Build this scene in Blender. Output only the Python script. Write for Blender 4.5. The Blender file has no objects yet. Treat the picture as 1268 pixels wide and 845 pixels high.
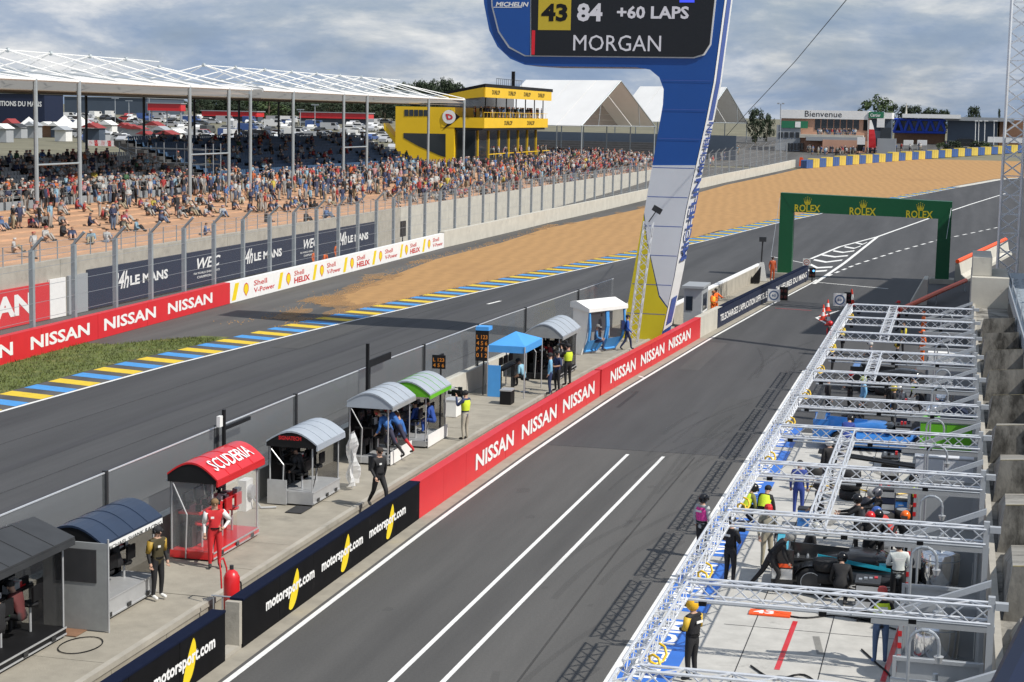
import bpy, bmesh, math, random
import numpy as np
from math import sin, cos, pi, radians, sqrt, atan2
from mathutils import Vector, Matrix
random.seed(7)
SC = bpy.context.scene
COL = SC.collection
# ------------------------------------------------------------------ camera
FPX, CZ, ROLL = 2200.0, 12.0, 0.02
IW, IH = 1268.0, 845.0
def _unroll(u, v):
    c, s = cos(ROLL), sin(ROLL)
    return c*u + s*v, -s*u + c*v
_u0, _v0 = _unroll(1190-634, 153-422.5)
TILT = atan2(-_v0, FPX)
YAW = atan2(_u0, math.hypot(FPX, _v0))
def _dir(u, v):
    u, v = _unroll(u, v)
    x, y, z = u, FPX, -v
    c, s = cos(TILT), sin(TILT)
    y, z = c*y + s*z, -s*y + c*z
    c, s = cos(YAW), sin(YAW)
    return Vector((c*x - s*y, s*x + c*y, z))
def ray(px, py): return _dir(px-634, py-422.5)
def G(px, py, z=0.0):
    d = ray(px, py); t = (z-CZ)/d.z
    return Vector((d.x*t, d.y*t, z))
def atY(px, py, Y):
    d = ray(px, py); t = Y/d.y
    return Vector((d.x*t, Y, CZ+d.z*t))
def P(x, y, z):
    c, s = cos(YAW), sin(YAW)
    x, y, z = c*x+s*y, -s*x+c*y, z-CZ
    c, s = cos(TILT), sin(TILT)
    y, z = c*y-s*z, s*y+c*z
    u, v = FPX*x/y, -FPX*z/y
    c, s = cos(ROLL), sin(ROLL)
    return 634+c*u-s*v, 422.5+s*u+c*v
cd = bpy.data.cameras.new('camera'); cam = bpy.data.objects.new('camera', cd); COL.objects.link(cam)
_f = _dir(0, 0).normalized()
_r = (_dir(1, 0)-_dir(0, 0)).normalized()
_up = _r.cross(_f).normalized()
cam.matrix_world = Matrix(((_r.x, _up.x, -_f.x, 0), (_r.y, _up.y, -_f.y, 0), (_r.z, _up.z, -_f.z, CZ), (0, 0, 0, 1)))
cd.sensor_fit = 'HORIZONTAL'; cd.sensor_width = 36.0; cd.lens = FPX/IW*36.0
cd.clip_start = 0.5; cd.clip_end = 6000
SC.camera = cam
# ------------------------------------------------------------------ light
SUN_AZ = Vector((0.957, -0.29, 0)).normalized()
SUN_EL = radians(48)
sd = bpy.data.lights.new('sun', 'SUN'); sd.energy = 4.9; sd.angle = radians(0.55); sd.color = (1.0, 0.95, 0.87)
sun = bpy.data.objects.new('sun', sd); COL.objects.link(sun)
_sv = Vector((SUN_AZ.x*cos(SUN_EL), SUN_AZ.y*cos(SUN_EL), sin(SUN_EL)))
sun.rotation_euler = _sv.to_track_quat('Z', 'Y').to_euler()
sun.location = (30, -10, 60)
W = bpy.data.worlds.new('World'); SC.world = W; W.use_nodes = True
nt = W.node_tree; nd = nt.nodes; lk = nt.links; nd.clear()
wo = nd.new('ShaderNodeOutputWorld'); bg = nd.new('ShaderNodeBackground'); bg.inputs[1].default_value = 0.095
sky = nd.new('ShaderNodeTexSky'); sky.sky_type = 'NISHITA'; sky.sun_disc = False
sky.sun_elevation = SUN_EL; sky.sun_rotation = atan2(SUN_AZ.x, SUN_AZ.y)
sky.air_density = 1.0; sky.dust_density = 1.5; sky.ozone_density = 1.5
tc = nd.new('ShaderNodeTexCoord'); sep = nd.new('ShaderNodeSeparateXYZ'); lk.new(tc.outputs['Generated'], sep.inputs[0])
def wmath(op, a, b=None, cl=False):
    n = nd.new('ShaderNodeMath'); n.operation = op; n.use_clamp = cl
    for i, v in enumerate((a, b)):
        if v is None: continue
        if isinstance(v, (int, float)): n.inputs[i].default_value = v
        else: lk.new(v, n.inputs[i])
    return n.outputs[0]
# clouds live on a flat layer: direction / (height + small offset), flattening towards the horizon
zz = wmath('ADD', wmath('MAXIMUM', sep.outputs[2], 0.0), 0.30)
cx = wmath('DIVIDE', sep.outputs[0], zz); cy = wmath('DIVIDE', sep.outputs[1], zz)
cmb = nd.new('ShaderNodeCombineXYZ'); lk.new(cx, cmb.inputs[0]); lk.new(cy, cmb.inputs[1])
def wnoise(scale, det, rough, dist, off):
    mp = nd.new('ShaderNodeMapping'); lk.new(cmb.outputs[0], mp.inputs[0]); mp.inputs['Location'].default_value = off
    n = nd.new('ShaderNodeTexNoise'); lk.new(mp.outputs[0], n.inputs['Vector'])
    n.inputs['Scale'].default_value = scale; n.inputs['Detail'].default_value = det
    n.inputs['Roughness'].default_value = rough; n.inputs['Distortion'].default_value = dist
    return n.outputs[0]
n1 = wnoise(1.5, 7, 0.55, 0.3, (3.1, 1.7, 0)); n2 = wnoise(3.3, 10, 0.60, 0.2, (7.9, 2.9, 4))
def wramp(src, stops):
    r = nd.new('ShaderNodeValToRGB'); lk.new(src, r.inputs[0]); e = r.color_ramp.elements
    e[0].position = stops[0][0]; e[0].color = stops[0][1]
    e[1].position = stops[-1][0]; e[1].color = stops[-1][1]
    for p, c in stops[1:-1]:
        k = e.new(p); k.color = c
    return r.outputs[0]
g = lambda v: (v, v, v, 1)
cover = wramp(n1, [(0.34, g(0.62)), (0.50, g(0.92)), (0.66, g(1))])
tone = wramp(n2, [(0.30, (2.4, 3.35, 5.1, 1)), (0.43, (3.1, 4.1, 5.8, 1)), (0.52, (4.4, 5.2, 6.5, 1)), (0.60, (6.8, 7.2, 7.8, 1)), (0.69, (9.6, 9.6, 9.6, 1))])
mx = nd.new('ShaderNodeMix'); mx.data_type = 'RGBA'; lk.new(cover, mx.inputs[0])
lk.new(sky.outputs[0], mx.inputs[6]); lk.new(tone, mx.inputs[7])
lk.new(mx.outputs[2], bg.inputs[0]); lk.new(bg.outputs[0], wo.inputs[0])
SC.view_settings.view_transform = 'Standard'; SC.view_settings.look = 'None'
SC.view_settings.exposure = 0.0; SC.view_settings.gamma = 1.0; SC.view_settings.use_curve_mapping = False
SC.cycles.max_bounces = 6; SC.cycles.transparent_max_bounces = 24
# ------------------------------------------------------------------ helpers
def mat(name, col, rough=0.7, metal=0.0, var=0.0, scale=4.0, bump=0.0, bscale=40.0, spec=0.5, stain=None, coat=0.0, alpha=1.0, stretch=(1,1,1)):
    m = bpy.data.materials.new(name); m.use_nodes = True
    n = m.node_tree.nodes; l = m.node_tree.links; b = n['Principled BSDF']
    b.inputs['Roughness'].default_value = rough; b.inputs['Metallic'].default_value = metal
    b.inputs['Specular IOR Level'].default_value = spec
    if coat: b.inputs['Coat Weight'].default_value = coat
    if alpha < 1: b.inputs['Alpha'].default_value = alpha
    c = (*col, 1)
    b.inputs['Base Color'].default_value = c
    tc = None
    if var or bump or stain:
        tc = n.new('ShaderNodeTexCoord'); mp = n.new('ShaderNodeMapping'); l.new(tc.outputs['Object'], mp.inputs[0])
        mp.inputs['Scale'].default_value = stretch
    if var:
        t = n.new('ShaderNodeTexNoise'); t.inputs['Scale'].default_value = scale; t.inputs['Detail'].default_value = 6; t.inputs['Roughness'].default_value = .62
        l.new(mp.outputs[0], t.inputs['Vector'])
        r = n.new('ShaderNodeValToRGB'); l.new(t.outputs[0], r.inputs[0])
        r.color_ramp.elements[0].position = .3; r.color_ramp.elements[1].position = .7
        r.color_ramp.elements[0].color = (*[x*(1-var) for x in col], 1); r.color_ramp.elements[1].color = (*[min(1, x*(1+var)) for x in col], 1)
        out = r.outputs[0]
        if stain:
            t2 = n.new('ShaderNodeTexNoise'); t2.inputs['Scale'].default_value = stain[1]; t2.inputs['Detail'].default_value = 8; t2.inputs['Roughness'].default_value = .7
            l.new(mp.outputs[0], t2.inputs['Vector'])
            r2 = n.new('ShaderNodeValToRGB'); l.new(t2.outputs[0], r2.inputs[0])
            r2.color_ramp.elements[0].position = stain[2]; r2.color_ramp.elements[1].position = stain[2]+.14
            mxx = n.new('ShaderNodeMix'); mxx.data_type = 'RGBA'; l.new(r2.outputs[0], mxx.inputs[0]); l.new(out, mxx.inputs[6]); mxx.inputs[7].default_value = (*stain[0], 1)
            out = mxx.outputs[2]
        l.new(out, b.inputs['Base Color'])
    if bump:
        t3 = n.new('ShaderNodeTexNoise'); t3.inputs['Scale'].default_value = bscale; t3.inputs['Detail'].default_value = 5
        l.new(mp.outputs[0], t3.inputs['Vector'])
        bp = n.new('ShaderNodeBump'); bp.inputs['Strength'].default_value = bump; bp.inputs['Distance'].default_value = .02
        l.new(t3.outputs[0], bp.inputs['Height']); l.new(bp.outputs[0], b.inputs['Normal'])
    return m
def clear_mat(name, col, fac, rough=0.08):
    """clear sheet (glass, film, wire net): transparent mixed with a glossy/diffuse skin"""
    m = bpy.data.materials.new(name); m.use_nodes = True
    n = m.node_tree.nodes; l = m.node_tree.links; b = n['Principled BSDF']
    b.inputs['Base Color'].default_value = (*col, 1); b.inputs['Roughness'].default_value = rough
    t = n.new('ShaderNodeBsdfTransparent'); mx = n.new('ShaderNodeMixShader'); mx.inputs[0].default_value = fac
    l.new(t.outputs[0], mx.inputs[1]); l.new(b.outputs[0], mx.inputs[2]); l.new(mx.outputs[0], n['Material Output'].inputs[0])
    return m
M = {}
class MB:
    def __init__(s): s.v = []; s.f = []; s.m = []
    def add(s, vs, fs, mi=0):
        o = len(s.v); s.v += [tuple(v) for v in vs]; s.f += [tuple(o+i for i in f) for f in fs]; s.m += [mi]*len(fs); return s
    def box(s, c, d, mi=0, rz=0.0, rx=0.0, ry=0.0):
        hx, hy, hz = d[0]/2, d[1]/2, d[2]/2
        pts = [Vector((x, y, z)) for x in (-hx, hx) for y in (-hy, hy) for z in (-hz, hz)]
        if rz or rx or ry:
            R = Matrix.Rotation(rz, 3, 'Z') @ Matrix.Rotation(ry, 3, 'Y') @ Matrix.Rotation(rx, 3, 'X')
            pts = [R @ p for p in pts]
        C = Vector(c)
        return s.add([C+p for p in pts], [(0,1,3,2),(4,6,7,5),(0,4,5,1),(2,3,7,6),(0,2,6,4),(1,5,7,3)], mi)
    def b2(s, lo, hi, mi=0):
        return s.box([(a+b)/2 for a, b in zip(lo, hi)], [abs(b-a) for a, b in zip(lo, hi)], mi)
    def tube(s, p, q, r, n=6, mi=0, r2=None, cap=True):
        p, q = Vector(p), Vector(q); d = q-p
        if d.length < 1e-6: return s
        d.normalize(); a = d.orthogonal().normalized(); b = d.cross(a)
        r2 = r if r2 is None else r2
        vs = [p+(a*cos(2*pi*i/n)+b*sin(2*pi*i/n))*r for i in range(n)]+[q+(a*cos(2*pi*i/n)+b*sin(2*pi*i/n))*r2 for i in range(n)]
        fs = [(i, (i+1) % n, n+(i+1) % n, n+i) for i in range(n)]
        if cap: fs += [tuple(range(n-1, -1, -1)), tuple(range(n, 2*n))]
        return s.add(vs, fs, mi)
    def path(s, pts, r, n=6, mi=0):
        for a, b in zip(pts[:-1], pts[1:]): s.tube(a, b, r, n, mi)
        return s
    def prism(s, poly, axis, lo, hi, mi=0):
        """extrude a 2-D polygon: axis 'x','y','z' is the extrusion axis"""
        def mk(a, b, t): return {'x': (t, a, b), 'y': (a, t, b), 'z': (a, b, t)}[axis]
        n = len(poly); vs = [mk(a, b, lo) for a, b in poly]+[mk(a, b, hi) for a, b in poly]
        fs = [(i, (i+1) % n, n+(i+1) % n, n+i) for i in range(n)]+[tuple(range(n-1, -1, -1)), tuple(range(n, 2*n))]
        return s.add(vs, fs, mi)
    def lathe(s, c, prof, n=16, mi=0, axis='z'):
        vs = []; fs = []
        for r, h in prof:
            for i in range(n):
                a, b = r*cos(2*pi*i/n), r*sin(2*pi*i/n)
                vs.append(Vector(c)+Vector({'z': (a, b, h), 'x': (h, a, b), 'y': (a, h, b)}[axis]))
        k = len(prof)
        for j in range(k-1):
            for i in range(n): fs.append((j*n+i, j*n+(i+1) % n, (j+1)*n+(i+1) % n, (j+1)*n+i))
        fs += [tuple(range(n-1, -1, -1)), tuple(range((k-1)*n, k*n))]
        return s.add(vs, fs, mi)
    def quad(s, a, b, c, d, mi=0): return s.add([a, b, c, d], [(0, 1, 2, 3)], mi)
    def ball(s, c, r, mi=0, n=8, k=6):
        rr = r if hasattr(r, '__len__') else (r, r, r)
        vs = [(c[0], c[1], c[2]-rr[2])]
        for j in range(1, k):
            t = -pi/2+pi*j/k
            for i in range(n): vs.append((c[0]+rr[0]*cos(t)*cos(2*pi*i/n), c[1]+rr[1]*cos(t)*sin(2*pi*i/n), c[2]+rr[2]*sin(t)))
        vs.append((c[0], c[1], c[2]+rr[2])); e = len(vs)-1
        fs = [(0, 1+(i+1) % n, 1+i) for i in range(n)]
        for j in range(k-2):
            for i in range(n): fs.append((1+j*n+i, 1+j*n+(i+1) % n, 1+(j+1)*n+(i+1) % n, 1+(j+1)*n+i))
        fs += [(1+(k-2)*n+i, 1+(k-2)*n+(i+1) % n, e) for i in range(n)]
        return s.add(vs, fs, mi)
    def text(s, t, o, r, u, w, h, mi=0, off=0.0, shear=0.0, lift=0.004):
        """lettering scaled to a w x h field, lower-left corner o, along unit vectors r (reading) and u (up)"""
        tv, tf = text_geo(t, off, shear)
        o, r, u = Vector(o), Vector(r).normalized(), Vector(u).normalized(); nn = r.cross(u).normalized()
        return s.add([o+r*(x*w)+u*(y*h)+nn*lift for x, y in tv], tf, mi)
    def mesh(s, name, mats, smooth=False):
        me = bpy.data.meshes.new(name); me.from_pydata(s.v, [], s.f)
        for mm in (mats if isinstance(mats, (list, tuple)) else [mats]): me.materials.append(M[mm] if isinstance(mm, str) else mm)
        if len(me.materials) > 1: me.polygons.foreach_set('material_index', s.m)
        if smooth: me.polygons.foreach_set('use_smooth', [True]*len(me.polygons))
        me.update(); return me
    def build(s, name, mats, parent=None, smooth=False, world=True):
        """link as ONE mesh object; with world=True the coordinates are world ones and are re-based on the thing's root"""
        if parent is not None and world:
            r = parent
            while r.parent: r = r.parent
            l = r.location; s.v = [(a-l.x, b-l.y, c-l.z) for a, b, c in s.v]
        o = bpy.data.objects.new(name, s.mesh(name, mats, smooth)); COL.objects.link(o)
        if parent is not None: o.parent = parent
        return o
_tc = {}
def text_geo(t, off=0.0, shear=0.0):
    k = (t, off, shear)
    if k in _tc: return _tc[k]
    c = bpy.data.curves.new('txt', 'FONT'); c.body = t; c.offset = off; c.shear = shear; c.resolution_u = 2
    o = bpy.data.objects.new('txt', c); COL.objects.link(o)
    bpy.context.view_layer.update()
    me = o.evaluated_get(bpy.context.evaluated_depsgraph_get()).to_mesh()
    v = [(p.co.x, p.co.y) for p in me.vertices]; f = [tuple(p.vertices) for p in me.polygons]
    x0 = min(a for a, b in v); x1 = max(a for a, b in v); y0 = min(b for a, b in v); y1 = max(b for a, b in v)
    v = [((a-x0)/(x1-x0), (b-y0)/(y1-y0)) for a, b in v]
    # make sure faces look towards +normal
    bpy.data.objects.remove(o); bpy.data.curves.remove(c)
    _tc[k] = (v, f); return _tc[k]
def tag(o, label=None, cat=None, group=None, kind=None):
    if label: o['label'] = label
    if cat: o['category'] = cat
    if group: o['group'] = group
    if kind: o['kind'] = kind
    return o
def thing(name, label, cat, loc=(0, 0, 0), rz=0.0, group=None):
    o = bpy.data.objects.new(name, None); COL.objects.link(o); o.empty_display_size = .2
    o.location = loc; o.rotation_euler = (0, 0, rz)
    return tag(o, label, cat, group)
def copy_tree(o, parent=None):
    c = o.copy(); COL.objects.link(c)
    if parent is not None: c.parent = parent
    for ch in KIDS.get(o.name, None) or [x for x in o.children]: copy_tree(ch, c)
    return c
KIDS = {}
def struct(mb, name, m, smooth=False):
    return tag(mb.build(name, m, None, smooth), kind='structure')
def lerp(a, b, t): return a+(b-a)*t
def interp(pts, y):
    if y <= pts[0][0]: return pts[0][1]
    for (a, b), (c, d) in zip(pts[:-1], pts[1:]):
        if y <= c: return lerp(b, d, (y-a)/(c-a))
    return pts[-1][1]
# ------------------------------------------------------------------ terrain
def hb(y):
    if y < 150: return 0.0
    if y < 420: return 8e-5*(y-150)**2
    return 5.832+.0432*80*(1-math.exp(-(y-420)/80))
def lp(x, y):
    if x > -49.9: return -9
    z = 3.0+min(1, (-49.9-x)/18)*1.0+max(0, min(1, (-72-x)/60))*1.6
    if y > 330: z = z
    return z
def T(x, y): return max(hb(y), lp(x, y))
def MG(px, py, f=hb):
    """pixel -> point on the (rising) track ground"""
    d = ray(px, py)
    lo, hi = 5.0, 1500.0
    for y in range(20, 1500, 4):
        t = y/d.y
        if CZ+d.z*t < f(y): hi = y; lo = y-4; break
    for _ in range(30):
        mid = (lo+hi)/2; t = mid/d.y
        if CZ+d.z*t < f(mid): hi = mid
        else: lo = mid
    t = hi/d.y
    return Vector((d.x*t, hi, f(hi)))
# ------------------------------------------------------------------ materials
def asphalt(name, c, cs):
    m = mat(name, c, .85, var=.10, scale=1.2, bump=.25, bscale=60, stretch=(1, .12, 1))
    n = m.node_tree.nodes; l = m.node_tree.links; b = n['Principled BSDF']
    src = b.inputs['Base Color'].links[0].from_socket
    tc = n.new('ShaderNodeTexCoord'); mp = n.new('ShaderNodeMapping'); mp.inputs['Scale'].default_value = (.55, .012, 1); mp.inputs['Location'].default_value = cs
    l.new(tc.outputs['Object'], mp.inputs[0])
    t = n.new('ShaderNodeTexNoise'); t.inputs['Scale'].default_value = 1.0; t.inputs['Detail'].default_value = 5; l.new(mp.outputs[0], t.inputs['Vector'])
    r = n.new('ShaderNodeValToRGB'); l.new(t.outputs[0], r.inputs[0]); r.color_ramp.elements[0].position = .32; r.color_ramp.elements[1].position = .68
    r.color_ramp.elements[0].color = (.72, .72, .72, 1); r.color_ramp.elements[1].color = (1.18, 1.17, 1.15, 1)
    f = n.new('ShaderNodeTexNoise'); f.inputs['Scale'].default_value = 14; f.inputs['Detail'].default_value = 3; l.new(tc.outputs['Object'], f.inputs['Vector'])
    r3 = n.new('ShaderNodeValToRGB'); l.new(f.outputs[0], r3.inputs[0]); r3.color_ramp.elements[0].color = (.84, .84, .84, 1); r3.color_ramp.elements[1].color = (1.16, 1.16, 1.16, 1)
    for s2 in (r.outputs[0], r3.outputs[0]):
        mx = n.new('ShaderNodeMix'); mx.data_type = 'RGBA'; mx.blend_type = 'MULTIPLY'; mx.inputs[0].default_value = 1
        l.new(src, mx.inputs[6]); l.new(s2, mx.inputs[7]); src = mx.outputs[2]
    l.new(src, b.inputs['Base Color'])
    return m
M['track'] = asphalt('track_asphalt', (.056, .057, .060), (0, 0, 0))
M['pitlane'] = asphalt('pit_lane_asphalt', (.061, .061, .063), (4, 3, 0))
M['oldasphalt'] = asphalt('old_asphalt', (.085, .083, .080), (9, 1, 0))
M['patch'] = asphalt('pit_lane_worn', (.088, .086, .083), (2, 7, 0)); M['skid'] = clear_mat('skid_mark', (.02, .02, .021), .32, .8); M['skidlight'] = clear_mat('faint_skid_mark', (.022, .022, .024), .08, .8); M['dust'] = clear_mat('sand_dust', (.40, .24, .11), .4, .9)
M['rubber'] = mat('rubber_marks', (.030, .030, .032), .8, var=.3, scale=1.5, stretch=(1, .1, 1))
M['gravel'] = mat('gravel_sand', (.375, .212, .080), .95, var=.12, scale=1.3, bump=.8, bscale=9, stain=((.34, .19, .072), .10, .56))
def _rake(m):
    n = m.node_tree.nodes; l = m.node_tree.links; b = n['Principled BSDF']; src = b.inputs['Base Color'].links[0].from_socket
    tc = n.new('ShaderNodeTexCoord'); mp = n.new('ShaderNodeMapping'); mp.inputs['Rotation'].default_value = (0, 0, -.12); l.new(tc.outputs['Object'], mp.inputs[0])
    w = n.new('ShaderNodeTexWave'); w.inputs['Scale'].default_value = .23; w.inputs['Distortion'].default_value = 5.0; w.inputs['Detail'].default_value = 3; w.inputs['Detail Scale'].default_value = .5; l.new(mp.outputs[0], w.inputs['Vector'])
    r = n.new('ShaderNodeValToRGB'); l.new(w.outputs['Fac'], r.inputs[0]); r.color_ramp.elements[0].color = (.95, .948, .945, 1); r.color_ramp.elements[1].color = (1.04, 1.04, 1.04, 1)
    mx = n.new('ShaderNodeMix'); mx.data_type = 'RGBA'; mx.blend_type = 'MULTIPLY'; mx.inputs[0].default_value = 1; l.new(src, mx.inputs[6]); l.new(r.outputs[0], mx.inputs[7]); l.new(mx.outputs[2], b.inputs['Base Color'])
_rake(M['gravel'])
M['grass'] = mat('grass_turf', (.10, .125, .03), .95, var=.45, scale=1.6, bump=.6, bscale=12, stain=((.20, .17, .06), .8, .55))
M['ground'] = mat('dry_ground', (.16, .15, .10), .95, var=.3, scale=.15, bump=.3, bscale=6)
M['bank'] = mat('terrace_earth', (.44, .26, .155), .95, var=.16, scale=.8, bump=.3, bscale=8, stain=((.36, .23, .15), .35, .56))
M['conc'] = mat('concrete', (.37, .345, .295), .88, var=.16, scale=1.3, bump=.35, bscale=18, stain=((.24, .225, .19), .7, .58))
M['concpale'] = mat('pale_concrete', (.50, .48, .42), .88, var=.10, scale=.9, bump=.25, bscale=18, stain=((.36, .34, .30), .8, .60))
M['concslab'] = mat('platform_concrete', (.30, .275, .225), .9, var=.14, scale=1.6, bump=.35, bscale=22, stain=((.20, .185, .155), .55, .57))
M['concdirty'] = mat('weathered_concrete', (.27, .258, .23), .92, var=.3, scale=.9, bump=.5, bscale=9, stain=((.07, .065, .056), .8, .50))
M['concstreakshade'] = mat('streaked_shade_concrete', (.20, .19, .168), .95, var=.35, scale=1.6, bump=.5, bscale=9, stain=((.045, .042, .036), .9, .47), stretch=(1.3, 1.3, .6))  # stain streaks, plus near-face shade painted in as a darker base
M['boxfloor'] = mat('pit_box_concrete', (.45, .44, .41), .75, var=.14, scale=1.6, bump=.15, bscale=15, stain=((.24, .23, .215), .9, .60))
M['white'] = mat('white_paint', (.78, .78, .77), .6, var=.05, scale=3)
M['linewhite'] = mat('road_line_white', (.72, .72, .70), .8, var=.12, scale=6)
M['red'] = mat('red_board', (.62, .022, .030), .42, var=.05, scale=1)
M['redpaint'] = mat('red_paint', (.60, .018, .022), .35, coat=.3, var=.04, scale=2)
M['black'] = mat('black_paint', (.007, .007, .008), .6, var=.25, scale=2, spec=.3)
M['navyboard'] = mat('navy_board', (.007, .014, .042), .55, var=.08, scale=1)
M['navycap'] = mat('navy_cap', (.006, .010, .028), .9, var=.1, spec=.1); M['boardblack'] = mat('board_black', (.006, .006, .007), .85, var=.25, scale=1.5, spec=.12, stain=((.02, .019, .018), 1.5, .62))
M['yellow'] = mat('yellow_paint', (.78, .50, .012), .45, var=.05, scale=.5)
M['kyellow'] = mat('kerb_yellow', (.66, .47, .03), .8, var=.14, scale=3, stain=((.45, .33, .05), 1.2, .6))
M['kblue'] = mat('kerb_blue', (.06, .27, .60), .8, var=.14, scale=3, stain=((.06, .18, .38), 1.2, .6))
M['yellowlogo'] = mat('logo_yellow', (.80, .60, .01), .5, var=.02)
M['blue'] = mat('tower_blue', (.010, .075, .31), .38, var=.05, scale=.3)
M['sideblue'] = mat('side_blue', (.05, .10, .36), .45, var=.03)
M['mustard'] = mat('tower_yellow', (.60, .50, .015), .45, var=.06, scale=.4)
M['palepanel'] = mat('pale_panel', (.62, .64, .68), .5, var=.05, scale=.4)
M['screen'] = mat('screen_black', (.008, .008, .010), .35, var=.2, scale=8)
M['steel'] = mat('galvanised_steel', (.42, .45, .48), .45, .55, var=.12, scale=3)
M['alu'] = mat('bright_aluminium', (.74, .76, .79), .32, .45, var=.08, scale=6)
M['postgrey'] = mat('grey_post', (.30, .335, .36), .55, .2, var=.12, scale=2)
M['standgrey'] = mat('stand_steel', (.36, .40, .42), .5, .3, var=.1, scale=1)
M['darksteel'] = mat('dark_steel', (.045, .047, .05), .5, .4, var=.2, scale=3)
def _membrane():
    m = mat('white_membrane', (.88, .88, .87), .6, var=.04, scale=.3); n = m.node_tree.nodes; l = m.node_tree.links
    t = n.new('ShaderNodeBsdfTranslucent'); t.inputs[0].default_value = (.80, .79, .76, 1); a = n.new('ShaderNodeMixShader'); a.inputs[0].default_value = .22
    l.new(n['Principled BSDF'].outputs[0], a.inputs[1]); l.new(t.outputs[0], a.inputs[2]); l.new(a.outputs[0], n['Material Output'].inputs[0]); return m
M['membrane'] = _membrane(); M['whitetube'] = mat('white_steel', (.74, .74, .72), .5, var=.06)
M['fabwhite'] = mat('white_fabric', (.74, .74, .72), .8, var=.06, scale=2)
M['seatgrey'] = mat('seat_grey', (.30, .31, .31), .6, var=.1, scale=1)
M['seatblue'] = mat('seat_blue', (.04, .085, .16), .6, var=.15, scale=1)
M['standfloor'] = mat('stand_floor', (.07, .07, .072), .9, var=.2, scale=1)
M['greendark'] = mat('gantry_green', (.003, .085, .030), .42, var=.06, scale=.5)
M['gold'] = mat('gold_lettering', (.52, .43, .015), .5)
M['orange'] = mat('orange_plastic', (.90, .10, .015), .5, var=.05)
M['conered'] = mat('cone_red', (.75, .06, .03), .55, var=.05)
M['tyre'] = mat('tyre_rubber', (.014, .014, .015), .75, var=.2, scale=8)
M['tyreblue'] = mat('tyre_wall_blue', (.045, .10, .27), .7, var=.14, scale=.8)
M['tyreyellow'] = mat('tyre_wall_yellow', (.54, .41, .08), .7, var=.14, scale=.8)
M['terracotta'] = mat('terracotta_render', (.52, .30, .21), .85, var=.08, scale=.4)
M['greywall'] = mat('grey_cladding', (.30, .32, .34), .7, var=.06, scale=.3)
M['bluegrey'] = mat('bluegrey_cladding', (.060, .082, .115), .6, var=.08, scale=.2)
M['winglass'] = mat('window_glass', (.02, .026, .032), .12, spec=.8)
M['glass'] = clear_mat('screen_glass', (.34, .37, .38), .09, .05)
M['film'] = clear_mat('clear_film', (.45, .47, .48), .12, .06)
M['crumple'] = clear_mat('crumpled_plastic', (.72, .73, .73), .72, .25)
M['smoke'] = clear_mat('smoked_film', (.05, .05, .055), .5, .12)
M['net'] = clear_mat('wire_net', (.27, .28, .29), .11, .7)
M['trussblue'] = mat('truss_blue', (.012, .055, .42), .45, var=.05)
M['signgreen'] = mat('sign_green', (.02, .17, .085), .5)
M['boothgrey'] = mat('grey_canopy', (.34, .38, .43), .5, var=.07, scale=2)
M['boothnavy'] = mat('navy_canopy', (.020, .034, .066), .38, var=.1, scale=2)
M['boothdark'] = mat('charcoal_canopy', (.032, .034, .037), .6, var=.15, scale=2)
M['skyblue'] = mat('sky_blue_canvas', (.07, .32, .72), .6, var=.07, scale=2)
M['lime'] = mat('lime_green', (.13, .46, .02), .5, var=.05)
M['gablecloth'] = mat('gable_cloth', (.52, .49, .45), .8, var=.05)
M['greymesh'] = mat('grey_cover', (.27, .28, .28), .75, var=.1, scale=4)
M['silver'] = mat('silver_case', (.48, .49, .50), .4, .35, var=.08, scale=4)
M['chrome'] = mat('polished_tank', (.75, .76, .78), .14, 1.0)
M['cabinet'] = mat('grey_cabinet', (.40, .42, .44), .5, .2, var=.06, scale=2)
M['wood'] = mat('brown_ply', (.22, .12, .07), .8, var=.15, scale=3)
M['amber'] = mat('amber_led', (.45, .15, .015), .5)
M['amber'].node_tree.nodes['Principled BSDF'].inputs['Emission Color'].default_value = (1, .35, .03, 1)
M['amber'].node_tree.nodes['Principled BSDF'].inputs['Emission Strength'].default_value = .12
def led(name, c, s):
    m = mat(name, c, .5); b = m.node_tree.nodes['Principled BSDF']
    b.inputs['Emission Color'].default_value = (*c, 1); b.inputs['Emission Strength'].default_value = s; return m
M['ledwhite'] = led('led_white', (.42, .41, .44), .45)
M['ledyellow'] = led('led_yellow', (.42, .31, .02), .22)
M['ledred'] = led('led_red', (.5, .01, .02), .25)
M['ledblue'] = led('led_blue', (.05, .08, .8), .6)
M['lampblue'] = led('lamp_blue', (.15, .5, 1.0), 1.2)
M['brown'] = mat('roof_underside', (.20, .175, .14), .85, var=.15, scale=.5)
M['carglass'] = mat('car_glass', (.012, .014, .016), .1, spec=.8)
M['carbon'] = mat('carbon_black', (.014, .015, .017), .35, var=.15, scale=5, coat=.3)
M['teal'] = mat('teal_stripe', (.02, .36, .50), .35, coat=.4)
M['carblue'] = mat('car_blue', (.03, .17, .50), .3, var=.15, scale=4, coat=.5)
M['leaf'] = mat('foliage', (.045, .075, .022), .8, var=.5, scale=.6)
M['leafdark'] = mat('dark_foliage', (.026, .042, .020), .85, var=.5, scale=.5)
M['bark'] = mat('bark', (.09, .065, .045), .9, var=.3, scale=6)
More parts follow.
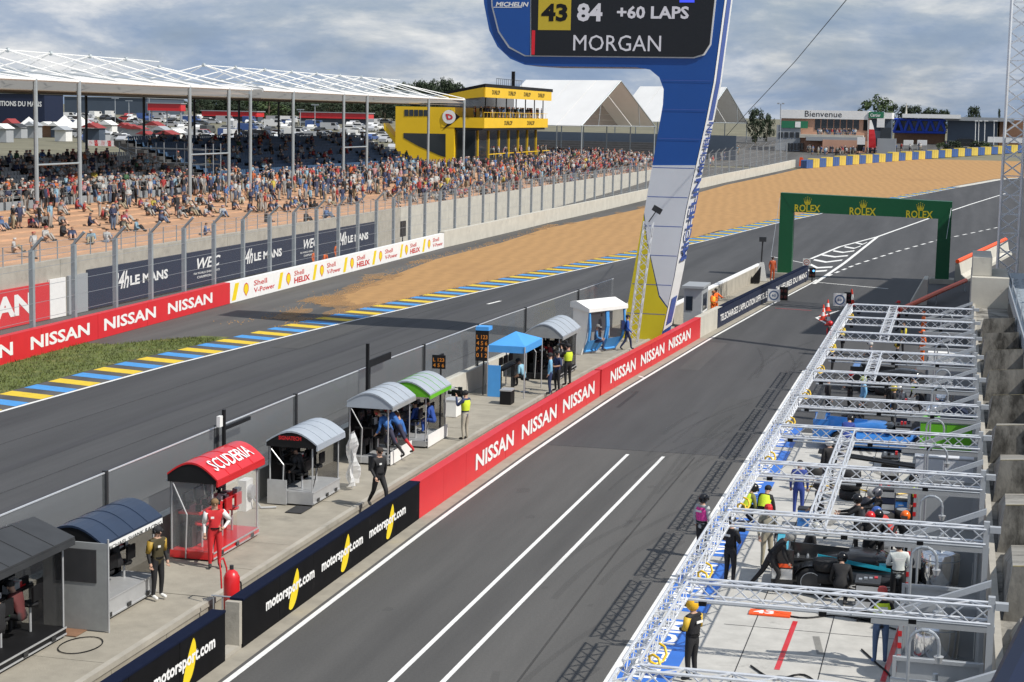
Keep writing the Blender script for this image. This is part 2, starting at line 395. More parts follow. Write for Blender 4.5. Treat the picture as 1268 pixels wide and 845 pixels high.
def vcol(name, rough=.75):
    m = bpy.data.materials.new(name); m.use_nodes = True
    n = m.node_tree.nodes; a = n.new('ShaderNodeVertexColor'); a.layer_name = 'Col'
    tcn = n.new('ShaderNodeTexNoise'); tcn.inputs['Scale'].default_value = 25
    r = n.new('ShaderNodeValToRGB'); r.color_ramp.elements[0].color = (.78, .78, .78, 1); r.color_ramp.elements[1].color = (1.15, 1.15, 1.15, 1)
    mx = n.new('ShaderNodeMix'); mx.data_type = 'RGBA'; mx.blend_type = 'MULTIPLY'; mx.inputs[0].default_value = 1
    l = m.node_tree.links; l.new(tcn.outputs[0], r.inputs[0]); l.new(a.outputs[0], mx.inputs[6]); l.new(r.outputs[0], mx.inputs[7])
    l.new(mx.outputs[2], n['Principled BSDF'].inputs['Base Color']); n['Principled BSDF'].inputs['Roughness'].default_value = rough
    return m
M['person'] = vcol('clothes_and_skin')
# ------------------------------------------------------------------ ground
xs = [-2500, -1200, -600, -400, -280, -200, -160, -132, -110, -90, -80, -72, -67.9, -62, -56, -50.0, -49.8, -44, -30, -10, 10, 25, 60, 150, 400, 900, 2500]
ys = [-60, -20, 20, 60, 100, 140]+list(range(150, 440, 10))+[450, 470, 500, 540, 600, 700, 900, 1300, 2000, 3500]
mb = MB(); nx = len(xs)
for y in ys:
    for x in xs:
        far = max(0, min(1, (y-450)/500))*max(0, min(1, (-x-60)/300))*4
        mb.v.append((x, y, T(x, y)-.06+far))
for j in range(len(ys)-1):
    for i in range(nx-1):
        mb.f.append((j*nx+i, j*nx+i+1, (j+1)*nx+i+1, (j+1)*nx+i)); mb.m.append(0)
struct(mb, 'ground', 'ground')
def curve(pix, f=MG):
    return sorted([(p.y, p.x) for p in (f(*q) for q in pix)])
LEDGE = curve([(0, 510), (200, 455), (400, 406), (600, 360), (790, 318), (960, 277), (1030, 262), (1100, 248.5), (1180, 233.5), (1245, 222)])
_p = LEDGE
LEDGE = [(20, _p[0][1]-.6), (45, _p[0][1]-.2)]+_p+[(_p[-1][0]+60, _p[-1][1]+45)]
GUP = curve([(393, 377), (461, 351), (540, 321), (620, 301), (676, 283), (792, 259), (868, 238), (900, 229), (996, 208)])
def strip(name, L, R, y0, y1, dz, m, step=4.0, nx=2):
    mb = MB(); n = max(1, int((y1-y0)/step)); L2 = L if callable(L) else (lambda y: interp(L, y)); R2 = R if callable(R) else (lambda y: interp(R, y))
    for j in range(n+1):
        y = lerp(y0, y1, j/n)
        for i in range(nx): mb.v.append((lerp(L2(y), R2(y), i/(nx-1)), y, hb(y)+dz))
    for j in range(n):
        for i in range(nx-1):
            mb.f.append((j*nx+i, j*nx+i+1, (j+1)*nx+i+1, (j+1)*nx+i)); mb.m.append(0)
    return struct(mb, name, m)
YEND = LEDGE[-1][0]
strip('service_road', lambda y: -49.6, lambda y: interp(LEDGE, y)+.5, 20, 338, -.012, 'oldasphalt')
strip('race_track', LEDGE, lambda y: 60 if y > 130 else 30, 8, YEND, 0.0, 'track', nx=6)
# gravel trap: between kerb and service road, then out to the tyre wall
TW = curve([(996, 208), (1035, 205), (1080, 201), (1130, 197), (1180, 194), (1250, 189.5)])
GL = GUP+[p for p in TW if p[0] > GUP[-1][0]+2]+[(TW[-1][0]+60, TW[-1][1]+70)]
KW = lambda y: interp(LEDGE, y)-max(1.6, 2.45-max(0, y-150)*.006)
strip('gravel_trap', GL, lambda y: min(KW(y)-.02, interp(LEDGE, y)-.4), GUP[0][0], YEND, .004, 'gravel', 3)
strip('grass_verge', lambda y: -43.2+.3*sin(y*.9), lambda y: KW(y)-.05, 40, 82, .002, 'grass', 1.5)
strip('grass_verge', lambda y: -41.2+(y-82)*.55+.25*sin(y*1.7), lambda y: KW(y)-.05, 82, 87, .002, 'grass', 1)
random.seed(8)
mb = MB()
for k in range(60):      # sand and stones dragged out of the gravel trap on to the run-off
    y = random.uniform(96, 125) if k < 40 else random.uniform(125, 230); e = interp(GUP, max(y, GUP[0][0])); x = (e-random.uniform(.1, 1.6)) if k % 2 else e+random.uniform(-.4, .3)
    if y < GUP[0][0]+1: x = KW(y)-random.uniform(.2, 3.0)
    r0 = random.uniform(.3, 1.0); n = 11
    mb.add([(x+r0*random.uniform(.4, 1.2)*cos(2*pi*i/n), y+r0*2.6*random.uniform(.5, 1.2)*sin(2*pi*i/n), hb(y)+.0065+.00003*k) for i in range(n)], [tuple(range(n))])
struct(mb, 'sand_patches', 'dust')
mb = MB()
for k in range(1500):
    y = random.uniform(92, 190); e = interp(GUP, max(y, GUP[0][0])); x = e-abs(random.gauss(0, .7)) if k % 2 else min(KW(y)+.6, KW(y)-random.gauss(0, .25)); s = random.uniform(.02, .05)
    c = Vector((x, y, hb(y)+.012)); mb.add([c+Vector((s, 0, 0)), c+Vector((-s*.6, s, 0)), c+Vector((-s*.5, -s, 0)), c+Vector((0, 0, s*1.2))], [(0, 1, 3), (1, 2, 3), (2, 0, 3)])
tag(mb.build('scattered_stones', 'gravel'), 'small stones scattered along the gravel trap edges', 'stones', kind='stuff')
mb = MB()
for k in range(9000):
    y = random.uniform(52, 86); x0 = -43.0 if y < 82 else -41.2+(y-82)*.55; x1 = KW(y)-.1
    if x1 <= x0: continue
    x = random.uniform(x0, x1); h = random.uniform(.05, .16); a = random.uniform(0, 6.28); w = .025; dx_, dy_ = random.gauss(0, .04), random.gauss(0, .04)
    mb.add([(x-w*cos(a), y-w*sin(a), .0), (x+w*cos(a), y+w*sin(a), .0), (x+dx_, y+dy_, h)], [(0, 1, 2)])
tag(mb.build('grass_blades', 'grass'), 'short green and straw coloured grass on the verge', 'grass', kind='stuff')
strip('kerb', lambda y: KW(y), LEDGE, 20, 300, .004, 'oldasphalt', 2)
# painted stripes on the flat kerb and the white edge line
mb = MB(); y = 46.0; k = 0
while y < 296:
    for (a, b) in ((y, y+1.02),):
        v = []
        for (xx, yy) in ((KW(a+.55)+.05, a+.55), (interp(LEDGE, a)-.12, a), (interp(LEDGE, b)-.12, b), (KW(b+.55)+.05, b+.55)): v.append((xx, yy, hb(yy)+.009))
        mb.quad(*v, mi=k % 2)
    y += 1.93; k += 1
struct(mb, 'kerb_stripes', ['kyellow', 'kblue'])
strip('track_edge_line', lambda y: interp(LEDGE, y)-.08, lambda y: interp(LEDGE, y)+.10, 20, YEND-50, .010, 'linewhite')
strip('pale_kerb_edge', lambda y: interp(LEDGE, y)-1.3, lambda y: interp(LEDGE, y)-.1, 298, YEND-50, .009, 'concpale')
# ---- pit lane
PWALL = [(0, -15.0), (50, -15.05), (61, -14.9), (75, -14.5), (97, -13.3), (115, -12.1), (135, -10.6)]
PWX = lambda y: interp(PWALL, y)
strip('pit_lane', lambda y: PWX(y), lambda y: -6.7, 4, 62.6, .004, 'patch')
strip('pit_lane_resurfaced', lambda y: PWX(y), lambda y: -6.7 if y < 86 else 2.0, 62.6, 140, .004, 'pitlane')
strip('gutter_strip', lambda y: PWX(y)-.02, lambda y: PWX(y)+.42, 4, 135, .008, 'concslab')
strip('pit_wall_line', lambda y: PWX(y)+.52, lambda y: PWX(y)+.66, 4, 136, .012, 'linewhite')
strip('lane_line', lambda y: -11.2+.006*(y-35), lambda y: -11.08+.006*(y-35), 4, 61.8, .010, 'linewhite')
strip('lane_line', lambda y: -10.15+.015*(y-35), lambda y: -10.03+.015*(y-35), 4, 61.8, .010, 'linewhite')
def decal(name, pix, w, m='linewhite', dz=.010):
    mb = MB()
    pts = [MG(*p) for p in pix]
    for a, b in zip(pts[:-1], pts[1:]):
        d = (b-a); d.z = 0; d.normalize(); nn = Vector((-d.y, d.x, 0))*w/2
        a2 = Vector((a.x, a.y, hb(a.y)+dz)); b2 = Vector((b.x, b.y, hb(b.y)+dz))
        mb.quad(a2+nn, a2-nn, b2-nn, b2+nn)
    return struct(mb, name, m)
# pit exit paint
decal('pit_exit_line', [(1008, 352), (1046, 326), (1087, 293.5)], .28, dz=.013)
decal('pit_exit_line', [(1004, 321), (1040, 306), (1087, 293.5), (1150, 271), (1200, 254), (1245, 240)], .28, dz=.013)
mb = MB()
for (a, b, c) in (((1004, 328), (1012, 332), (1031, 331)), ((1008, 322), (1023, 325), (1043, 322.5)), ((1018, 316), (1034, 318.5), (1050, 317)), ((1032, 311), (1044, 313), (1058, 311)),
                  ((1046, 306), (1058, 308), (1066, 305)), ((1060, 301), (1068, 303), (1074, 300.5)), ((1000, 335), (1010, 336.5), (1024, 335.5))):
    for p, q in ((a, b), (b, c)):
        A, B = MG(*p), MG(*q); dd = Vector((0, .75, 0))
        mb.quad(A-dd+Vector((0, 0, .012)), B-dd+Vector((0, 0, .012)), B+dd+Vector((0, 0, .012)), A+dd+Vector((0, 0, .012)))
struct(mb, 'exit_chevrons', 'linewhite')
mb = MB(); A = [(1016, 346), (1060, 328), (1110, 312), (1160, 298), (1240, 281)]
pts = [MG(*p) for p in A]
for a, b in zip(pts[:-1], pts[1:]):
    L = (b-a).length; n = int(L/3)
    for i in range(n):
        p, q = a.lerp(b, i/n), a.lerp(b, (i+.5)/n); nn = Vector((.12, 0, 0))
        p.z = hb(p.y)+.012; q.z = hb(q.y)+.012
        mb.quad(p-nn, p+nn, q+nn, q-nn)
struct(mb, 'dashed_exit_line', 'linewhite')
decal('pit_exit_stop_line', [(1012, 350), (1100, 358)], .22, dz=.012)
decal('pale_joint_line', [(955, 318), (1000, 327)], .18, dz=.012)
decal('speed_limit_line', [(960, 382), (1005, 385)], .10, 'red', dz=.012)
decal('grid_mark', [(791, 466), (797, 468)], .12, dz=.012)
decal('grid_mark', [(604, 377), (620, 373)], .2, dz=.010)
decal('cone_corner_line', [(1040, 385), (1011, 394), (1032, 406)], .16, dz=.012)
# tyre rubber on the main straight and pit lane
for (a, b, w) in (((560, 545), (620, 505), .3), ((765, 505), (790, 485), .25)):
    decal('tyre_mark', [a, b], w*.6, 'rubber', dz=.0085)
for k, xo in enumerate((-27.2, -30.4)):
    strip('racing_line_rubber', (lambda xo: (lambda y: xo+(y-50)**2*.00030))(xo), (lambda xo: (lambda y: xo+.5+(y-50)**2*.00030))(xo), 20, 190, .004+.001*k, 'rubber').data.materials[0] = mat('rubbered_asphalt', (.046, .046, .049), .8, var=.3, scale=.8, stretch=(2, .05, 1))
random.seed(3)
mb = MB()
for k in range(26):      # faint tyre arcs swinging from the lane into the boxes and along it
    y0 = random.uniform(16, 84); x0 = random.uniform(-10.5, -7.0); L = random.uniform(5, 16); c = random.uniform(-.010, .028); w = random.uniform(.10, .2)
    for off in (0, 1.55):
        P0 = None
        for i in range(9):
            t = i/8*L; x = x0+c*t*t+off; y = y0+t
            q = [(x-w/2, y, .0128), (x+w/2, y, .0128)]
            if P0 and x < -6.95: mb.quad(P0[0], P0[1], q[1], q[0])
            P0 = q
struct(mb, 'pit_lane_tyre_marks', 'skidlight')
for k, (xa, xb_, ya_, yb_) in enumerate(((-13.9, -12.2, 24, 33.5), (-9.3, -7.4, 66, 76), (-12.6, -11.6, 84, 95), (-24.5, -22.9, 58, 70), (-33.5, -31.9, 84, 99))):
    strip('asphalt_repair', (lambda v: (lambda y: v))(xa), (lambda v: (lambda y: v))(xb_), ya_, yb_, .0072, M.setdefault('repair%d' % k, asphalt('asphalt_repair_%d' % k, (.060+.005*(k % 3),)*3, (k, 2*k, 0))), 3)
for k, (pts_) in enumerate(([(-8.6, 12), (-8.5, 30), (-8.7, 48), (-8.6, 62)], [(-28.4, 40), (-28.2, 70), (-27.2, 100), (-25, 130)], [(-23.9, 40), (-23.7, 75), (-22.6, 110)], [(-14.0, 62.6), (-10, 62.62), (-6.2, 62.6)], [(-32.6, 50), (-32.2, 80), (-30.6, 110)])):
    mb = MB()
    for (a0, b0), (a1, b1) in zip(pts_[:-1], pts_[1:]):
        d_ = Vector((a1-a0, b1-b0, 0)).normalized(); nn = Vector((-d_.y, d_.x, 0))*.03; A_, B_ = Vector((a0, b0, .0135)), Vector((a1, b1, .0135)); mb.quad(A_-nn, A_+nn, B_+nn, B_-nn)
    struct(mb, 'paving_joint', 'skid')
mb = MB()
for k in range(12):
    x, y = random.uniform(-13.6, -7.0), random.uniform(14, 95); r0 = random.uniform(.06, .28); n = 9
    mb.add([(x+r0*random.uniform(.6, 1.2)*cos(2*pi*i/n), y+r0*1.6*random.uniform(.6, 1.2)*sin(2*pi*i/n), .0145) for i in range(n)], [tuple(range(n))])
struct(mb, 'oil_spots', 'skidlight')
# ---- pit boxes floor
strip('pit_box_floor', lambda y: -6.7, lambda y: 1.4, 4, 68.5, .005, 'boxfloor')
strip('pit_box_edge_line', lambda y: -6.82, lambda y: -6.64, 4, 86, .011, 'linewhite')
BLUEY = []
for i in range(10):
    y0 = 13.2+i*5.75
    strip('floor_banner', lambda y: -6.6, lambda y: -5.42, y0+.2, y0+5.2, .010, 'floorblue' if 'floorblue' in M else M.setdefault('floorblue', mat('floor_blue', (.03, .15, .55), .5, var=.08, scale=2)), 5)
    mb = MB().text('MICHELIN', (-6.50, y0+5.0, .014), (0, -1, 0), (1, 0, 0), 4.5, .74, off=.03, lift=.001)
    struct(mb, 'floor_lettering', 'white')
# red hose lines / floor joints of the near box
for (a, b, w, m) in (((985, 770), (962, 830), .12, 'redpaint'), ((1118, 770), (1093, 845), .12, 'redpaint')):
    p, q = G(*a), G(*b); mb = MB(); nn = Vector((w/2, 0, 0)); up = Vector((0, 0, .011)); mb.quad(q-nn+up, q+nn+up, p+nn+up, p-nn+up); struct(mb, 'floor_marking', m)
mb = MB()
for x in (-4.2, -2.4, -.6): mb.b2((x-.012, 6, .0055), (x+.012, 68, .008))
for i in range(11): mb.b2((-4.9, 12.6+i*5.75, .0055), (1.2, 12.63+i*5.75, .0082))
struct(mb, 'floor_joints', 'rubber')
mb = MB()
for k in range(34):
    x, y = random.uniform(-4.6, -1.4), random.uniform(14, 66); L = random.uniform(.6, 2.2); w = random.uniform(.08, .26); a = random.gauss(1.57, .35)
    d = Vector((cos(a), sin(a), 0)); nn = Vector((-d.y, d.x, 0))*w/2; c = Vector((x, y, .0125+.00005*k)); x2 = c+d*L
    if x2.x > .9 or x2.x < -4.9: continue
    mb.quad(c+nn, c-nn, x2-nn, x2+nn)
struct(mb, 'box_tyre_marks', 'skid')
# ---- pit wall platform
def slab_strip(name, xa, xb, y0, y1, z, n, m, gap=.02, zb=-.05):
    root = thing(name, None, None, (0, 0, 0)); tag(root, kind='structure')
    for i in range(n):
        a, b = lerp(y0, y1, i/n), lerp(y0, y1, (i+1)/n)
        t = .5*(a+b); dz = random.uniform(-.008, .008)
        mb = MB(); xf = lambda x, y: x(y) if callable(x) else x
        vs = [(xf(xa, a), a+gap/2, zb), (xf(xb, a), a+gap/2, zb), (xf(xb, b), b-gap/2, zb), (xf(xa, b), b-gap/2, zb)]
        vs += [(p[0], p[1], z+dz) for p in vs]
        mb.add(vs, [(3, 2, 1, 0), (4, 5, 6, 7), (0, 1, 5, 4), (1, 2, 6, 5), (2, 3, 7, 6), (3, 0, 4, 7)])
        mb.build('slab', m, root)
    return root
PEDGE = lambda y: PWX(y)-1.55
slab_strip('pit_wall_platform', lambda y: PWX(y)-4.6, PEDGE, 6, 97, .50, 34, 'concslab')
strip('platform_base', lambda y: PWX(y)-4.55, lambda y: PWX(y)-.25, 5, 135, .045, 'concslab')
mb = MB()
for i in range(40):
    a, b = 6+i*2.275, 6+(i+1)*2.275
    mb.add([(PEDGE(a)+.035, a, .53), (PEDGE(a)-.12, a, .53), (PEDGE(b)-.12, b, .53), (PEDGE(b)+.035, b, .53), (PEDGE(a)+.035, a, .40), (PEDGE(b)+.035, b, .40)], [(0, 3, 2, 1), (0, 4, 5, 3)])
struct(mb, 'platform_nosing', 'conc')
# ------------------------------------------------------------------ walls, barriers, banners
def atX(px, py, X):
    d = ray(px, py); t = X/d.x
    return Vector((X, d.y*t, CZ+d.z*t))
def y_at(px, xf, z=0.0, lo=15, hi=420):
    for _ in range(50):
        m = (lo+hi)/2
        if P(xf(m), m, z+hb(m))[0] < px: lo = m
        else: hi = m
    return (lo+hi)/2
def wall_body(mb, xf, y0, y1, z0, z1, th, mi=0, step=3.0, inset=0.0):
    n = max(1, int((y1-y0)/step)); base = len(mb.v)
    for j in range(n+1):
        y = lerp(y0, y1, j/n); h = hb(y); x = xf(y)-inset
        mb.v += [(x, y, h+z0), (x, y, h+z1), (x-th, y, h+z1), (x-th, y, h+z0)]
    for j in range(n):
        a = base+j*4; b = a+4
        for i in range(4): mb.f.append((a+i, b+i, b+(i+1) % 4, a+(i+1) % 4)); mb.m.append(mi)
    mb.f += [(base, base+1, base+2, base+3), tuple(base+n*4+i for i in (3, 2, 1, 0))]; mb.m += [mi, mi]
    return mb
def wall_text(root, name, t, xf, ya, yb, z0, z1, m, off=.02, shear=0.0, lift=.010):
    tv, tf = text_geo(t, off, shear); mb = MB()      # lettering follows the curve of the wall
    mb.add([(lambda y_: (xf(y_)+lift, y_, hb(y_)+lerp(z0, z1, v_)))(lerp(ya, yb, u_)) for u_, v_ in tv], tf)
    return mb.build(name, m, root)
def swoosh(mb, c, r, u, h, mi=0, lift=.004):
    nn = Vector(r).cross(Vector(u)); pts = []
    N = 14
    for i in range(N+1):
        t = i/N*pi; pts.append((.72*sin(t)*.5, -cos(t)*.5))
    for i in range(N, -1, -1):
        t = i/N*pi; pts.append((-.16*sin(t)*.5, -cos(t)*.5))
    out = []
    for x, y in pts:
        a = -.62; x, y = x*cos(a)-y*sin(a), x*sin(a)+y*cos(a)
        out.append(Vector(c)+Vector(r)*(x*h*1.15)+Vector(u)*(y*h*1.3)+nn*lift)
    n = len(out)//2
    for i in range(n-1): mb.quad(out[i], out[i+1], out[2*n-2-i], out[2*n-1-i], mi)
    return mb
WH = 1.13
def pit_barrier(name, label, y0, y1, body, cap):
    r = thing(name, label, 'barrier', (PWX((y0+y1)/2), (y0+y1)/2, 0))
    n_ = max(1, round((y1-y0)/2.45))
    for k in range(n_):
        a_, b_ = lerp(y0, y1, k/n_), lerp(y0, y1, (k+1)/n_); dx_ = random.uniform(-.004, .004)
        wall_body(MB(), lambda y, d=dx_: PWX(y)+d, a_+.006, b_-.006, 0, WH-.03, .30).build('panel', body, r)
    wall_body(MB(), lambda y: PWX(y)+.012, y0-.01, y1+.01, WH-.03, WH+.015, .33).build('top_cap', cap, r)
    return r
ya, yb, yc = y_at(279, PWX, WH), y_at(301, PWX, WH), y_at(520, PWX, WH)
b1 = pit_barrier('advertising_barrier', 'short black pit wall board with motorsport website lettering, cut by the bottom edge', 14, ya, 'boardblack', 'navycap')
b2 = pit_barrier('advertising_barrier', 'long black pit wall board with three white and yellow website logos', yb, yc-.02, 'boardblack', 'navycap')
for b, p0, p1 in ((b1, 190, 266), (b2, 329, 389), (b2, 398, 449), (b2, 457, 502)):
    s, e = y_at(p0, PWX, .55), y_at(p1, PWX, .55); mid = lerp(s, e, .55)
    sw = swoosh(MB(), (PWX(mid), mid, .57), Vector((PWX(e)-PWX(s), e-s, 0)).normalized(), Vector((0, 0, 1)), .82).build('emblem', 'yellowlogo', b)
    wall_text(b, 'lettering', 'motorsport.com', PWX, s, e, .40, .74, 'white', off=.035, lift=.012)
mb = MB(); wall_body(mb, lambda y: PWX(y)-.03, ya+.05, yb-.02, 0, .10, .3)
tag(mb.build('gap_sill', 'conc'), 'low concrete sill in the gap between the two black boards', 'sill')
mb = MB(); mb.b2((PWX(yb)-.36, yb-.16, .1), (PWX(yb)-.02, yb-.012, WH-.04))
tag(mb.build('concrete_block', 'conc'), 'concrete end block at the gap before the long black board', 'block')
yd, ye = y_at(745, PWX, WH), y_at(868, PWX, WH)
r1 = pit_barrier('advertising_barrier', 'long red pit wall board with three white car-maker names beside the black boards', yc, yd-.25, 'red', 'red')
r2 = pit_barrier('advertising_barrier', 'red pit wall board with three white car-maker names ending at the concrete block', yd+.05, ye, 'red', 'red')
for b, p0, p1 in ((r1, 589, 636), (r1, 646, 689), (r1, 697, 736), (r2, 756, 787), (r2, 793.5, 822.5), (r2, 828, 855)):
    s, e = y_at(p0, PWX, .5), y_at(p1, PWX, .5)
    wall_text(b, 'lettering', 'NISSAN', PWX, s, e, .30, .86, 'white', off=.028)
mb = MB(); wall_body(mb, lambda y: PWX(y)-.02, ye+.05, ye+6.2, 0, 1.15, .35)
tag(mb.build('concrete_block', 'concpale'), 'pale concrete barrier end between red board and navy banner', 'block')
yf, yg = y_at(889, PWX, .6), y_at(1001, PWX, .6)
r3 = pit_barrier('advertising_barrier', 'navy pit exit banner wall with long white slogan below the green gantry', yf, yg, 'navyboard', 'navycap')
wall_text(r3, 'lettering', "TELECHARGEZ L'APPLICATION OFFICIELLE", PWX, y_at(892, PWX, .5), y_at(950, PWX, .5), .32, .74, 'white', off=.02)
wall_text(r3, 'lettering', '24 HEURES DU MANS', PWX, y_at(961, PWX, .5), y_at(999, PWX, .5), .32, .74, 'white', off=.02)
# ---- concrete divider wall between track and pit exit
DA, DB = G(800, 396, 1.1), G(944, 327, 1.1)
DVX = lambda y: lerp(DA.x, DB.x, (y-DA.y)/(DB.y-DA.y))
r = thing('divider_wall', 'long concrete divider wall with white top edge between track and pit exit', 'wall', (DVX(110), 110, 0))
wall_body(MB(), DVX, DA.y, DB.y, 0, 1.05, .35).build('wall', 'conc', r)
wall_body(MB(), lambda y: DVX(y)+.02, DA.y, DB.y, 1.05, 1.12, .39).build('top_edge', 'white', r)
# ---- glass screen at the back of the platform
BKX = lambda y: PWX(y)-4.6
r = thing('trackside_wall', 'concrete trackside wall behind the pit wall platform', 'wall', (BKX(50), 50, 0))
wall_body(MB(), lambda y: BKX(y), 6, 100, 0, 1.42, .32).build('wall', 'concpale', r)
gy = [6]+[y_at(p, BKX, 3.15) for p in (138, 275, 372, 462, 530, 596, 655, 720)]+[96]
for i, (a, b) in enumerate(zip(gy[:-1], gy[1:])):
    g = thing('glass_screen', ('tall clear glass screen panel on the trackside wall, %s' % ['cut by the left edge', 'behind the navy canopy booth', 'right behind the red booth', 'behind the black-fronted grey booth', 'behind the booth with blue-suited crew', 'behind the green-edged booth', 'left of the blue canopy', 'behind the blue canopy', 'behind the vaulted dark booth', 'behind the white and blue booth'][i]), 'screen', (BKX(a), a, 1.42), group='glass screens along the trackside wall')
    mb = MB(); wall_body(mb, lambda y: BKX(y)-.15, a+.06, b-.06, 1.42, 3.13, .015); mb.build('pane', 'glass', g)
    mb = MB(); wall_body(mb, lambda y: BKX(y)-.14, a+.06, b-.06, 3.13, 3.16, .035); mb.build('top_rail', 'alu', g)
    mb = MB(); mb.b2((BKX(a)-.22, a-.05, 1.42), (BKX(a)-.10, a+.05, 3.2)); mb.build('post', 'darksteel', g)
# ---- left trackside barriers
_l = [(p.y, p.x) for p in (G(0, 453), G(285, 376), G(550, 307))]+[(p.y, p.x) for p in (MG(680, 276), MG(800, 248), MG(900, 226), MG(985, 207.5))]
LBW = [(30, _l[0][1]+.4)]+_l
LBX = lambda y: interp(LBW, y)
LH = 1.3
y1, y2 = y_at(285, LBX, .6), y_at(550, LBX, .6)
r = thing('advertising_barrier', 'red board with white car-maker names along the far side of the track', 'barrier', (LBX(80), 80, 0))
for k in range(int((y1-40)/3)):
    n_ = int((y1-40)/3); a_, b_ = lerp(40, y1, k/n_), lerp(40, y1, (k+1)/n_); dx_ = random.uniform(-.004, .004); wall_body(MB(), lambda y, d=dx_: LBX(y)+d, a_+.008, b_-.008, 0, LH, .4).build('panel', 'red', r)
for p0, p1 in ((-75, 16), (38, 111), (129, 193), (208, 263)):
    wall_text(r, 'lettering', 'NISSAN', LBX, y_at(p0, LBX, .6), y_at(p1, LBX, .6), .34, .98, 'white', off=.028)
r = thing('advertising_barrier', 'white board with yellow shells and red oil names across the track', 'barrier', (LBX(120), 120, 0))
wall_body(MB(), LBX, y1+.02, y2, 0, LH, .4).build('board', 'white', r)
def shell(mb, c, rr, uu, s):
    nn = rr.cross(uu)
    for k, (sc, mi) in enumerate(((1, 0), (.82, 1))):
        pts = [c-uu*(.5*s*sc)+nn*(.005+.003*k)]
        for i in range(11):
            t = pi*(-.12+1.24*i/10); pts.append(c+rr*(cos(t)*.52*s*sc)+uu*(.05*s+sin(t)*.45*s*sc*(1+.05*(i % 2)))+nn*(.005+.003*k))
        n = len(mb.v); mb.v += [tuple(p) for p in pts]; mb.f.append(tuple(range(n, n+len(pts)))); mb.m.append(mi)
    return mb
units = [(287, 342, 'V'), (344, 385, 'H'), (387, 423, 'V'), (425, 459, 'H'), (461, 493, 'V'), (495, 521, 'H'), (523, 549, 'V')]
for p0, p1, kd in units:
    Y = [y_at(lerp(p0, p1, t), LBX, .6) for t in (0, .13, .2, .45, .5, .97)]
    d = Vector((LBX(Y[5])-LBX(Y[0]), Y[5]-Y[0], 0)).normalized(); U = Vector((0, 0, 1))
    a = Vector((LBX(Y[0]), Y[0], .12)); w = (Y[1]-Y[0])
    mb = MB(); e = Vector((.006, 0, 0)); mb.quad(a+e, a+d*w*.7+e, a+d*w*1.3+U*1.06+e, a+d*w*.6+U*1.06+e); mb.build('slash', 'yellowlogo', r)
    c = Vector((LBX((Y[2]+Y[3])/2), (Y[2]+Y[3])/2, .62)); shell(MB(), c, d, U, min(.86, (Y[3]-Y[2])*1.0)).build('shell_emblem', ['redpaint', 'yellowlogo'], r)
    wall_text(r, 'lettering', 'Shell', LBX, Y[4], lerp(Y[4], Y[5], .62), .74, 1.08, 'redpaint', off=.01)
    if kd == 'V': wall_text(r, 'lettering', 'V-Power', LBX, Y[4], Y[5], .28, .60, 'redpaint', off=.015)
    else: wall_text(r, 'lettering', 'HELIX', LBX, Y[4], Y[5], .22, .62, 'redpaint', off=.035)
r = thing('concrete_barrier', 'long bare concrete barrier along the gravel trap below the crowd fence', 'barrier', (LBX(200), 200, hb(200)))
yend = _l[-1][0]
mbx = MB(); wall_body(mbx, LBX, y2+.05, yend, 0, 1.45, .45); mbx.build('wall', 'concpale', r)
# ---- debris fence: every post a part
post_px = [40, 92, 143, 187, 228, 265, 301, 334, 364, 392, 419, 443, 466]
FX = lambda y: LBX(y)-.75
py_ = [y_at(p, FX, 2.5) for p in post_px]
sp = (py_[-1]-py_[0])/(len(py_)-1)
yy = py_[-1]+sp
while yy < yend-1: py_.append(yy); yy += sp
py_ = [py_[0]-sp]+py_
fr = thing('debris_fence', 'tall grey wire debris fence with bent post tops in front of the crowd', 'fence', (FX(py_[1]), py_[1], 0))
for i, y in enumerate(py_):
    h = hb(y); x = FX(y); mb = MB()
    mb.b2((x-.11, y-.11, h), (x+.11, y+.11, h+5.0)); mb.add(*(lambda a, b: ([a+Vector(o) for o in ((-.07, -.07, 0), (.07, -.07, 0), (.07, .07, 0), (-.07, .07, 0))]+[b+Vector(o) for o in ((-.05, -.06, .08), (.05, -.06, 0), (.05, .06, 0), (-.05, .06, .08))], [(0, 1, 5, 4), (1, 2, 6, 5), (2, 3, 7, 6), (3, 0, 4, 7), (4, 5, 6, 7)]))(Vector((x, y, h+5.0)), Vector((x+.6, y, h+5.6))))
    mb.build('post', 'postgrey', fr)
for z in (1.6, 2.4, 3.2, 4.1, 4.95):
    mb = MB()
    for a, b in zip(py_[:-1], py_[1:]): mb.tube((FX(a)+.09, a, hb(a)+z), (FX(b)+.09, b, hb(b)+z), .013, 4)
    mb.build('cable', 'steel', fr)
mb = MB()
for a, b in zip(py_[:-1], py_[1:]): mb.quad((FX(a)+.1, a, hb(a)+.2), (FX(b)+.1, b, hb(b)+.2), (FX(b)+.1, b, hb(b)+5.0), (FX(a)+.1, a, hb(a)+5.0))
for a, b in zip(py_[:-1], py_[1:]): mb.quad((FX(a)+.1, a, hb(a)+5.0), (FX(b)+.1, b, hb(b)+5.0), (FX(b)+.62, b, hb(b)+5.55), (FX(a)+.62, a, hb(a)+5.55))
mb.build('wire_net', 'net', fr)
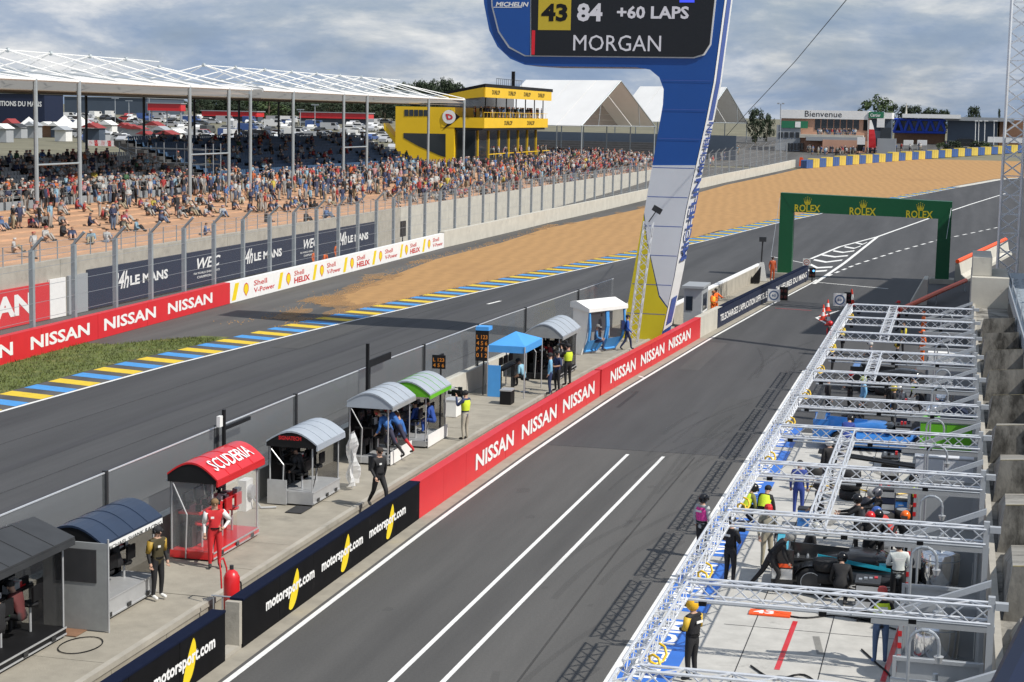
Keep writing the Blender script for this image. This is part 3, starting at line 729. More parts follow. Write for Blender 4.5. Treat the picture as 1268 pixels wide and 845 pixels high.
# ---- retaining wall below the spectator bank, with banner boards
RX = -49.5
r = thing('retaining_wall', 'long concrete retaining wall holding up the spectator terrace', 'wall', (RX, 120, 0))
y = 60.0
while y < 336:
    mb = MB(); h = hb(y+4); mb.b2((RX-.4, y+.012, h-.8), (RX+random.uniform(-.012, .012), y+7.988, 3.28)); mb.build('panel', 'conc' if y < 150 else 'concpale', r); y += 8
def board(name, label, px0, px1, t0, t1, b0, b1, m, cat='banner', thick=.12):
    A, B, C, D = atX(px0, b0, RX+.16), atX(px1, b1, RX+.16), atX(px1, t1, RX+.16), atX(px0, t0, RX+.16)
    z0, z1 = min(A.z, B.z), max(C.z, D.z)
    z0 = max(.02, (A.z+B.z)/2); z1 = (C.z+D.z)/2
    r = thing(name, label, cat, (RX+.1, (A.y+B.y)/2, z0))
    MB().b2((RX+.02, A.y, z0), (RX+.16, B.y, z1)).build('board', m, r)
    return r, A.y, B.y, z0, z1
RXf = lambda y: RX+.16
def rtext(r, t, px0, px1, z0, z1, m='white', off=.03, shear=0):
    ya, yb = (y_at(p, RXf, (z0+z1)/2) for p in (px0, px1))
    MB().text(t, (RX+.16, ya, z0), (0, 1, 0), (0, 0, 1), yb-ya, z1-z0, off=off, shear=shear, lift=.012).build('lettering', m, r)
r, a, b, z0, z1 = board('banner_board', 'red board with white car-maker name on the terrace wall at left edge', -90, 62, 379, 347, 427, 399, 'red')
rtext(r, 'NISSAN', -70, 40, z0+.55, z1-.35, off=.045)
board('banner_board', 'plain white board beside the red one on the terrace wall', 62.6, 82, 347, 343, 398.5, 394, 'white')
board('service_door', 'grey metal service door in the terrace wall', 86, 109.4, 343, 337, 393, 385, 'greywall', 'door')
nav, a, b, z0, z1 = board('banner_board', 'long navy banner with white race lettering on the terrace wall', 110, 466, 335, 274, 384, 307, 'navyboard')
hh = z1-z0
for p0, p1 in ((139, 208), (298, 349), (418, 456)):
    m_ = lerp(p0, p1, .30)
    rtext(nav, '24h', p0, m_, z0+hh*.36, z0+hh*.82, off=.02, shear=.35)
    rtext(nav, 'LE MANS', m_+1.5, p1, z0+hh*.40, z0+hh*.66, off=.035)
for p0, p1 in ((244, 273), (376, 394)):
    rtext(nav, 'WEC', p0, p1, z0+hh*.48, z0+hh*.80, off=.02, shear=.3)
    rtext(nav, 'FIA WORLD ENDURANCE', p0-4, p1-1, z0+hh*.34, z0+hh*.40, off=.01)
    rtext(nav, 'CHAMPIONSHIP', p0, p1-5, z0+hh*.22, z0+hh*.29, off=.01)
# small dark control boxes by the barrier
for px, py in ((512, 296),):
    y = y_at(px, LBX, .8); rr = thing('signal_board', 'black square signal board on a post behind the white board', 'signal', (LBX(y)-.9, y, 0))
    MB().b2((LBX(y)-1.0, y-.6, 1.6), (LBX(y)-.85, y+.6, 2.9)).build('panel', 'black', rr); MB().b2((LBX(y)-1.0, y-.05, 0), (LBX(y)-.92, y+.05, 1.6)).build('post', 'darksteel', rr)
q = thing('crowd_railing', 'low wire crowd railing on top of the terrace wall', 'railing', (RX-.2, 150, 3.28))
y = 62.0; st = MB()
while y < 335: st.b2((RX-.22, y, 3.285), (RX-.17, y+.05, 4.35)); y += 2.0
tag(st.build('upright', 'postgrey', q), kind='stuff')
for z in (3.6, 3.95, 4.33): MB().tube((RX-.2, 62, z), (RX-.2, 335, z), .02, 4).build('rail_wire', 'steel', q)
# ---- spectator bank, stepped
prof = [(-49.7, 0.5), (-49.7, 3.12)]
for i in range(9):
    x = -49.7-2*i; prof += [(x-1.95, 3.12+.115*i+.02), (x-2.0, 3.12+.115*(i+1))]
prof += [(-68.5, 4.17), (-68.5, .5)]
mb = MB(); mb.prism(prof, 'y', 55, 335); struct(mb, 'spectator_bank', 'bank')
# ------------------------------------------------------------------ grandstands
SX = -66.0
def grandstand(label, y0, y1, bays, posts, rows, z0, rise, seatm, ties):
    r = thing('grandstand', label, 'grandstand', (SX, (y0+y1)/2, 4.0))
    zr = 13.9
    # stepped deck
    prof = [(SX-3.6, 3.4), (SX-3.6, z0)]
    for i in range(rows): prof += [(SX-3.6-.82*(i+1), z0+rise*i), (SX-3.6-.82*(i+1), z0+rise*(i+1))]
    prof += [(prof[-1][0]-.8, prof[-1][1]), (prof[-1][0]-.8, prof[-1][1]-.5), (SX-6.5, 3.4)]
    MB().prism(prof, 'y', y0, y1-2).build('stepped_deck', 'standfloor', r)
    mb = MB()
    for i in range(rows):
        y = y0+.4; k = 0
        while y < y1-2.5:
            k += 1
            if k % 26 > 1:
                x = SX-3.6-.82*i-.35; z = z0+rise*i
                mb.b2((x-.2, y, z+.30), (x+.2, y+.44, z+.36)); mb.add([(x-.2, y, z+.36), (x-.2, y+.44, z+.36), (x-.27, y+.44, z+.74), (x-.27, y, z+.74)], [(0, 1, 2, 3)])
            y += .52
    tag(mb.build('seats', seatm, r), kind='stuff')
    # front parapet and railing
    MB().b2((SX-3.4, y0, 3.4), (SX-3.2, y1-2, z0+.15)).build('front_parapet', 'greywall', r)
    mb = MB(); y = y0
    while y < y1-2: mb.tube((SX-3.1, y, z0-.6), (SX-3.1, y, z0+1.05), .03, 4); y += 1.2
    for z in (1.05, .55): mb.tube((SX-3.1, y0, z0+z), (SX-3.1, y1-2, z0+z), .025, 4)
    tag(mb.build('railing', 'standgrey', r), kind='stuff')
    for y in posts:
        MB().tube((SX, y, 3.3), (SX, y, zr), .17, 8).build('post', 'standgrey', r)
    for ya_, yb_, zz_ in ties: MB().tube((SX, ya_, zz_), (SX, yb_, zz_), .08, 6).build('tie_rail', 'standgrey', r)
    for y in [y0+6+i*13.5 for i in range(int((y1-y0-6)/13.5)+1)]:
        MB().tube((SX-22, y, 4.5), (SX-22, y, 13.6), .15, 6).build('rear_post', 'darksteel', r)
    # membrane roof with scallops
    D = 24.0; nyp = bays*6+1; nxp = 13; mb = MB()
    for j in range(nyp):
        t = j/(nyp-1); y = lerp(y0, y1, t); b = (t*bays) % 1.0
        end = min(1, (1-t)*bays*.8)
        for i in range(nxp):
            s = i/(nxp-1); x = SX-D*s
            z = zr-.0*s+(sin(pi*min(1, s*2.2) if s < .4545 else pi*.5) if False else 0)
            arch = min(1, s/.16)**.75
            sc_ = abs(sin(pi*b))
            mb.v.append((x, y, zr+.02+arch*(.10+.62*sc_)*(.35+.65*end)-.9*s-.55*(1-end)*(1-s)))
    for j in range(nyp-1):
        for i in range(nxp-1): mb.f.append((j*nxp+i, (j+1)*nxp+i, (j+1)*nxp+i+1, j*nxp+i+1)); mb.m.append(0)
    roof = mb.build('roof_membrane', 'membrane', r, smooth=False)
    # soffit frames
    MB().b2((SX-D, y0, 13.05), (SX-.2, y1-1.5, 13.12)).build('soffit', 'brown', r)
    MB().tube((SX, y0, zr-.06), (SX, y1, zr-.06), .13, 6).build('edge_tube', 'whitetube', r)
    bl = (y1-y0)/bays
    # space truss over the membrane
    for X0, X1, X2, za in ((SX, SX-8, SX-14, 16.3),):
        for i in range(bays):
            a = Vector((X1, y0+bl*(i+.5), za-(.5 if i == bays-1 else 0)))
            mb = MB().ball(a, .22, n=6, k=4); mb.build('truss_node', 'standgrey', r)
            for (xx, yy, zz) in ((X0, y0+bl*i, zr+.1), (X0, y0+bl*(i+1), zr+.1), (X2, y0+bl*i, zr+.4), (X2, y0+bl*(i+1), zr+.4)):
                MB().tube(a, (xx, yy, zz), .06, 5).build('roof_brace', 'whitetube', r)
            if i < bays-1:
                MB().tube(a, a+Vector((0, bl, 0)), .05, 5).build('ridge_chord', 'whitetube', r)
        for i in range(bays):   # dark ribs from apex line to the front
            MB().tube((X1, y0+bl*i, za-1.3), (X0, y0+bl*i, zr+.12), .06, 5).build('rib', 'standgrey', r)
    return r
ST1 = (92, 161); ST2 = (163.5, 236.5)
grandstand('low grandstand of pale grey seats under a white membrane roof at left', 91.2, 160.6, 10, [105, 119.2, 125.9, 146.3, 155, 160.2], 10, 4.55, .27, 'seatgrey', [(119.2, 125.9, 7.6), (146.3, 155, 7.9)])
grandstand('grandstand of blue seats under the second white membrane roof', 163.4, 236.4, 9, [171.5, 186.9, 194.9, 219.3, 236.2], 14, 4.45, .30, 'seatblue', [(186.9, 194.9, 8.0)])
# scaffold stair between the stands
r = thing('scaffold_stair', 'grey scaffold stair tower in the gap between the two grandstands', 'scaffold', (SX-8, 160, 4))
for i, y in enumerate((158.8, 160.6, 162.4)):
    for x in (SX-4, SX-7, SX-10, SX-13): MB().tube((x, y, 3.9), (x, y, 8.6), .05, 5).build('standard', 'steel', r)
for z in (5.2, 6.6, 8.0):
    for y in (158.8, 162.4): MB().tube((SX-4, y, z), (SX-13, y, z), .04, 5).build('ledger', 'steel', r)
for i in range(3): MB().tube((SX-4-3*i, 158.75, 5+i), (SX-7-3*i, 158.75, 6.2+i), .05, 5).build('stair_string', 'steel', r)
# ------------------------------------------------------------------ yellow tyre-maker hospitality building
BY = 256.0
r = thing('yellow_building', 'yellow hospitality building with black slanted roof and flying letter emblem', 'building', (-74, BY, 4))
def bx(px, py, Y=BY): return atY(px, py, Y)
Lx, Rx = bx(490, 140).x, bx(563, 140).x
MB().b2((Lx, BY, 2.0), (Rx, BY+26, bx(500, 132).z)).build('wall', 'yellow', r)
dx = bx(600, 150).x
MB().b2((Rx-2, BY-.05, 9.9), (dx, BY+42, 11.4)).build('balcony', 'yellow', r)
MB().b2((Rx-2, BY+.2, 9.55), (dx-.3, BY+41, 9.88)).build('balcony_soffit', 'darksteel', r)
# roof: black wedge with yellow fascia
A = bx(601, 106); zt = A.z
mb = MB(); mb.add([(Lx+1.5, BY+2, 13.6), (dx+.3, BY-1, zt-.25), (dx+.3, BY+44, zt-.25), (Lx+1.5, BY+44, 13.9), (Lx+1.5, BY+2, 14.0), (dx+.3, BY-1, zt+.25), (dx+.3, BY+44, zt+.25), (Lx+1.5, BY+44, 14.3)], [(0, 1, 2, 3), (7, 6, 5, 4), (0, 4, 5, 1), (1, 5, 6, 2), (2, 6, 7, 3), (3, 7, 4, 0)])
mb.build('roof', 'black', r)
fa = MB().b2((dx+.1, BY-.9, zt-1.75), (dx+.32, BY+43, zt-.27)).build('roof_fascia', 'yellow', r)
mb = MB(); mb.add([(Lx+1.6, BY+1.6, 13.2), (dx+.1, BY-1.05, zt-1.7), (dx+.1, BY-1.05, zt-.27), (Lx+1.6, BY+1.6, 13.62)], [(0, 1, 2, 3)]); mb.add([(Lx+1.6, BY+1.75, 13.2), (dx+.1, BY-.9, zt-1.7), (dx+.1, BY-.9, zt-.27), (Lx+1.6, BY+1.75, 13.62)], [(3, 2, 1, 0)])
mb.build('side_fascia', 'yellow', r)
for i in range(4):
    y = BY+3+i*10; MB().text('DUNLOP', (dx+.33, y, zt-1.3), (0, 1, 0), (0, 0, 1), 4.6, .7, off=.03).build('lettering', 'black', r)
for i in range(2):
    y = BY+12+i*15; MB().text('DUNLOP', (dx+.01, y, 10.3), (0, 1, 0), (0, 0, 1), 5, .7, off=.03).build('lettering', 'black', r)
MB().b2((Rx-1.9, BY+1, 11.45), (Rx-1.4, BY+42, zt-1.3)).build('lounge_wall', 'winglass', r)
for i in range(7): MB().b2((dx-.5, BY+2+i*6.3, 11.4), (dx-.35, BY+2.15+i*6.3, zt-1.0)).build('lounge_post', 'black', r)
mb = MB()
for i in range(22): mb.b2((dx-.12, BY+i*1.94, 11.4), (dx-.08, BY+.04+i*1.94, 12.2))
mb.b2((dx-.13, BY, 12.18), (dx-.06, BY+42, 12.24)); tag(mb.build('balcony_rail', 'yellow', r), kind='stuff')
MB().b2((Rx, BY+.8, 3.6), (dx-1.6, BY+40, 9.5)).build('lower_glazing', 'winglass', r)
for i in range(7): MB().b2((dx-1.6, BY+2+i*6.3, 3.6), (dx-1.4, BY+2.2+i*6.3, 9.54)).build('mullion', 'yellow', r)
MB().b2((Rx, BY-.3, 3.0), (dx+.8, BY+40, 5.3)).build('plinth', 'darksteel', r)
MB().b2((dx+.78, BY-.3, 6.0), (dx+.84, BY+40, 6.12)).build('terrace_rail', 'yellow', r)
for i in range(10): MB().b2((dx+.785, BY+i*3.9, 5.3), (dx+.835, BY+.08+i*3.9, 6.0)).build('rail_post', 'yellow', r)
def facepoly(pix, m, nm, d=.05, Y=BY):
    pts = [bx(*p, Y) for p in pix]; n = len(pts); mb = MB()
    mb.add([(p.x, Y-d, p.z) for p in pts]+[(p.x, Y+.02, p.z) for p in pts], [tuple(range(n)), tuple(range(2*n-1, n-1, -1))]+[(i, n+i, n+(i+1) % n, (i+1) % n) for i in range(n)])
    return mb.build(nm, m, r)
for i in range(5):
    facepoly([(501+i*6, 136+i*.1), (506+i*6, 136+i*.1), (506+i*6, 144), (501+i*6, 144)], 'winglass', 'window')
facepoly([(500, 165), (552, 166), (552, 195), (545, 193), (518, 181), (500, 171)], 'winglass', 'large_window')
facepoly([(548, 141), (558, 136), (570, 145), (558, 155), (549, 160), (556, 152)], 'black', 'emblem', .10)
c = bx(556.5, 145); mb = MB()
mb.lathe((c.x, BY-.16, c.z), [(1.02, 0), (1.02, .05)], 20, axis='y'); mb.build('emblem_disc', 'white', r)
MB().text('D', (c.x-.55, BY-.18, c.z-.42), (1, 0, 0), (0, 0, 1), 1.15, .85, off=.05, shear=-.25, lift=.01).build('emblem_letter', 'redpaint', r)
mb = MB(); S0, S1 = bx(474, 160), bx(493, 185)
mb.add([(S0.x, BY+.5, S0.z), (S1.x, BY+.5, S1.z), (S1.x, BY+.5, S1.z+.9), (S0.x, BY+.5, S0.z+.9), (S0.x, BY+3, S0.z), (S1.x, BY+3, S1.z), (S1.x, BY+3, S1.z+.9), (S0.x, BY+3, S0.z+.9)], [(0, 1, 2, 3), (7, 6, 5, 4), (0, 4, 5, 1), (3, 2, 6, 7), (0, 3, 7, 4), (1, 5, 6, 2)]); mb.build('outer_stair', 'yellow', r)
# parapet rail on the roof
mb = MB()
for i in range(14): mb.b2((dx-4, BY+22+i*1.3, zt), (dx-3.95, BY+22.05+i*1.3, zt+1.5))
mb.b2((dx-4.02, BY+22, zt+1.45), (dx-3.93, BY+40, zt+1.52)); tag(mb.build('roof_rail', 'darksteel', r), kind='stuff')
MB().b2((dx-4.3, BY+33, zt+.2), (dx-3.8, BY+33.5, zt+2.9)).build('roof_mast', 'black', r)
# ------------------------------------------------------------------ marquees
def marquee(label, apex, width, length, eave, ang, ground):
    r = thing('marquee', label, 'tent', (apex.x, apex.y, ground), radians(ang))
    # local: gable plane at y=0 facing -y, ridge runs +y
    h = apex.z-ground; e = eave-ground; w = width/2
    for i in range(4):
        a, b = length*i/4, length*(i+1)/4-.12
        for s in (-1, 1):
            mb = MB(); o = .12
            mb.add([(0, a, h), (s*w, a, e), (s*w, b, e), (0, b, h), (0, a, h-o), (s*w, a, e-o), (s*w, b, e-o), (0, b, h-o)], [(0, 1, 2, 3), (7, 6, 5, 4), (0, 4, 5, 1), (2, 6, 7, 3), (1, 5, 6, 2)])
            mb.build('roof_panel', 'membrane', r, world=False)
    # gable slats: horizontal seams of the recessed end panel
    N = 8
    for i in range(N):
        z0, z1 = lerp(e, h, i/N)+.03, lerp(e, h, (i+1)/N)-.03; w0, w1 = w*(1-i/N)*.97, w*(1-(i+1)/N)*.97
        MB().add([(-w0, 8.5, z0), (w0, 8.5, z0), (w1, 8.5, z1), (-w1, 8.5, z1)], [(0, 1, 2, 3)]).build('gable_panel', 'gablecloth', r, world=False)
    for s in (-1, 1):
        MB().tube((s*w*.99, .05, e-.05), (0, .05, h-.1), .12, 6).build('gable_rafter', 'standgrey', r, world=False)
        MB().tube((s*w*.55, .1, e), (s*w*.5, .1, lerp(h, e, .5)-.1), .07, 6).build('gable_strut', 'standgrey', r, world=False)
        for k in range(5): MB().tube((s*w*.97, length*k/4+(.1 if k < 4 else -.1), 0), (s*w*.97, length*k/4+(.1 if k < 4 else -.1), e), .12, 6).build('leg', 'standgrey', r, world=False)
    MB().tube((-w, .05, e), (w, .05, e), .1, 6).build('tie_beam', 'standgrey', r, world=False)
    return r
marquee('large white marquee with open gable beside the yellow building', Vector((-61.9, 330, 18.7)), 26, 22, 10.2, 68, 3.6)
_a = atY(900, 108, 420)
marquee('second white marquee partly hidden by the blue screen tower', _a, 22, 24, 11.0, 68, 5.2)
r = thing('bleacher', 'low dark bleacher under the white marquees packed with people', 'bleacher', (-72, 352, 4.4))
for i in range(6): MB().b2((-92, 352+i*1.6, 3.5), (-50, 353.58+i*1.6, 4.6+i*.45)).build('step', 'standfloor', r)
MB().b2((-94, 362.5, 3.5), (-44, 362.8, 8.6)).build('rear_screen', 'bluegrey', r)
# ------------------------------------------------------------------ welcome building at the end of the straight
WY = 402.0
r = thing('welcome_building', 'low terracotta reception building with white Bienvenue fascia', 'building', (atY(1036, 190, WY).x, WY, hb(WY)))
def panel(nm, x0, y0, x1, y1, m, d0=0.0, depth=1.0, root=None, Y=WY):
    a, b = atY(x0, y1, Y), atY(x1, y0, Y)
    return MB().b2((a.x, Y-d0, a.z), (b.x, Y-d0+depth, b.z)).build(nm, m, root or r)
zt = atY(1000, 138, WY)
panel('fascia', 966, 138, 1076, 146.5, 'white', .5, 14)
panel('fascia', 1076, 140, 1105, 147, 'white', .4, 14)
w0, w1 = atY(997, 145, WY), atY(1043, 138.5, WY)
MB().text('Bienvenue', (w0.x, WY-.5, w0.z+.05), (1, 0, 0), (0, 0, 1), w1.x-w0.x, (w1.z-w0.z), off=.0, lift=.03).build('lettering', 'darksteel', r)
panel('wall', 966, 146.6, 1078, 192, 'terracotta', 0, 12)
for i in range(7): panel('window', 1009+i*8, 148, 1016.2+i*8, 161, 'winglass', .1, .2)
panel('lobby_door', 1069, 147.5, 1075, 162, 'black', .12, .2)
panel('terrace', 992, 168, 1070, 170.5, 'concpale', 4, 4)
panel('terrace_wall', 1020, 174, 1066, 188, 'terracotta', 4.2, 4)
panel('terrace_step', 1000, 170.6, 1068, 174, 'greywall', 4.1, 4)
for i in range(4): panel('window', 965+i*6.8, 164, 970+i*6.8, 170.5, 'winglass', .6, .6)
for i in range(5): panel('window', 975+i*4.2, 177.5, 978.6+i*4.2, 186, 'winglass', .62, .6)
panel('annex', 961, 155.5, 992, 186.5, 'greywall', .5, .5)
panel('green_sign', 968, 150.5, 1001, 158.5, 'signgreen', .7, .15); panel('sign_panel', 985, 151, 992, 158, 'white', .76, .05)
panel('green_sign', 1076, 139, 1095, 146.5, 'signgreen', .8, .3)
s0, s1 = atY(1078, 144.8, WY), atY(1091, 141, WY)
MB().text('Cartier', (s0.x, WY-.8, s0.z), (1, 0, 0), (0, 0, 1), s1.x-s0.x, s1.z-s0.z, off=.02, lift=.03).build('lettering', 'white', r)
panel('side_wing', 1076.2, 147.2, 1104, 190, 'bluegrey', -.3, 10)
panel('wing_wall', 1086, 172, 1110, 190, 'greywall', 1, 2)
panel('poster_panel', 1063, 170, 1073, 179, 'white', 5, .2); panel('poster_panel', 1063, 179.2, 1073, 187, 'black', 5, .2)
panel('wing_panel', 1086, 146.5, 1096, 158, 'white', .8, .3); panel('wing_shade', 1090, 158.5, 1104, 172, 'winglass', .6, .3)
def flag(label, px, t, b, Y):
    A, B = atY(px, b, Y), atY(px, t, Y); fr_ = thing('feather_flag', label, 'flag', (A.x, Y, A.z))
    MB().tube(A, B, .06, 5).build('pole', 'white', fr_)
    h = B.z-A.z; mb = MB(); n = 6
    for i in range(n+1):
        z = A.z+h*(.08+.92*i/n); w = 1.6*(1-(i/n)**2*.75)
        mb.v += [(A.x+.05, Y-.02, z), (A.x+.05+w, Y-.15*sin(i), z)]
    for i in range(n): mb.f.append((2*i, 2*i+1, 2*i+3, 2*i+2)); mb.m.append(0 if i < 4 else 1)
    mb.build('cloth', ['redpaint', 'white'], fr_)
flag('red and white feather flag before the welcome building', 1075, 149, 186, 394)
# blue truss hall + dark cladding hall
HY = 446.0
r = thing('truss_hall', 'dark hall with open blue triangular roof trusses behind the tyre wall', 'building', (atY(1138, 190, HY).x, HY, hb(HY)))
panel('roof', 1118, 142.5, 1190, 146, 'white', 3, 18, Y=HY)
panel('wall', 1106, 148, 1171, 192, 'bluegrey', -2, 12, Y=HY)
panel('clerestory', 1107, 149, 1170, 163, 'winglass', -1.9, .3, Y=HY)
panel('lower_band', 1107, 166.5, 1170, 186, 'wood', -1.5, .3, Y=HY)
for i in range(5):
    x = 1107+i*13.2
    for (p, q) in (((x, 163), (x+5.5, 148)), ((x+5.5, 148), (x+11, 163))):
        a, b = atY(*p, HY), atY(*q, HY); MB().tube((a.x, HY-.5, a.z), (b.x, HY-.5, b.z), .35, 6).build('truss_diagonal', 'trussblue', r)
for yy_ in (148, 163.5):
    a, b = atY(1106, yy_, HY), atY(1171, yy_+1.2, HY); MB().tube((a.x, HY-.55, a.z), (b.x, HY-.55, b.z), .3, 6).build('truss_chord', 'trussblue', r)
a = atY(1122, 147, HY); MB().tube((a.x, HY-1, a.z), (a.x, HY-1, a.z+3.6), .35, 6, r2=.1).build('vent_mast', 'concpale', r)
r = thing('clad_hall', 'plain blue-grey clad hall at right behind the tyre wall', 'building', (atY(1210, 190, HY).x, HY, hb(HY)))
panel('wall', 1172, 149.5, 1236, 192, 'bluegrey', 0, 20, Y=HY); panel('roof', 1171, 146.5, 1256, 149.4, 'greywall', 1.5, 24, Y=HY)
panel('plinth', 1174, 176, 1236, 186, 'greywall', .15, .3, Y=HY); panel('wing', 1236.2, 150, 1300, 190, 'wood', -1, 20, Y=HY)
panel('wing_band', 1223, 171, 1290, 176.5, 'white', .6, .4, Y=HY)
for i, px in enumerate((1207.5, 1211.5, 1219, 1230.5)):
    a, b = atY(px, 180, 425), atY(px+.8, 150, 425); q = thing('lamp_post', 'slim white lamp post, number %s from left before the clad hall' % ('first', 'second', 'third', 'fourth')[i], 'lamp post', (a.x, 425, a.z))
    MB().tube(a, b, .09, 6).build('pole', 'white', q); MB().box((b.x+.3, 425, b.z), (.9, .4, .2)).build('lamp_head', 'white', q)
for i, (px, t) in enumerate(((967, 128.5),)):
    a, b = atY(px, 170, 380), atY(px, t, 380); q = thing('floodlight_mast', 'tall twin floodlight mast at the left end of the welcome building', 'lamp post', (a.x, 380, hb(380)))
    MB().tube((a.x, 380, hb(380)), b, .1, 6).build('pole', 'steel', q)
    for s in (-1, 1): MB().box((b.x+s*.5, 380, b.z), (.5, .3, .3)).build('floodlight', 'steel', q)
# billboards, tents and kiosks behind the tyre wall
for i, (x0, y0, x1, y1, m) in enumerate(((1119, 174, 1131, 180, 'white'), (1136, 174, 1148, 180, 'white'))):
    a, b = atY(x0, y1, 420), atY(x1, y0, 420); q = thing('kiosk_awning', ['left', 'right'][i]+' of two small white awnings behind the tyre wall', 'awning', (a.x, 420, hb(420)))
    MB().b2((a.x, 419, a.z), (b.x, 421.5, b.z)).build('canopy', m, q)
    for s in (a.x+.1, b.x-.1): MB().tube((s, 419.1, hb(419)), (s, 419.1, a.z), .06, 5).build('leg', 'steel', q)
# ------------------------------------------------------------------ tyre wall
pts = [MG(*p) for p in [(995, 209), (1035, 205.5), (1080, 201.8), (1130, 198), (1180, 194.5), (1250, 190), (1300, 187)]]
mb = MB(); fc = [Vector((-62, 345, 0)), Vector((-44, 343, 0))]+[Vector((p.x+(i-3)*.2, p.y+1.6, 0)) for i, p in enumerate(pts)]
for k, p in enumerate(fc):
    for j in range(9): y = lerp(p.y, 470, j/8); mb.v.append((p.x, y, hb(y)+.02))
for k in range(len(fc)-1):
    for j in range(8): mb.f.append((k*9+j, (k+1)*9+j, (k+1)*9+j+1, k*9+j+1)); mb.m.append(0)
struct(mb, 'forecourt', 'oldasphalt')
r = thing('tyre_barrier', 'long tyre wall of alternating blue and yellow bundles round the gravel trap', 'tyre wall', pts[2])
seg = []; Ltot = 0
for a, b in zip(pts[:-1], pts[1:]):
    seg.append((Ltot, a, b)); Ltot += (b-a).length
def along(s):
    for (l0, a, b) in reversed(seg):
        if s >= l0: return a.lerp(b, min(1, (s-l0)/(b-a).length)), (b-a).normalized()
s = 0; k = 0
pxs = [995+i*8.2 for i in range(38)]
def block_geo():
    mb = MB(); L, h, d = 1.0, 1.0, 1.2
    mb.prism([(-.5, 0), (.5, 0), (.5, .9), (.44, 1.0), (-.44, 1.0), (-.5, .9)], 'y', -d/2, d/2)
    for i in range(3): mb.b2((-.5+i/3+.02, -d/2-.03, .02), (-.5+(i+1)/3-.02, -d/2+.01, .97))
    return mb
bm_b = block_geo().mesh('tyre_block_blue', 'tyreblue'); bm_y = block_geo().mesh('tyre_block_yellow', 'tyreyellow')
def along_px(px):
    lo, hi = 0, Ltot
    for _ in range(40):
        m = (lo+hi)/2; p, _d = along(m)
        if P(p.x, p.y, p.z)[0] < px: lo = m
        else: hi = m
    return lo
for k in range(len(pxs)-1):
    s0, s1 = along_px(pxs[k]), along_px(pxs[k+1]); p, d = along((s0+s1)/2)
    if s1-s0 < .3: continue
    o = bpy.data.objects.new('tyre_block', bm_y if k % 2 else bm_b); COL.objects.link(o); o.parent = r
    o.location = Vector((p.x, p.y, hb(p.y)))-Vector(r.location); o.rotation_euler = (0, 0, atan2(d.y, d.x)); o.scale = ((s1-s0)*.97, 1, random.uniform(1.62, 1.78)*(1.06 if k % 2 else .98))
a = MG(991, 206); q = thing('orange_marker', 'small orange marker board at the left end of the tyre wall', 'marker', a)
MB().prism([(a.x-.2, a.z), (a.x+1.5, a.z), (a.x+.4, a.z+1.7), (a.x-.1, a.z+1.7)], 'y', a.y-.5, a.y-.3).build('board', 'orange', q)
# ------------------------------------------------------------------ far left: exhibition area, car park, trees
def crown_mesh(name, n, seed, m, tall=1.0, conif=False):
    rnd = random.Random(seed); mb = MB()
    clumps = []
    for _ in range(26):
        t = rnd.random(); a = rnd.uniform(0, 2*pi); rr = (1-t if conif else sqrt(max(0.02, 1-(2*t-1)**2)))*rnd.uniform(.45, 1.0)
        clumps.append((.5*rr*cos(a), .5*rr*sin(a), (.18+.80*t)*tall, rnd.uniform(.10, .19)))
    for _ in range(n):
        c = rnd.choice(clumps); d = Vector((rnd.gauss(0, 1), rnd.gauss(0, 1), rnd.gauss(0, 1))).normalized()*c[3]*rnd.uniform(.55, 1.1)
        p = Vector(c[:3])+d; s = rnd.uniform(.022, .045)
        nrm = (d.normalized()+Vector((rnd.uniform(-.7, .7), rnd.uniform(-.7, .7), rnd.uniform(-.3, .9)))).normalized()
        u = nrm.orthogonal().normalized(); v = nrm.cross(u)
        mb.quad(p-u*s, p-v*s*.8, p+u*s, p+v*s*.8)
    return mb.mesh(name, m)
CR = [crown_mesh('crown_a', 1700, 1, 'leaf'), crown_mesh('crown_b', 1700, 2, 'leafdark'), crown_mesh('crown_c', 1700, 3, 'leafdark'), crown_mesh('crown_d', 1200, 4, 'leafdark', 1.0, True)]
def trunk_mesh():
    mb = MB(); mb.tube((0, 0, 0), (.01, 0, .35), .035, 7, r2=.024); mb.tube((.01, 0, .35), (0, .01, .75), .024, 6, r2=.008)
    for i in range(6):
        a = i*1.05; mb.tube((0, 0, .28+.06*i), (.28*cos(a), .28*sin(a), .5+.06*i), .012, 5, r2=.004)
    return mb.mesh('trunk', 'bark')
TR = trunk_mesh()
def tree(kind, x, y, z, h, w, label, group=None):
    o = thing('tree', label, 'tree', (x, y, z), random.uniform(0, 6), group); o.scale = (w, w, h)
    for nm, me in (('trunk', TR), ('crown', CR[kind])):
        c = bpy.data.objects.new(nm, me); COL.objects.link(c); c.parent = o
    return o
def tree_px(kind, px, top, base, Y, wpx, label, group=None):
    a, b = atY(px, base, Y), atY(px, top, Y); z = T(a.x, Y)-.3
    return tree(kind, a.x, Y, z, (b.z-z), wpx*Y/FPX, label, group)
tree_px(0, 333, 119, 152, 520, 62, 'bright green round tree seen under the second grandstand roof')
tree_px(0, 1083, 122, 150, 520, 46, 'tall green tree above the welcome building roof')
for i, (px, tp, w) in enumerate(((1112, 131, 30), (1132, 133, 28), (1152, 135.5, 26), (1168, 138, 22))):
    tree_px(1 if i % 2 else 2, px, tp, 155, 540, w, 'dark tree in the row behind the blue truss hall', 'trees behind the truss hall')
tree_px(1, 1206, 134, 152, 560, 20, 'lone round tree above the clad hall roof')
tree_px(3, 1237, 136, 152, 560, 8, 'thin conifer above the right end of the clad hall')
tree_px(1, 936, 137, 160, 430, 22, 'dark tree left of the floodlight mast'); tree_px(2, 950, 143, 160, 440, 18, 'small dark tree beside the floodlight mast')
random.seed(11)
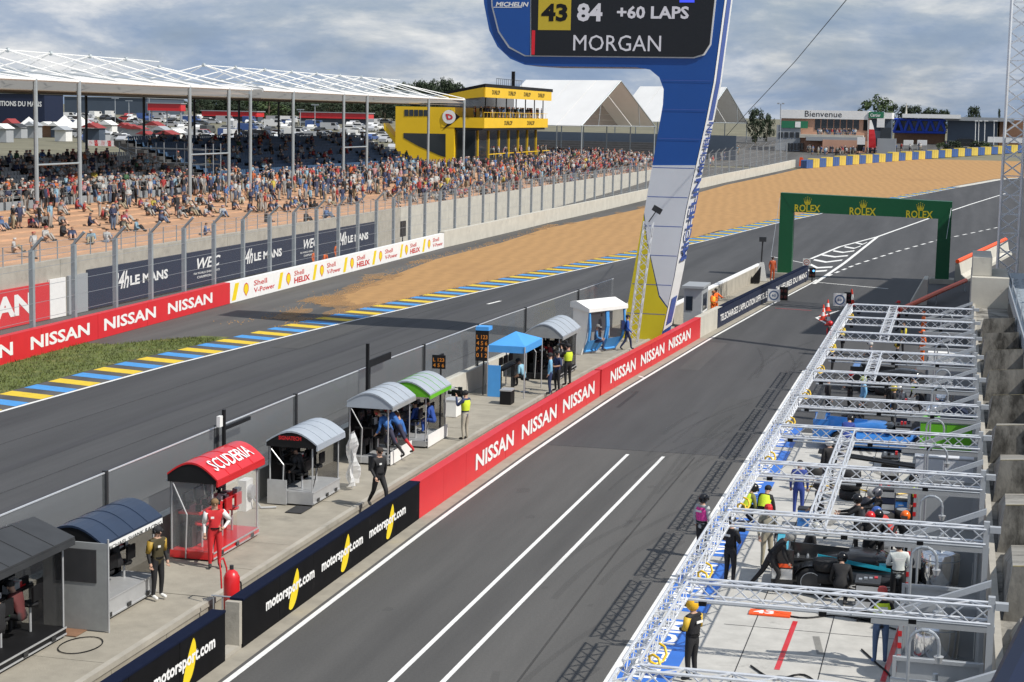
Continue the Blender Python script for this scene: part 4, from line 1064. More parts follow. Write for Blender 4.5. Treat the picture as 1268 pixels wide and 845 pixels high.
for i in range(30):
    px = 235+i*11.3+random.uniform(-4, 4); Y = random.uniform(600, 760)
    tp = interp([(235, 122), (420, 117), (520, 104), (575, 101), (620, 108), (660, 116)], px)+random.uniform(-3, 4)
    tree_px(1 if i % 3 else 2, px, tp, 155, Y, random.uniform(26, 40), 'dark woodland tree on the hill behind the grandstands', 'woodland trees on the hill')
for i in range(26):
    px = 250+i*10+random.uniform(-5, 5); Y = random.uniform(560, 620)
    tree_px(2, px, 126+random.uniform(-3, 5), 158, Y, random.uniform(24, 36), 'dark woodland tree low behind the car park', 'woodland trees behind the car park')
# exhibition buildings and canopies
def far_box(name, label, cat, x0, y0, x1, y1, Y, m, depth=10, extra=None):
    a, b = atY(x0, y1, Y), atY(x1, y0, Y); q = thing(name, label, cat, (a.x, Y, T(a.x, Y)))
    MB().b2((a.x, Y, a.z), (b.x, Y+depth, b.z)).build('wall', m, q)
    MB().b2((a.x-.3, Y-.3, b.z+.02), (b.x+.3, Y+depth+.3, b.z+.25)).build('roof', 'greywall', q)
    return q, a, b
q, a, b = far_box('exhibition_hall', 'navy exhibition hall with white sign lettering at far left', 'building', -40, 117, 55, 152, 420, 'navyboard')
s0, s1 = atY(-20, 131, 420), atY(52, 126, 420)
MB().text('EXPOSITIONS DU MANS', (s0.x, 419.95, s0.z), (1, 0, 0), (0, 0, 1), s1.x-s0.x, s1.z-s0.z, off=.03, lift=.03).build('lettering', 'white', q)
far_box('grey_hall', 'long dark grey hall in the distance left of the car park', 'building', 80, 122, 182, 146, 560, 'bluegrey', 30)
q, a, b = far_box('red_canopy', 'red sign canopy over the distant car park entrance', 'canopy', 183, 129, 224, 137, 440, 'redpaint', 3)
for px in (186, 205, 222): p = atY(px, 137, 440); MB().tube((p.x, 441, T(p.x, 441)), (p.x, 441, p.z), .2, 6).build('post', 'steel', q)
q, a, b = far_box('red_canopy', 'long dark red fascia of a distant garage behind parked cars', 'canopy', 371, 141, 455, 146, 500, 'redpaint', 6)
MB().b2((a.x, 501, T(a.x, 500)), (b.x, 505, a.z)).build('garage_wall', 'bluegrey', q)
q, a, b = far_box('red_canopy', 'dark red fascia seen between the two grandstands', 'canopy', 250, 139, 318, 143.5, 505, 'redpaint', 6)
MB().b2((a.x, 506, T(a.x, 500)), (b.x, 510, a.z)).build('garage_wall', 'bluegrey', q)
for i, (px, py) in enumerate(((36, 152), (80, 150), (100, 151))):
    p = atY(px, py, 330); z = T(p.x, 330); q = thing('pagoda_tent', ['white pagoda tent at the far left exhibition', 'white pagoda tent between the first two stand posts', 'white pagoda tent just right of the second stand post'][i], 'tent', (p.x, 330, z))
    mb = MB(); hh = p.z-z; mb.add([(p.x-2, 328, z+hh*.6), (p.x+2, 328, z+hh*.6), (p.x+2, 332, z+hh*.6), (p.x-2, 332, z+hh*.6), (p.x, 330, z+hh+1.2)], [(0, 1, 4), (1, 2, 4), (2, 3, 4), (3, 0, 4)]); mb.build('canopy', 'fabwhite', q)
    for sx in (-1.9, 1.9):
        for sy in (-1.9, 1.9): MB().tube((p.x+sx, 330+sy, z), (p.x+sx, 330+sy, z+hh*.6), .08, 5).build('leg', 'steel', q)
# red and white barriers on the grass
random.seed(5)
# parked cars
def car_mesh(name, m, van=False):
    mb = MB(); L, Wd = (5.0, 1.95) if van else (4.3, 1.78)
    prof = [(-.5, .18), (.5, .18), (.5, .45), (.48, .62), (.30, .68), (.16, 1.0), (-.30, 1.0), (-.44, .70), (-.5, .62)] if not van else [(-.5, .15), (.5, .15), (.5, .55), (.44, .62), (.34, 1.0), (-.49, 1.0), (-.5, .95)]
    H = 2.1 if van else 1.45
    mb.prism([(x*L, z*H) for x, z in prof], 'y', -Wd/2, Wd/2)
    b = MB(); b.v, b.f, b.m = mb.v, mb.f, mb.m
    for s in (-1, 1):
        y = s*(Wd/2+.01)
        pts = [(.24*L, .69*H), (.14*L, .95*H), (-.28*L, .95*H), (-.40*L, .70*H)] if not van else [(.36*L, .64*H), (.31*L, .95*H), (.12*L, .95*H), (.12*L, .64*H)]
        mb.add([(x, y, z) for x, z in pts], [(0, 1, 2, 3) if s > 0 else (3, 2, 1, 0)], 1)
        for wx in (-.31*L, .31*L): mb.lathe((wx, s*(Wd/2-.1), .32), [(.32, -.12), (.32, .12)], 10, 1, axis='y')
    x0, x1 = ((.30*L, .16*L) if not van else (.43*L, .345*L))
    mb.add([(x0+.02, -Wd*.42, .70*H), (x0+.02, Wd*.42, .70*H), (x1+.02, Wd*.40, .98*H), (x1+.02, -Wd*.40, .98*H)], [(0, 1, 2, 3)], 1)
    return mb.mesh(name, [m, 'carglass'])
cc = [('white', (.75, .75, .74)), ('silver', (.45, .46, .48)), ('dark grey', (.08, .085, .09)), ('black', (.02, .02, .022)), ('blue', (.05, .10, .28)), ('red', (.40, .03, .03))]
cars = []
for nm, c in cc:
    M['cp_'+nm] = mat('car_paint_'+nm.replace(' ', '_'), c, .25, coat=.6)
    cars.append((nm, car_mesh('parked_car', 'cp_'+nm), car_mesh('parked_van', 'cp_'+nm, True)))
cnt = 0
for row in range(19):
    Y = 268+row*15
    px = 60.0 if row > 4 else 112.0
    while px < 485:
        p = atY(px, 150, Y); wt = random.random()
        if p.x > -82-(Y-300)*.05: break
        k = random.choices(range(6), (44, 24, 12, 10, 6, 4))[0]; van = random.random() < .16
        if random.random() < .84 and cnt < 295:
            o = bpy.data.objects.new('parked_van' if van else 'parked_car', cars[k][2 if van else 1]); COL.objects.link(o)
            o.location = (p.x, Y+random.uniform(-2, 2), T(p.x, Y)-.05); o.rotation_euler = (0, 0, random.choice((0, pi/2))+random.uniform(-.15, .15))
            tag(o, '%s %s, %s rows of the distant car park, %s' % (cars[k][0], 'van' if van else 'car', 'near' if row < 7 else 'middle' if row < 13 else 'far', 'under the first roof' if px < 236 else 'between the roofs' if px < 320 else 'left of the second stand posts' if px < 400 else 'near the yellow building'), 'van' if van else 'car', 'vehicles in the distant car park'); cnt += 1
        px += 5.6*FPX/Y*random.uniform(.75, 1.25)
M['dullred'] = mat('faded_red', (.26, .035, .035), .8, var=.1)
# small stalls and awnings of the exhibition ground
random.seed(31)
for i in range(24):
    px = 2+i*9.3+random.uniform(-2, 2); Y = random.uniform(262, 350); p = atY(px, 150, Y); z = T(p.x, Y); w = random.uniform(1.6, 3.4); h = random.uniform(2.2, 3.6)
    nm, mm = random.choice([('dull red', 'dullred'), ('white', 'fabwhite'), ('dark blue', 'navyboard'), ('grey', 'cabinet'), ('charcoal', 'boothdark'), ('grey', 'cabinet'), ('dull red', 'dullred')])
    q = thing('exhibition_stall', '%s %s awning stall on the exhibition ground %s' % ('low' if h < 2.9 else 'tall', nm, 'left of the first stand post' if px < 45 else 'between the first two stand posts' if px < 97 else 'right of the second stand post'), 'stall', (p.x, Y, z), 0, 'stalls on the exhibition ground')
    MB().b2((p.x-w/2, Y, z), (p.x+w/2, Y+2.4, z+h*.72)).build('counter', random.choice(['cabinet', 'wood', 'fabwhite', 'bluegrey']), q); MB().prism([(p.x-w/2-.3, z+h*.74), (p.x+w/2+.3, z+h*.74), (p.x, z+h)], 'y', Y-.9, Y+2.5).build('awning', mm, q)
q = bpy.data.objects.new('parked_car', cars[3][1]); COL.objects.link(q); p = atY(1197, 186, 432); q.location = (p.x, 432, hb(432)); q.scale = (1.5, 1.5, 1.5); tag(q, 'black car parked before the clad hall at right', 'car')
for i, (px, w, h) in enumerate(((1168, 2.0, 1.6), (1180, 3.0, 2.0), (1212, 3.4, 2.2), (1224, 2.6, 1.7), (1003, 2.2, 1.8), (1058, 2.4, 1.5))):
    p = atY(px, 186, 418); tree(i % 3, p.x, 418, hb(418)-.9, h+1.0, w+1.4, ['low bush at the left corner of the clad hall', 'round bush left of the black parked car', 'broad bush right of the black parked car', 'bush below the white band of the clad hall', 'bush before the annex of the welcome building', 'bush at the right end of the terracotta terrace'][i])
# light masts in the car park
for i, px in enumerate((143, 160, 185, 390, 372)):
    Y = 460; a, b = atY(px, 165, Y), atY(px, (122, 125, 118, 130, 136)[i], Y); q = thing('light_mast', 'thin light mast in the car park, %s from left' % ('first', 'second', 'third', 'fifth', 'fourth')[i], 'lamp post', (a.x, Y, T(a.x, Y)))
    MB().tube((a.x, Y, T(a.x, Y)), (a.x, Y, b.z), .12, 6).build('pole', 'steel', q); MB().box((a.x, Y, b.z), (2.0, .4, .25)).build('lamp_head', 'steel', q)
# red-white water barriers by the field
me = MB().prism([(-.9, 0), (.9, 0), (.75, .9), (-.75, .9)], 'y', -.2, .2).mesh('plastic_barrier', 'redpaint'); me2 = me.copy(); me2.materials.clear(); me2.materials.append(M['white'])
for i in range(22):
    p = atY(112+i*4.1, 172, 265); o = bpy.data.objects.new('plastic_barrier', me if i % 2 else me2); COL.objects.link(o); o.location = (p.x, 265, T(p.x, 265)); tag(o, '%s plastic barrier in the row beyond the first grandstand' % ('red' if i % 2 else 'white'), 'barrier', 'red and white barriers on the field')
# ------------------------------------------------------------------ blue screen tower
TY = 91.0; TD = 3.0
r = thing('screen_tower', 'giant blue scoreboard tower shaped like a seven with black results screen', 'tower', tuple(atY(795, 430, TY).xy)+(0.1,))
def tp(pix, Y=TY): return [(lambda q: (q.x, q.z))(atY(*p, Y)) for p in pix]
out = [(596, -45), (599.5, 5), (606, 38), (616, 58), (632, 73), (650, 80.5), (680, 82.5), (788, 83.5), (805, 86.5), (816.5, 96), (822, 111), (821, 130), (808, 205), (796, 275), (767.5, 432), (816, 434), (820.5, 410), (835, 341), (849, 261), (860, 212), (874, 149), (883.5, 101), (897, 0), (902, -45)]
MB().prism(tp(out)[::-1], 'y', TY, TY+TD).build('body', 'blue', r)
def plate(nm, pix, m, d):
    return MB().prism(tp(pix)[::-1], 'y', TY-d, TY-.004).build(nm, m, r)
plate('screen_border', [(606.5, -44), (609, 8), (617, 40), (630, 59.5), (650, 70), (860, 72.5), (873, 68.5), (881, 56), (887, 2), (891, -44)], 'white', .05)
plate('blue_panel', [(608.5, -43), (611, 8), (619, 39), (632, 58), (651, 68.6), (657, 69), (657, -43)], 'blue', .09)
scr = plate('screen', [(658.5, -43), (658.5, 69), (859, 71), (871.5, 67), (879.3, 55), (885, 2), (889, -43)], 'screen', .11)
def ttext(t, x0, y0, x1, y1, m, d=.115, off=.02, par=None, shear=0):
    a, b = atY(x0, y1, TY), atY(x1, y0, TY)
    MB().text(t, (a.x, TY-d, a.z), (1, 0, 0), (0, 0, 1), b.x-a.x, b.z-a.z, off=off, shear=shear, lift=.01).build('lettering', m, par or r)
def tplate(nm, x0, y0, x1, y1, m, d, par):
    a, b = atY(x0, y1, TY), atY(x1, y0, TY)
    return MB().b2((a.x, TY-d, a.z), (b.x, TY-d+.01, b.z)).build(nm, m, par)
tplate('number_tile', 667, -14, 708.5, 37.5, 'ledyellow', .125, scr); ttext('43', 671, 5, 704, 27, 'black', .127, .04, scr)
ttext('84', 715, 4.5, 747, 27, 'ledwhite', .115, .035, scr); ttext('+60 LAPS', 764.5, 8, 854, 23.5, 'ledwhite', .115, .03, scr); ttext('MORGAN', 710.5, 44.5, 819.5, 63, 'ledwhite', .115, 0.0, scr)
tplate('red_bar', 658.8, 38, 663.5, 68, 'ledred', .125, scr); tplate('blue_strip', 842, -14, 861, 3.5, 'ledblue', .125, scr)
ttext('MICHELIN', 614.5, 3, 655.5, 8.5, 'white', .092, .035, None, .2); tplate('underline', 611.5, 9.2, 647, 9.8, 'white', .1, r)
# plain pale field and yellow foot of the column
plate('pale_field', [(808, 205), (798, 263), (802, 300), (817, 366), (827, 380), (835, 341), (849, 261), (861.5, 205)], 'palepanel', .03)
plate('yellow_foot', [(797.3, 266), (768, 431.5), (815.5, 433.5), (820.5, 410), (826.6, 382), (816, 368), (801.3, 301)], 'mustard', .03)
for k in range(9):
    yy_ = 100+k*36; a, b = atY(interp([(100, 818), (130, 821), (205, 808), (275, 796), (432, 768)], yy_)+1, yy_, TY), atY(interp([(100, 883.5), (149, 874), (212, 860), (261, 849), (341, 835), (432, 816)], yy_)-1, yy_, TY); MB().b2((a.x, TY-.034, a.z), (b.x, TY-.031, a.z+.035)).build('panel_seam', 'sideblue', r)
# right edge: white band with blue stripe above and vertical lettering below
eg = [(902, -45), (897, 0), (883.5, 101), (874, 149), (860, 212), (849, 261), (835, 341), (820.5, 410)]
ev = [atY(*p, TY) for p in eg]; mb = MB()
for a, b in zip(ev[:-1], ev[1:]): mb.quad((a.x+.03, TY+.02, a.z), (b.x+.03, TY+.02, b.z), (b.x+.03, TY+TD-.02, b.z), (a.x+.03, TY+TD-.02, a.z))
sp_ = mb.build('side_band', 'white', r); mb = MB()
for a, b in zip(ev[:3], ev[1:4]): mb.quad((a.x+.05, TY+.75, a.z), (b.x+.05, TY+.75, b.z), (b.x+.05, TY+TD-.75, b.z), (a.x+.05, TY+TD-.75, a.z))
mb.build('side_stripe', 'sideblue', sp_)
a, b = atY(857.5, 222, TY), atY(838, 325, TY); MB().text('MICHELIN', (b.x+.06, TY+TD-.35, b.z), a-b, (0, -1, 0), (a-b).length, TD-.9, off=.03, lift=.05).build('lettering', 'sideblue', sp_)
a, b = atY(873.5, 151, TY), atY(858.5, 218, TY); MB().text('MICHELIN', (b.x+.06, TY+TD-.55, b.z), a-b, (0, -1, 0), (a-b).length, TD-1.2, off=.03, lift=.05).build('lettering', 'sideblue', sp_)
a, b = atY(829, 371, TY), atY(821.5, 405, TY); mb = MB(); mb.quad((a.x+.05, TY+.6, a.z), (b.x+.05, TY+.6, b.z), (b.x+.05, TY+TD-.6, b.z), (a.x+.05, TY+TD-.6, a.z)); mb.build('side_block', 'sideblue', sp_)
# lattice helper
def lattice(root, A, B, w, n, rc, rl, m, sides=4, single=True):
    A, B = Vector(A), Vector(B); ax = (B-A).normalized()
    u = Vector((1, 0, 0)); u = (u-ax*u.dot(ax)).normalized(); v = ax.cross(u)
    cs = [(-1, -1), (1, -1), (1, 1), (-1, 1)] if sides == 4 else [(-1, -1), (1, -1), (0, .8)]
    off = [u*(a*w/2)+v*(b*w/2) for a, b in cs]
    for o in off: MB().tube(A+o, B+o, rc, 5).build('chord', m, root)
    lace = MB()
    for k in range(n):
        p, q = A.lerp(B, k/n), A.lerp(B, (k+1)/n)
        for i in range(len(off)):
            o1, o2 = off[i], off[(i+1) % len(off)]
            if (k+i) % 2: o1, o2 = o2, o1
            if single: MB().tube(p+o1, q+o2, rl, 4).build('brace', m, root)
            else: lace.tube(p+o1, q+o2, rl, 4)
            if single: pass
    if not single: tag(lace.build('lacing', m, root), kind='stuff')
q = thing('lattice_mast', 'slim aluminium lattice mast with aerial leaning up the screen tower', 'mast', tuple(atY(784, 424, 89.6).xy)+(.5,))
lattice(q, (atY(784, 424, 89.6).x, 89.6, .5), atY(803.5, 275, 89.6), .45, 16, .035, .022, 'alu')
a = atY(803.5, 275, 89.6); b = atY(814, 260, 89.6); MB().tube(a, b, .03, 5).build('aerial', 'darksteel', q); MB().box(b, (.5, .05, .3), ry=.5).build('aerial_head', 'darksteel', q)
# ------------------------------------------------------------------ green gantry over the pit exit
GY = 137.0; GD = 1.1
a = atY(964, 340, GY)
r = thing('timing_gantry', 'dark green square arch with gold lettering over the pit exit', 'gantry', (-7, GY, 0))
V = {k: atY(*p, GY) for k, p in dict(tl=(966.7, 238.9), tr=(1179.5, 250.3), bl=(962.6, 341), bli=(979.6, 343), il=(982.7, 262.7), ir=(1161.9, 271.3), bri=(1157.5, 352), br=(1174.5, 353)).items()}
for nm, ks in (('leg', ('tl', 'il', 'bli', 'bl')), ('leg', ('ir', 'tr', 'br', 'bri'))):
    pl = [(V[k].x, max(0, V[k].z)) for k in ks]; MB().prism(pl, 'y', GY, GY+GD).build(nm, 'greendark', r)
MB().prism([(V[k].x, V[k].z) for k in ('tl', 'tr', 'ir', 'il')], 'y', GY-.012, GY+GD+.012).build('crossbeam', 'greendark', r)
def crown(mb, x, y, z, w, h):
    Y = y-.014
    base = [(-.34, 0), (.34, 0), (.36, .12), (-.36, .12)]
    mb.add([(x+a*w, Y, z+b*h) for a, b in base], [(0, 1, 2, 3)])
    for i, (a, hh) in enumerate(((-.5, .72), (-.26, .88), (0, 1.0), (.26, .88), (.5, .72))):
        mb.add([(x+a*.62*w-.09*w, Y, z+.14*h), (x+a*.62*w+.09*w, Y, z+.14*h), (x+a*w, Y, z+hh*h*.9)], [(0, 1, 2)])
        mb.lathe((x+a*w, Y, z+hh*h*.92), [(.055*w, 0), (.055*w, .004)], 8, axis='y')
    return mb
for (x0, y0, x1, y1, cx0, cx1, cy0, cy1) in ((984, 255, 1016, 262.3, 995.5, 1005, 243.5, 253.5), (1052, 258.7, 1085, 266.5, 1064.5, 1074, 247.5, 257.5), (1122, 262.5, 1155.5, 270, 1135, 1145, 250.5, 261)):
    a, b = atY(x0, y1, GY), atY(x1, y0, GY)
    MB().text('ROLEX', (a.x, GY-.014, a.z), (1, 0, 0), (0, 0, 1), b.x-a.x, b.z-a.z+.05, off=.02, lift=.006).build('lettering', 'gold', r)
    a, b = atY(cx0, cy1, GY), atY(cx1, cy0, GY); crown(MB(), (a.x+b.x)/2, GY-.006, a.z, b.x-a.x, b.z-a.z).build('crown_emblem', 'gold', r)
mb = MB()
for x in (V['bl'].x, V['bli'].x, V['bri'].x, V['br'].x): pass
for kx, lab in ((V['bli'].x-.6, 0), (V['bri'].x+.5, 1)): MB().b2((kx-.9, GY-.4, 0.012), (kx+.9, GY+GD+.4, .35)).build('footing', 'conc', r)
# guy wires of the gantry
for (p, q_) in (((966, 245), (955, 318)), ((1178, 258), (1172, 296))):
    a, b = atY(*p, GY), atY(*q_, GY-2); MB().tube(a, b, .02, 4).build('guy_wire', 'steel', r)
# ------------------------------------------------------------------ marshal kiosk, signs, lights, cones
K = atY(846, 402, 99); kz = atY(846, 357, 99).z
r = thing('marshal_kiosk', 'small grey marshal kiosk with window behind the red pit board', 'kiosk', (K.x, 99, 0))
k1 = atY(868, 400, 99).x
MB().b2((K.x, 99, 0), (k1, 101.6, kz)).build('wall', 'cabinet', r); MB().b2((K.x-.12, 98.85, kz+.004), (k1+.12, 101.7, kz+.14)).build('roof', 'greywall', r)
MB().b2((K.x+.12, 98.97, kz-1.25), (K.x+.5, 99.02, kz-.45)).build('window', 'winglass', r)
w = MB().b2((k1-.015, 99.5, kz-1.3), (k1+.03, 101.0, kz-.35)).build('window', 'winglass', r); MB().b2((k1+.005, 99.4, kz-1.4), (k1+.035, 101.1, kz-1.3)).build('sill', 'white', w)
def sign(label, px, py_mid, px_h, gy, ring='ringblue', t='60'):
    g_ = G(px, gy); Y = g_.y; a = atY(px, py_mid, Y); s = px_h*Y/FPX
    q = thing('sign_board', label, 'sign', (g_.x, Y, 0))
    MB().b2((a.x-s/2, Y-.03, a.z-s/2), (a.x+s/2, Y+.03, a.z+s/2)).build('panel', 'white', q)
    mb = MB(); N = 24
    for i in range(N):
        t0, t1 = 2*pi*i/N, 2*pi*(i+1)/N; R1, R2 = s*.40, s*.30
        mb.quad(*[(a.x+R*cos(t_), Y-.036, a.z+R*sin(t_)) for R, t_ in ((R1, t0), (R1, t1), (R2, t1), (R2, t0))])
    mb.build('ring', ring, q)
    MB().text(t, (a.x-s*.17, Y-.034, a.z-s*.11), (1, 0, 0), (0, 0, 1), s*.34, s*.22, off=.02, lift=.004).build('lettering', ring, q)
    MB().tube((a.x, Y+.05, 0), (a.x, Y+.05, a.z), .035, 6).build('post', 'steel', q)
    return a
M['lensdark'] = mat('lens_dark', (.05, .008, .008), .3)
M['ringblue'] = mat('ring_blue', (.06, .12, .25), .5); M['ringred'] = mat('ring_red', (.5, .15, .12), .5)
sign('white square board with dark ring beside the navy banner wall', 958.5, 366, 15, 379)
sign('white square board with dark ring among the cones', 1040, 371.5, 15.5, 384)
sign('small white board with red ring at the end of the navy banner wall', 999, 325, 9, 341, 'ringred', '80')
def lights(label, px, mid, gy, lit=None, s=1.0):
    g_ = G(px, gy); Y = g_.y; a = atY(px, mid, Y); q = thing('signal_light', label, 'traffic light', (g_.x, Y, 0))
    MB().b2((a.x-.28*s, Y-.15, a.z-.45*s), (a.x+.28*s, Y+.15, a.z+.45*s)).build('housing', 'black', q)
    for i in range(2):
        for j in range(2): MB().lathe((a.x+(-.13+.26*i)*s, Y-.15, a.z+(-.2+.4*j)*s), [(.10*s, -.05), (.10*s, .01)], 10, axis='y').build('lens', 'lampblue' if (lit and j and i) else 'lensdark', q)
    MB().tube((a.x, Y, 0), (a.x, Y, a.z-.45*s), .05, 6).build('post', 'darksteel', q)
lights('black double signal light beside the ringed board on the navy wall', 970.5, 364, 372); lights('signal light with lit blue lamp at the end of the navy wall', 1006, 338, 350, True, .8)
lights('black signal light beside the tall cone stack', 1050, 369, 381, None, .8)
def cone_parts():
    b = MB().b2((-.22, -.22, 0.004), (.22, .22, .05)); c = MB().lathe((0, 0, .05), [(.15, 0), (.115, .22)], 12); s_ = MB().lathe((0, 0, .05), [(.114, .222), (.075, .46)], 12); t_ = MB().lathe((0, 0, .05), [(.074, .462), (.03, .68)], 12)
    return [('base', b.mesh('cone_base', 'conered')), ('cone_lower', c.mesh('cone_lower', 'conered')), ('white_band', s_.mesh('cone_band', 'white')), ('cone_tip', t_.mesh('cone_tip', 'conered'))]
CP = cone_parts()
def cone(label, px, py, s=1.0, dz=0, grp=None):
    g_ = G(px, py); q = thing('traffic_cone', label, 'cone', (g_.x, g_.y, .006+dz), 0, grp); q.scale = (s, s, s)
    for nm, me in CP:
        o = bpy.data.objects.new(nm, me); COL.objects.link(o); o.parent = q
for i, (px, py) in enumerate(((1019.5, 392), (1025, 385.5), (1019, 397), (1026, 403), (1054, 379))):
    cone(['red and white cone at the tip of the white corner mark', 'red and white cone on the upper arm of the corner mark', 'red and white cone just below the corner tip', 'red and white cone on the lower arm of the corner mark', 'tall red and white cone beside the ringed board'][i], px, py, 1.0 if i < 4 else 1.5, grp='cones at the pit lane merge')
# ------------------------------------------------------------------ right side: concrete barrier, orange rail, lattice tower
A, B = G(1182, 348), G(1243, 316)
r = thing('concrete_barrier', 'slanted pale concrete barrier with orange rail on top, right of the green arch', 'barrier', (A.x, A.y, 0))
d = (B-A).normalized(); n_ = Vector((d.y, -d.x, 0)); up = Vector((0, 0, 1)); L = (B-A).length
for i in range(4):
    a, b = A+d*(L*i/4+.02), A+d*(L*(i+1)/4-.02); mb = MB(); pr = [(.75, 0), (.75, .25), (.45, .5), (.3, 1.35), (0, 1.35), (0, 0)]
    vs = [a-n_*(-p)+up*z for p, z in pr]+[b-n_*(-p)+up*z for p, z in pr]; k = len(pr)
    mb.add(vs, [(j, (j+1) % k, k+(j+1) % k, k+j) for j in range(k)]+[tuple(range(k)), tuple(range(2*k-1, k-1, -1))]); mb.build('block', 'concpale', r)
MB().tube(A+up*1.5+n_*.15, B+up*1.5+n_*.15, .16, 8).build('orange_rail', 'orange', r)
r = thing('orange_rail_barrier', 'long low orange tube rail in the shade before the green arch', 'rail', tuple(G(1115, 392).xy)+(0,))
a, b, c = G(1113, 385, .8), G(1160, 363, .8), G(1196, 347.5, .8)
MB().path([a, b, c], .16, 8).build('rail', 'orange', r)
for p in (a, b, c): MB().tube((p.x, p.y, .006), (p.x, p.y, .8), .05, 6).build('post', 'steel', r)
a = G(1138, 377); r = thing('concrete_wedge', 'pale concrete wedge block in the shade left of the arch leg', 'block', a)
MB().prism([(a.x-.6, 0), (a.x+.5, 0), (a.x+.5, 1.7), (a.x+.25, 1.7)], 'y', a.y-.5, a.y+2.5).build('block', 'concpale', r)
M['whitealu'] = mat('white_aluminium', (.78, .80, .83), .35, .35, var=.06); LX, LY = 2.62, 112.0
r = thing('lattice_tower', 'tall silver lattice tower at the right edge', 'tower', (LX+.55, LY, 0))
MB().b2((LX-.4, LY-.9, 0), (LX+1.6, LY+.9, 1.2)).build('base_block', 'conc', r)
lattice(r, (LX+.55, LY, 1.2), (LX+.55, LY, 27), 1.15, 30, .085, .055, 'whitealu')
for i in range(22):
    z = 2+i*1.15
    for s in (-1, 1): MB().tube((LX+.55-.57, LY+s*.57, z), (LX+.55+.57, LY+s*.57, z), .025, 4).build('strut', 'alu', r)
r = thing('screen_mast_panel', 'second lattice frame right beside the tall tower', 'tower', (LX+2.2, LY+1, 0))
lattice(r, (LX+2.3, LY+1.5, 0), (LX+2.3, LY+1.5, 24), 1.1, 26, .05, .03, 'steel')
# high cable
r = thing('cable', 'thin dark overhead cable crossing the sky diagonally', 'cable', (4, 100, 30)); pts = [atY(900, 168, 140), atY(925, 140, 132), atY(985, 76, 112), atY(1050, -2, 92), atY(1100, -70, 80)]
MB().path(pts, .022, 4).build('wire', 'darksteel', r)
# unseen boom added right of the frame (it throws the thin band of shade across the pit lane)
r = thing('shade_boom', 'unseen mast and long boom added to shade the pit lane outside the right edge', 'mast', (12.2, 87.4, 0))
MB().tube((12.2, 87.4, 0), (12.2, 87.4, 20.3), .16, 8).build('mast', 'steel', r); MB().b2((11.9, 87.1, 0), (12.5, 87.7, .4)).build('footing', 'conc', r)
a, b = Vector((4.6, 91.8, 20)), Vector((13, 86.95, 20)); MB().tube(a, b, .30, 8).build('boom', 'steel', r)
for k in range(5): p = a.lerp(b, .1+.18*k); MB().box((p.x, p.y, p.z-.45), (.5, .4, .3)).build('floodlight', 'steel', r)  # plain boxes added under the unseen boom, not known lamps
# control building just outside the right of the frame (its shade falls across the pit exit)
r = thing('control_building', 'tall race control block just outside the right edge', 'building', (9.5, 112, 0))
MB().prism([(5.9, 97), (16, 97), (18, 136), (9.6, 136)], 'z', 0, 15.8).build('wall', 'concpale', r); MB().prism([(5.7, 96.8), (16.2, 96.8), (18.2, 136.2), (9.4, 136.2)], 'z', 15.82, 16.2).build('roof', 'greywall', r)
for k in range(4):
    for j in range(6): MB().b2((6.5+j*1.6, 96.94, 1.6+k*3.3), (7.7+j*1.6, 97.02, 3.4+k*3.3)).build('window', 'winglass', r)
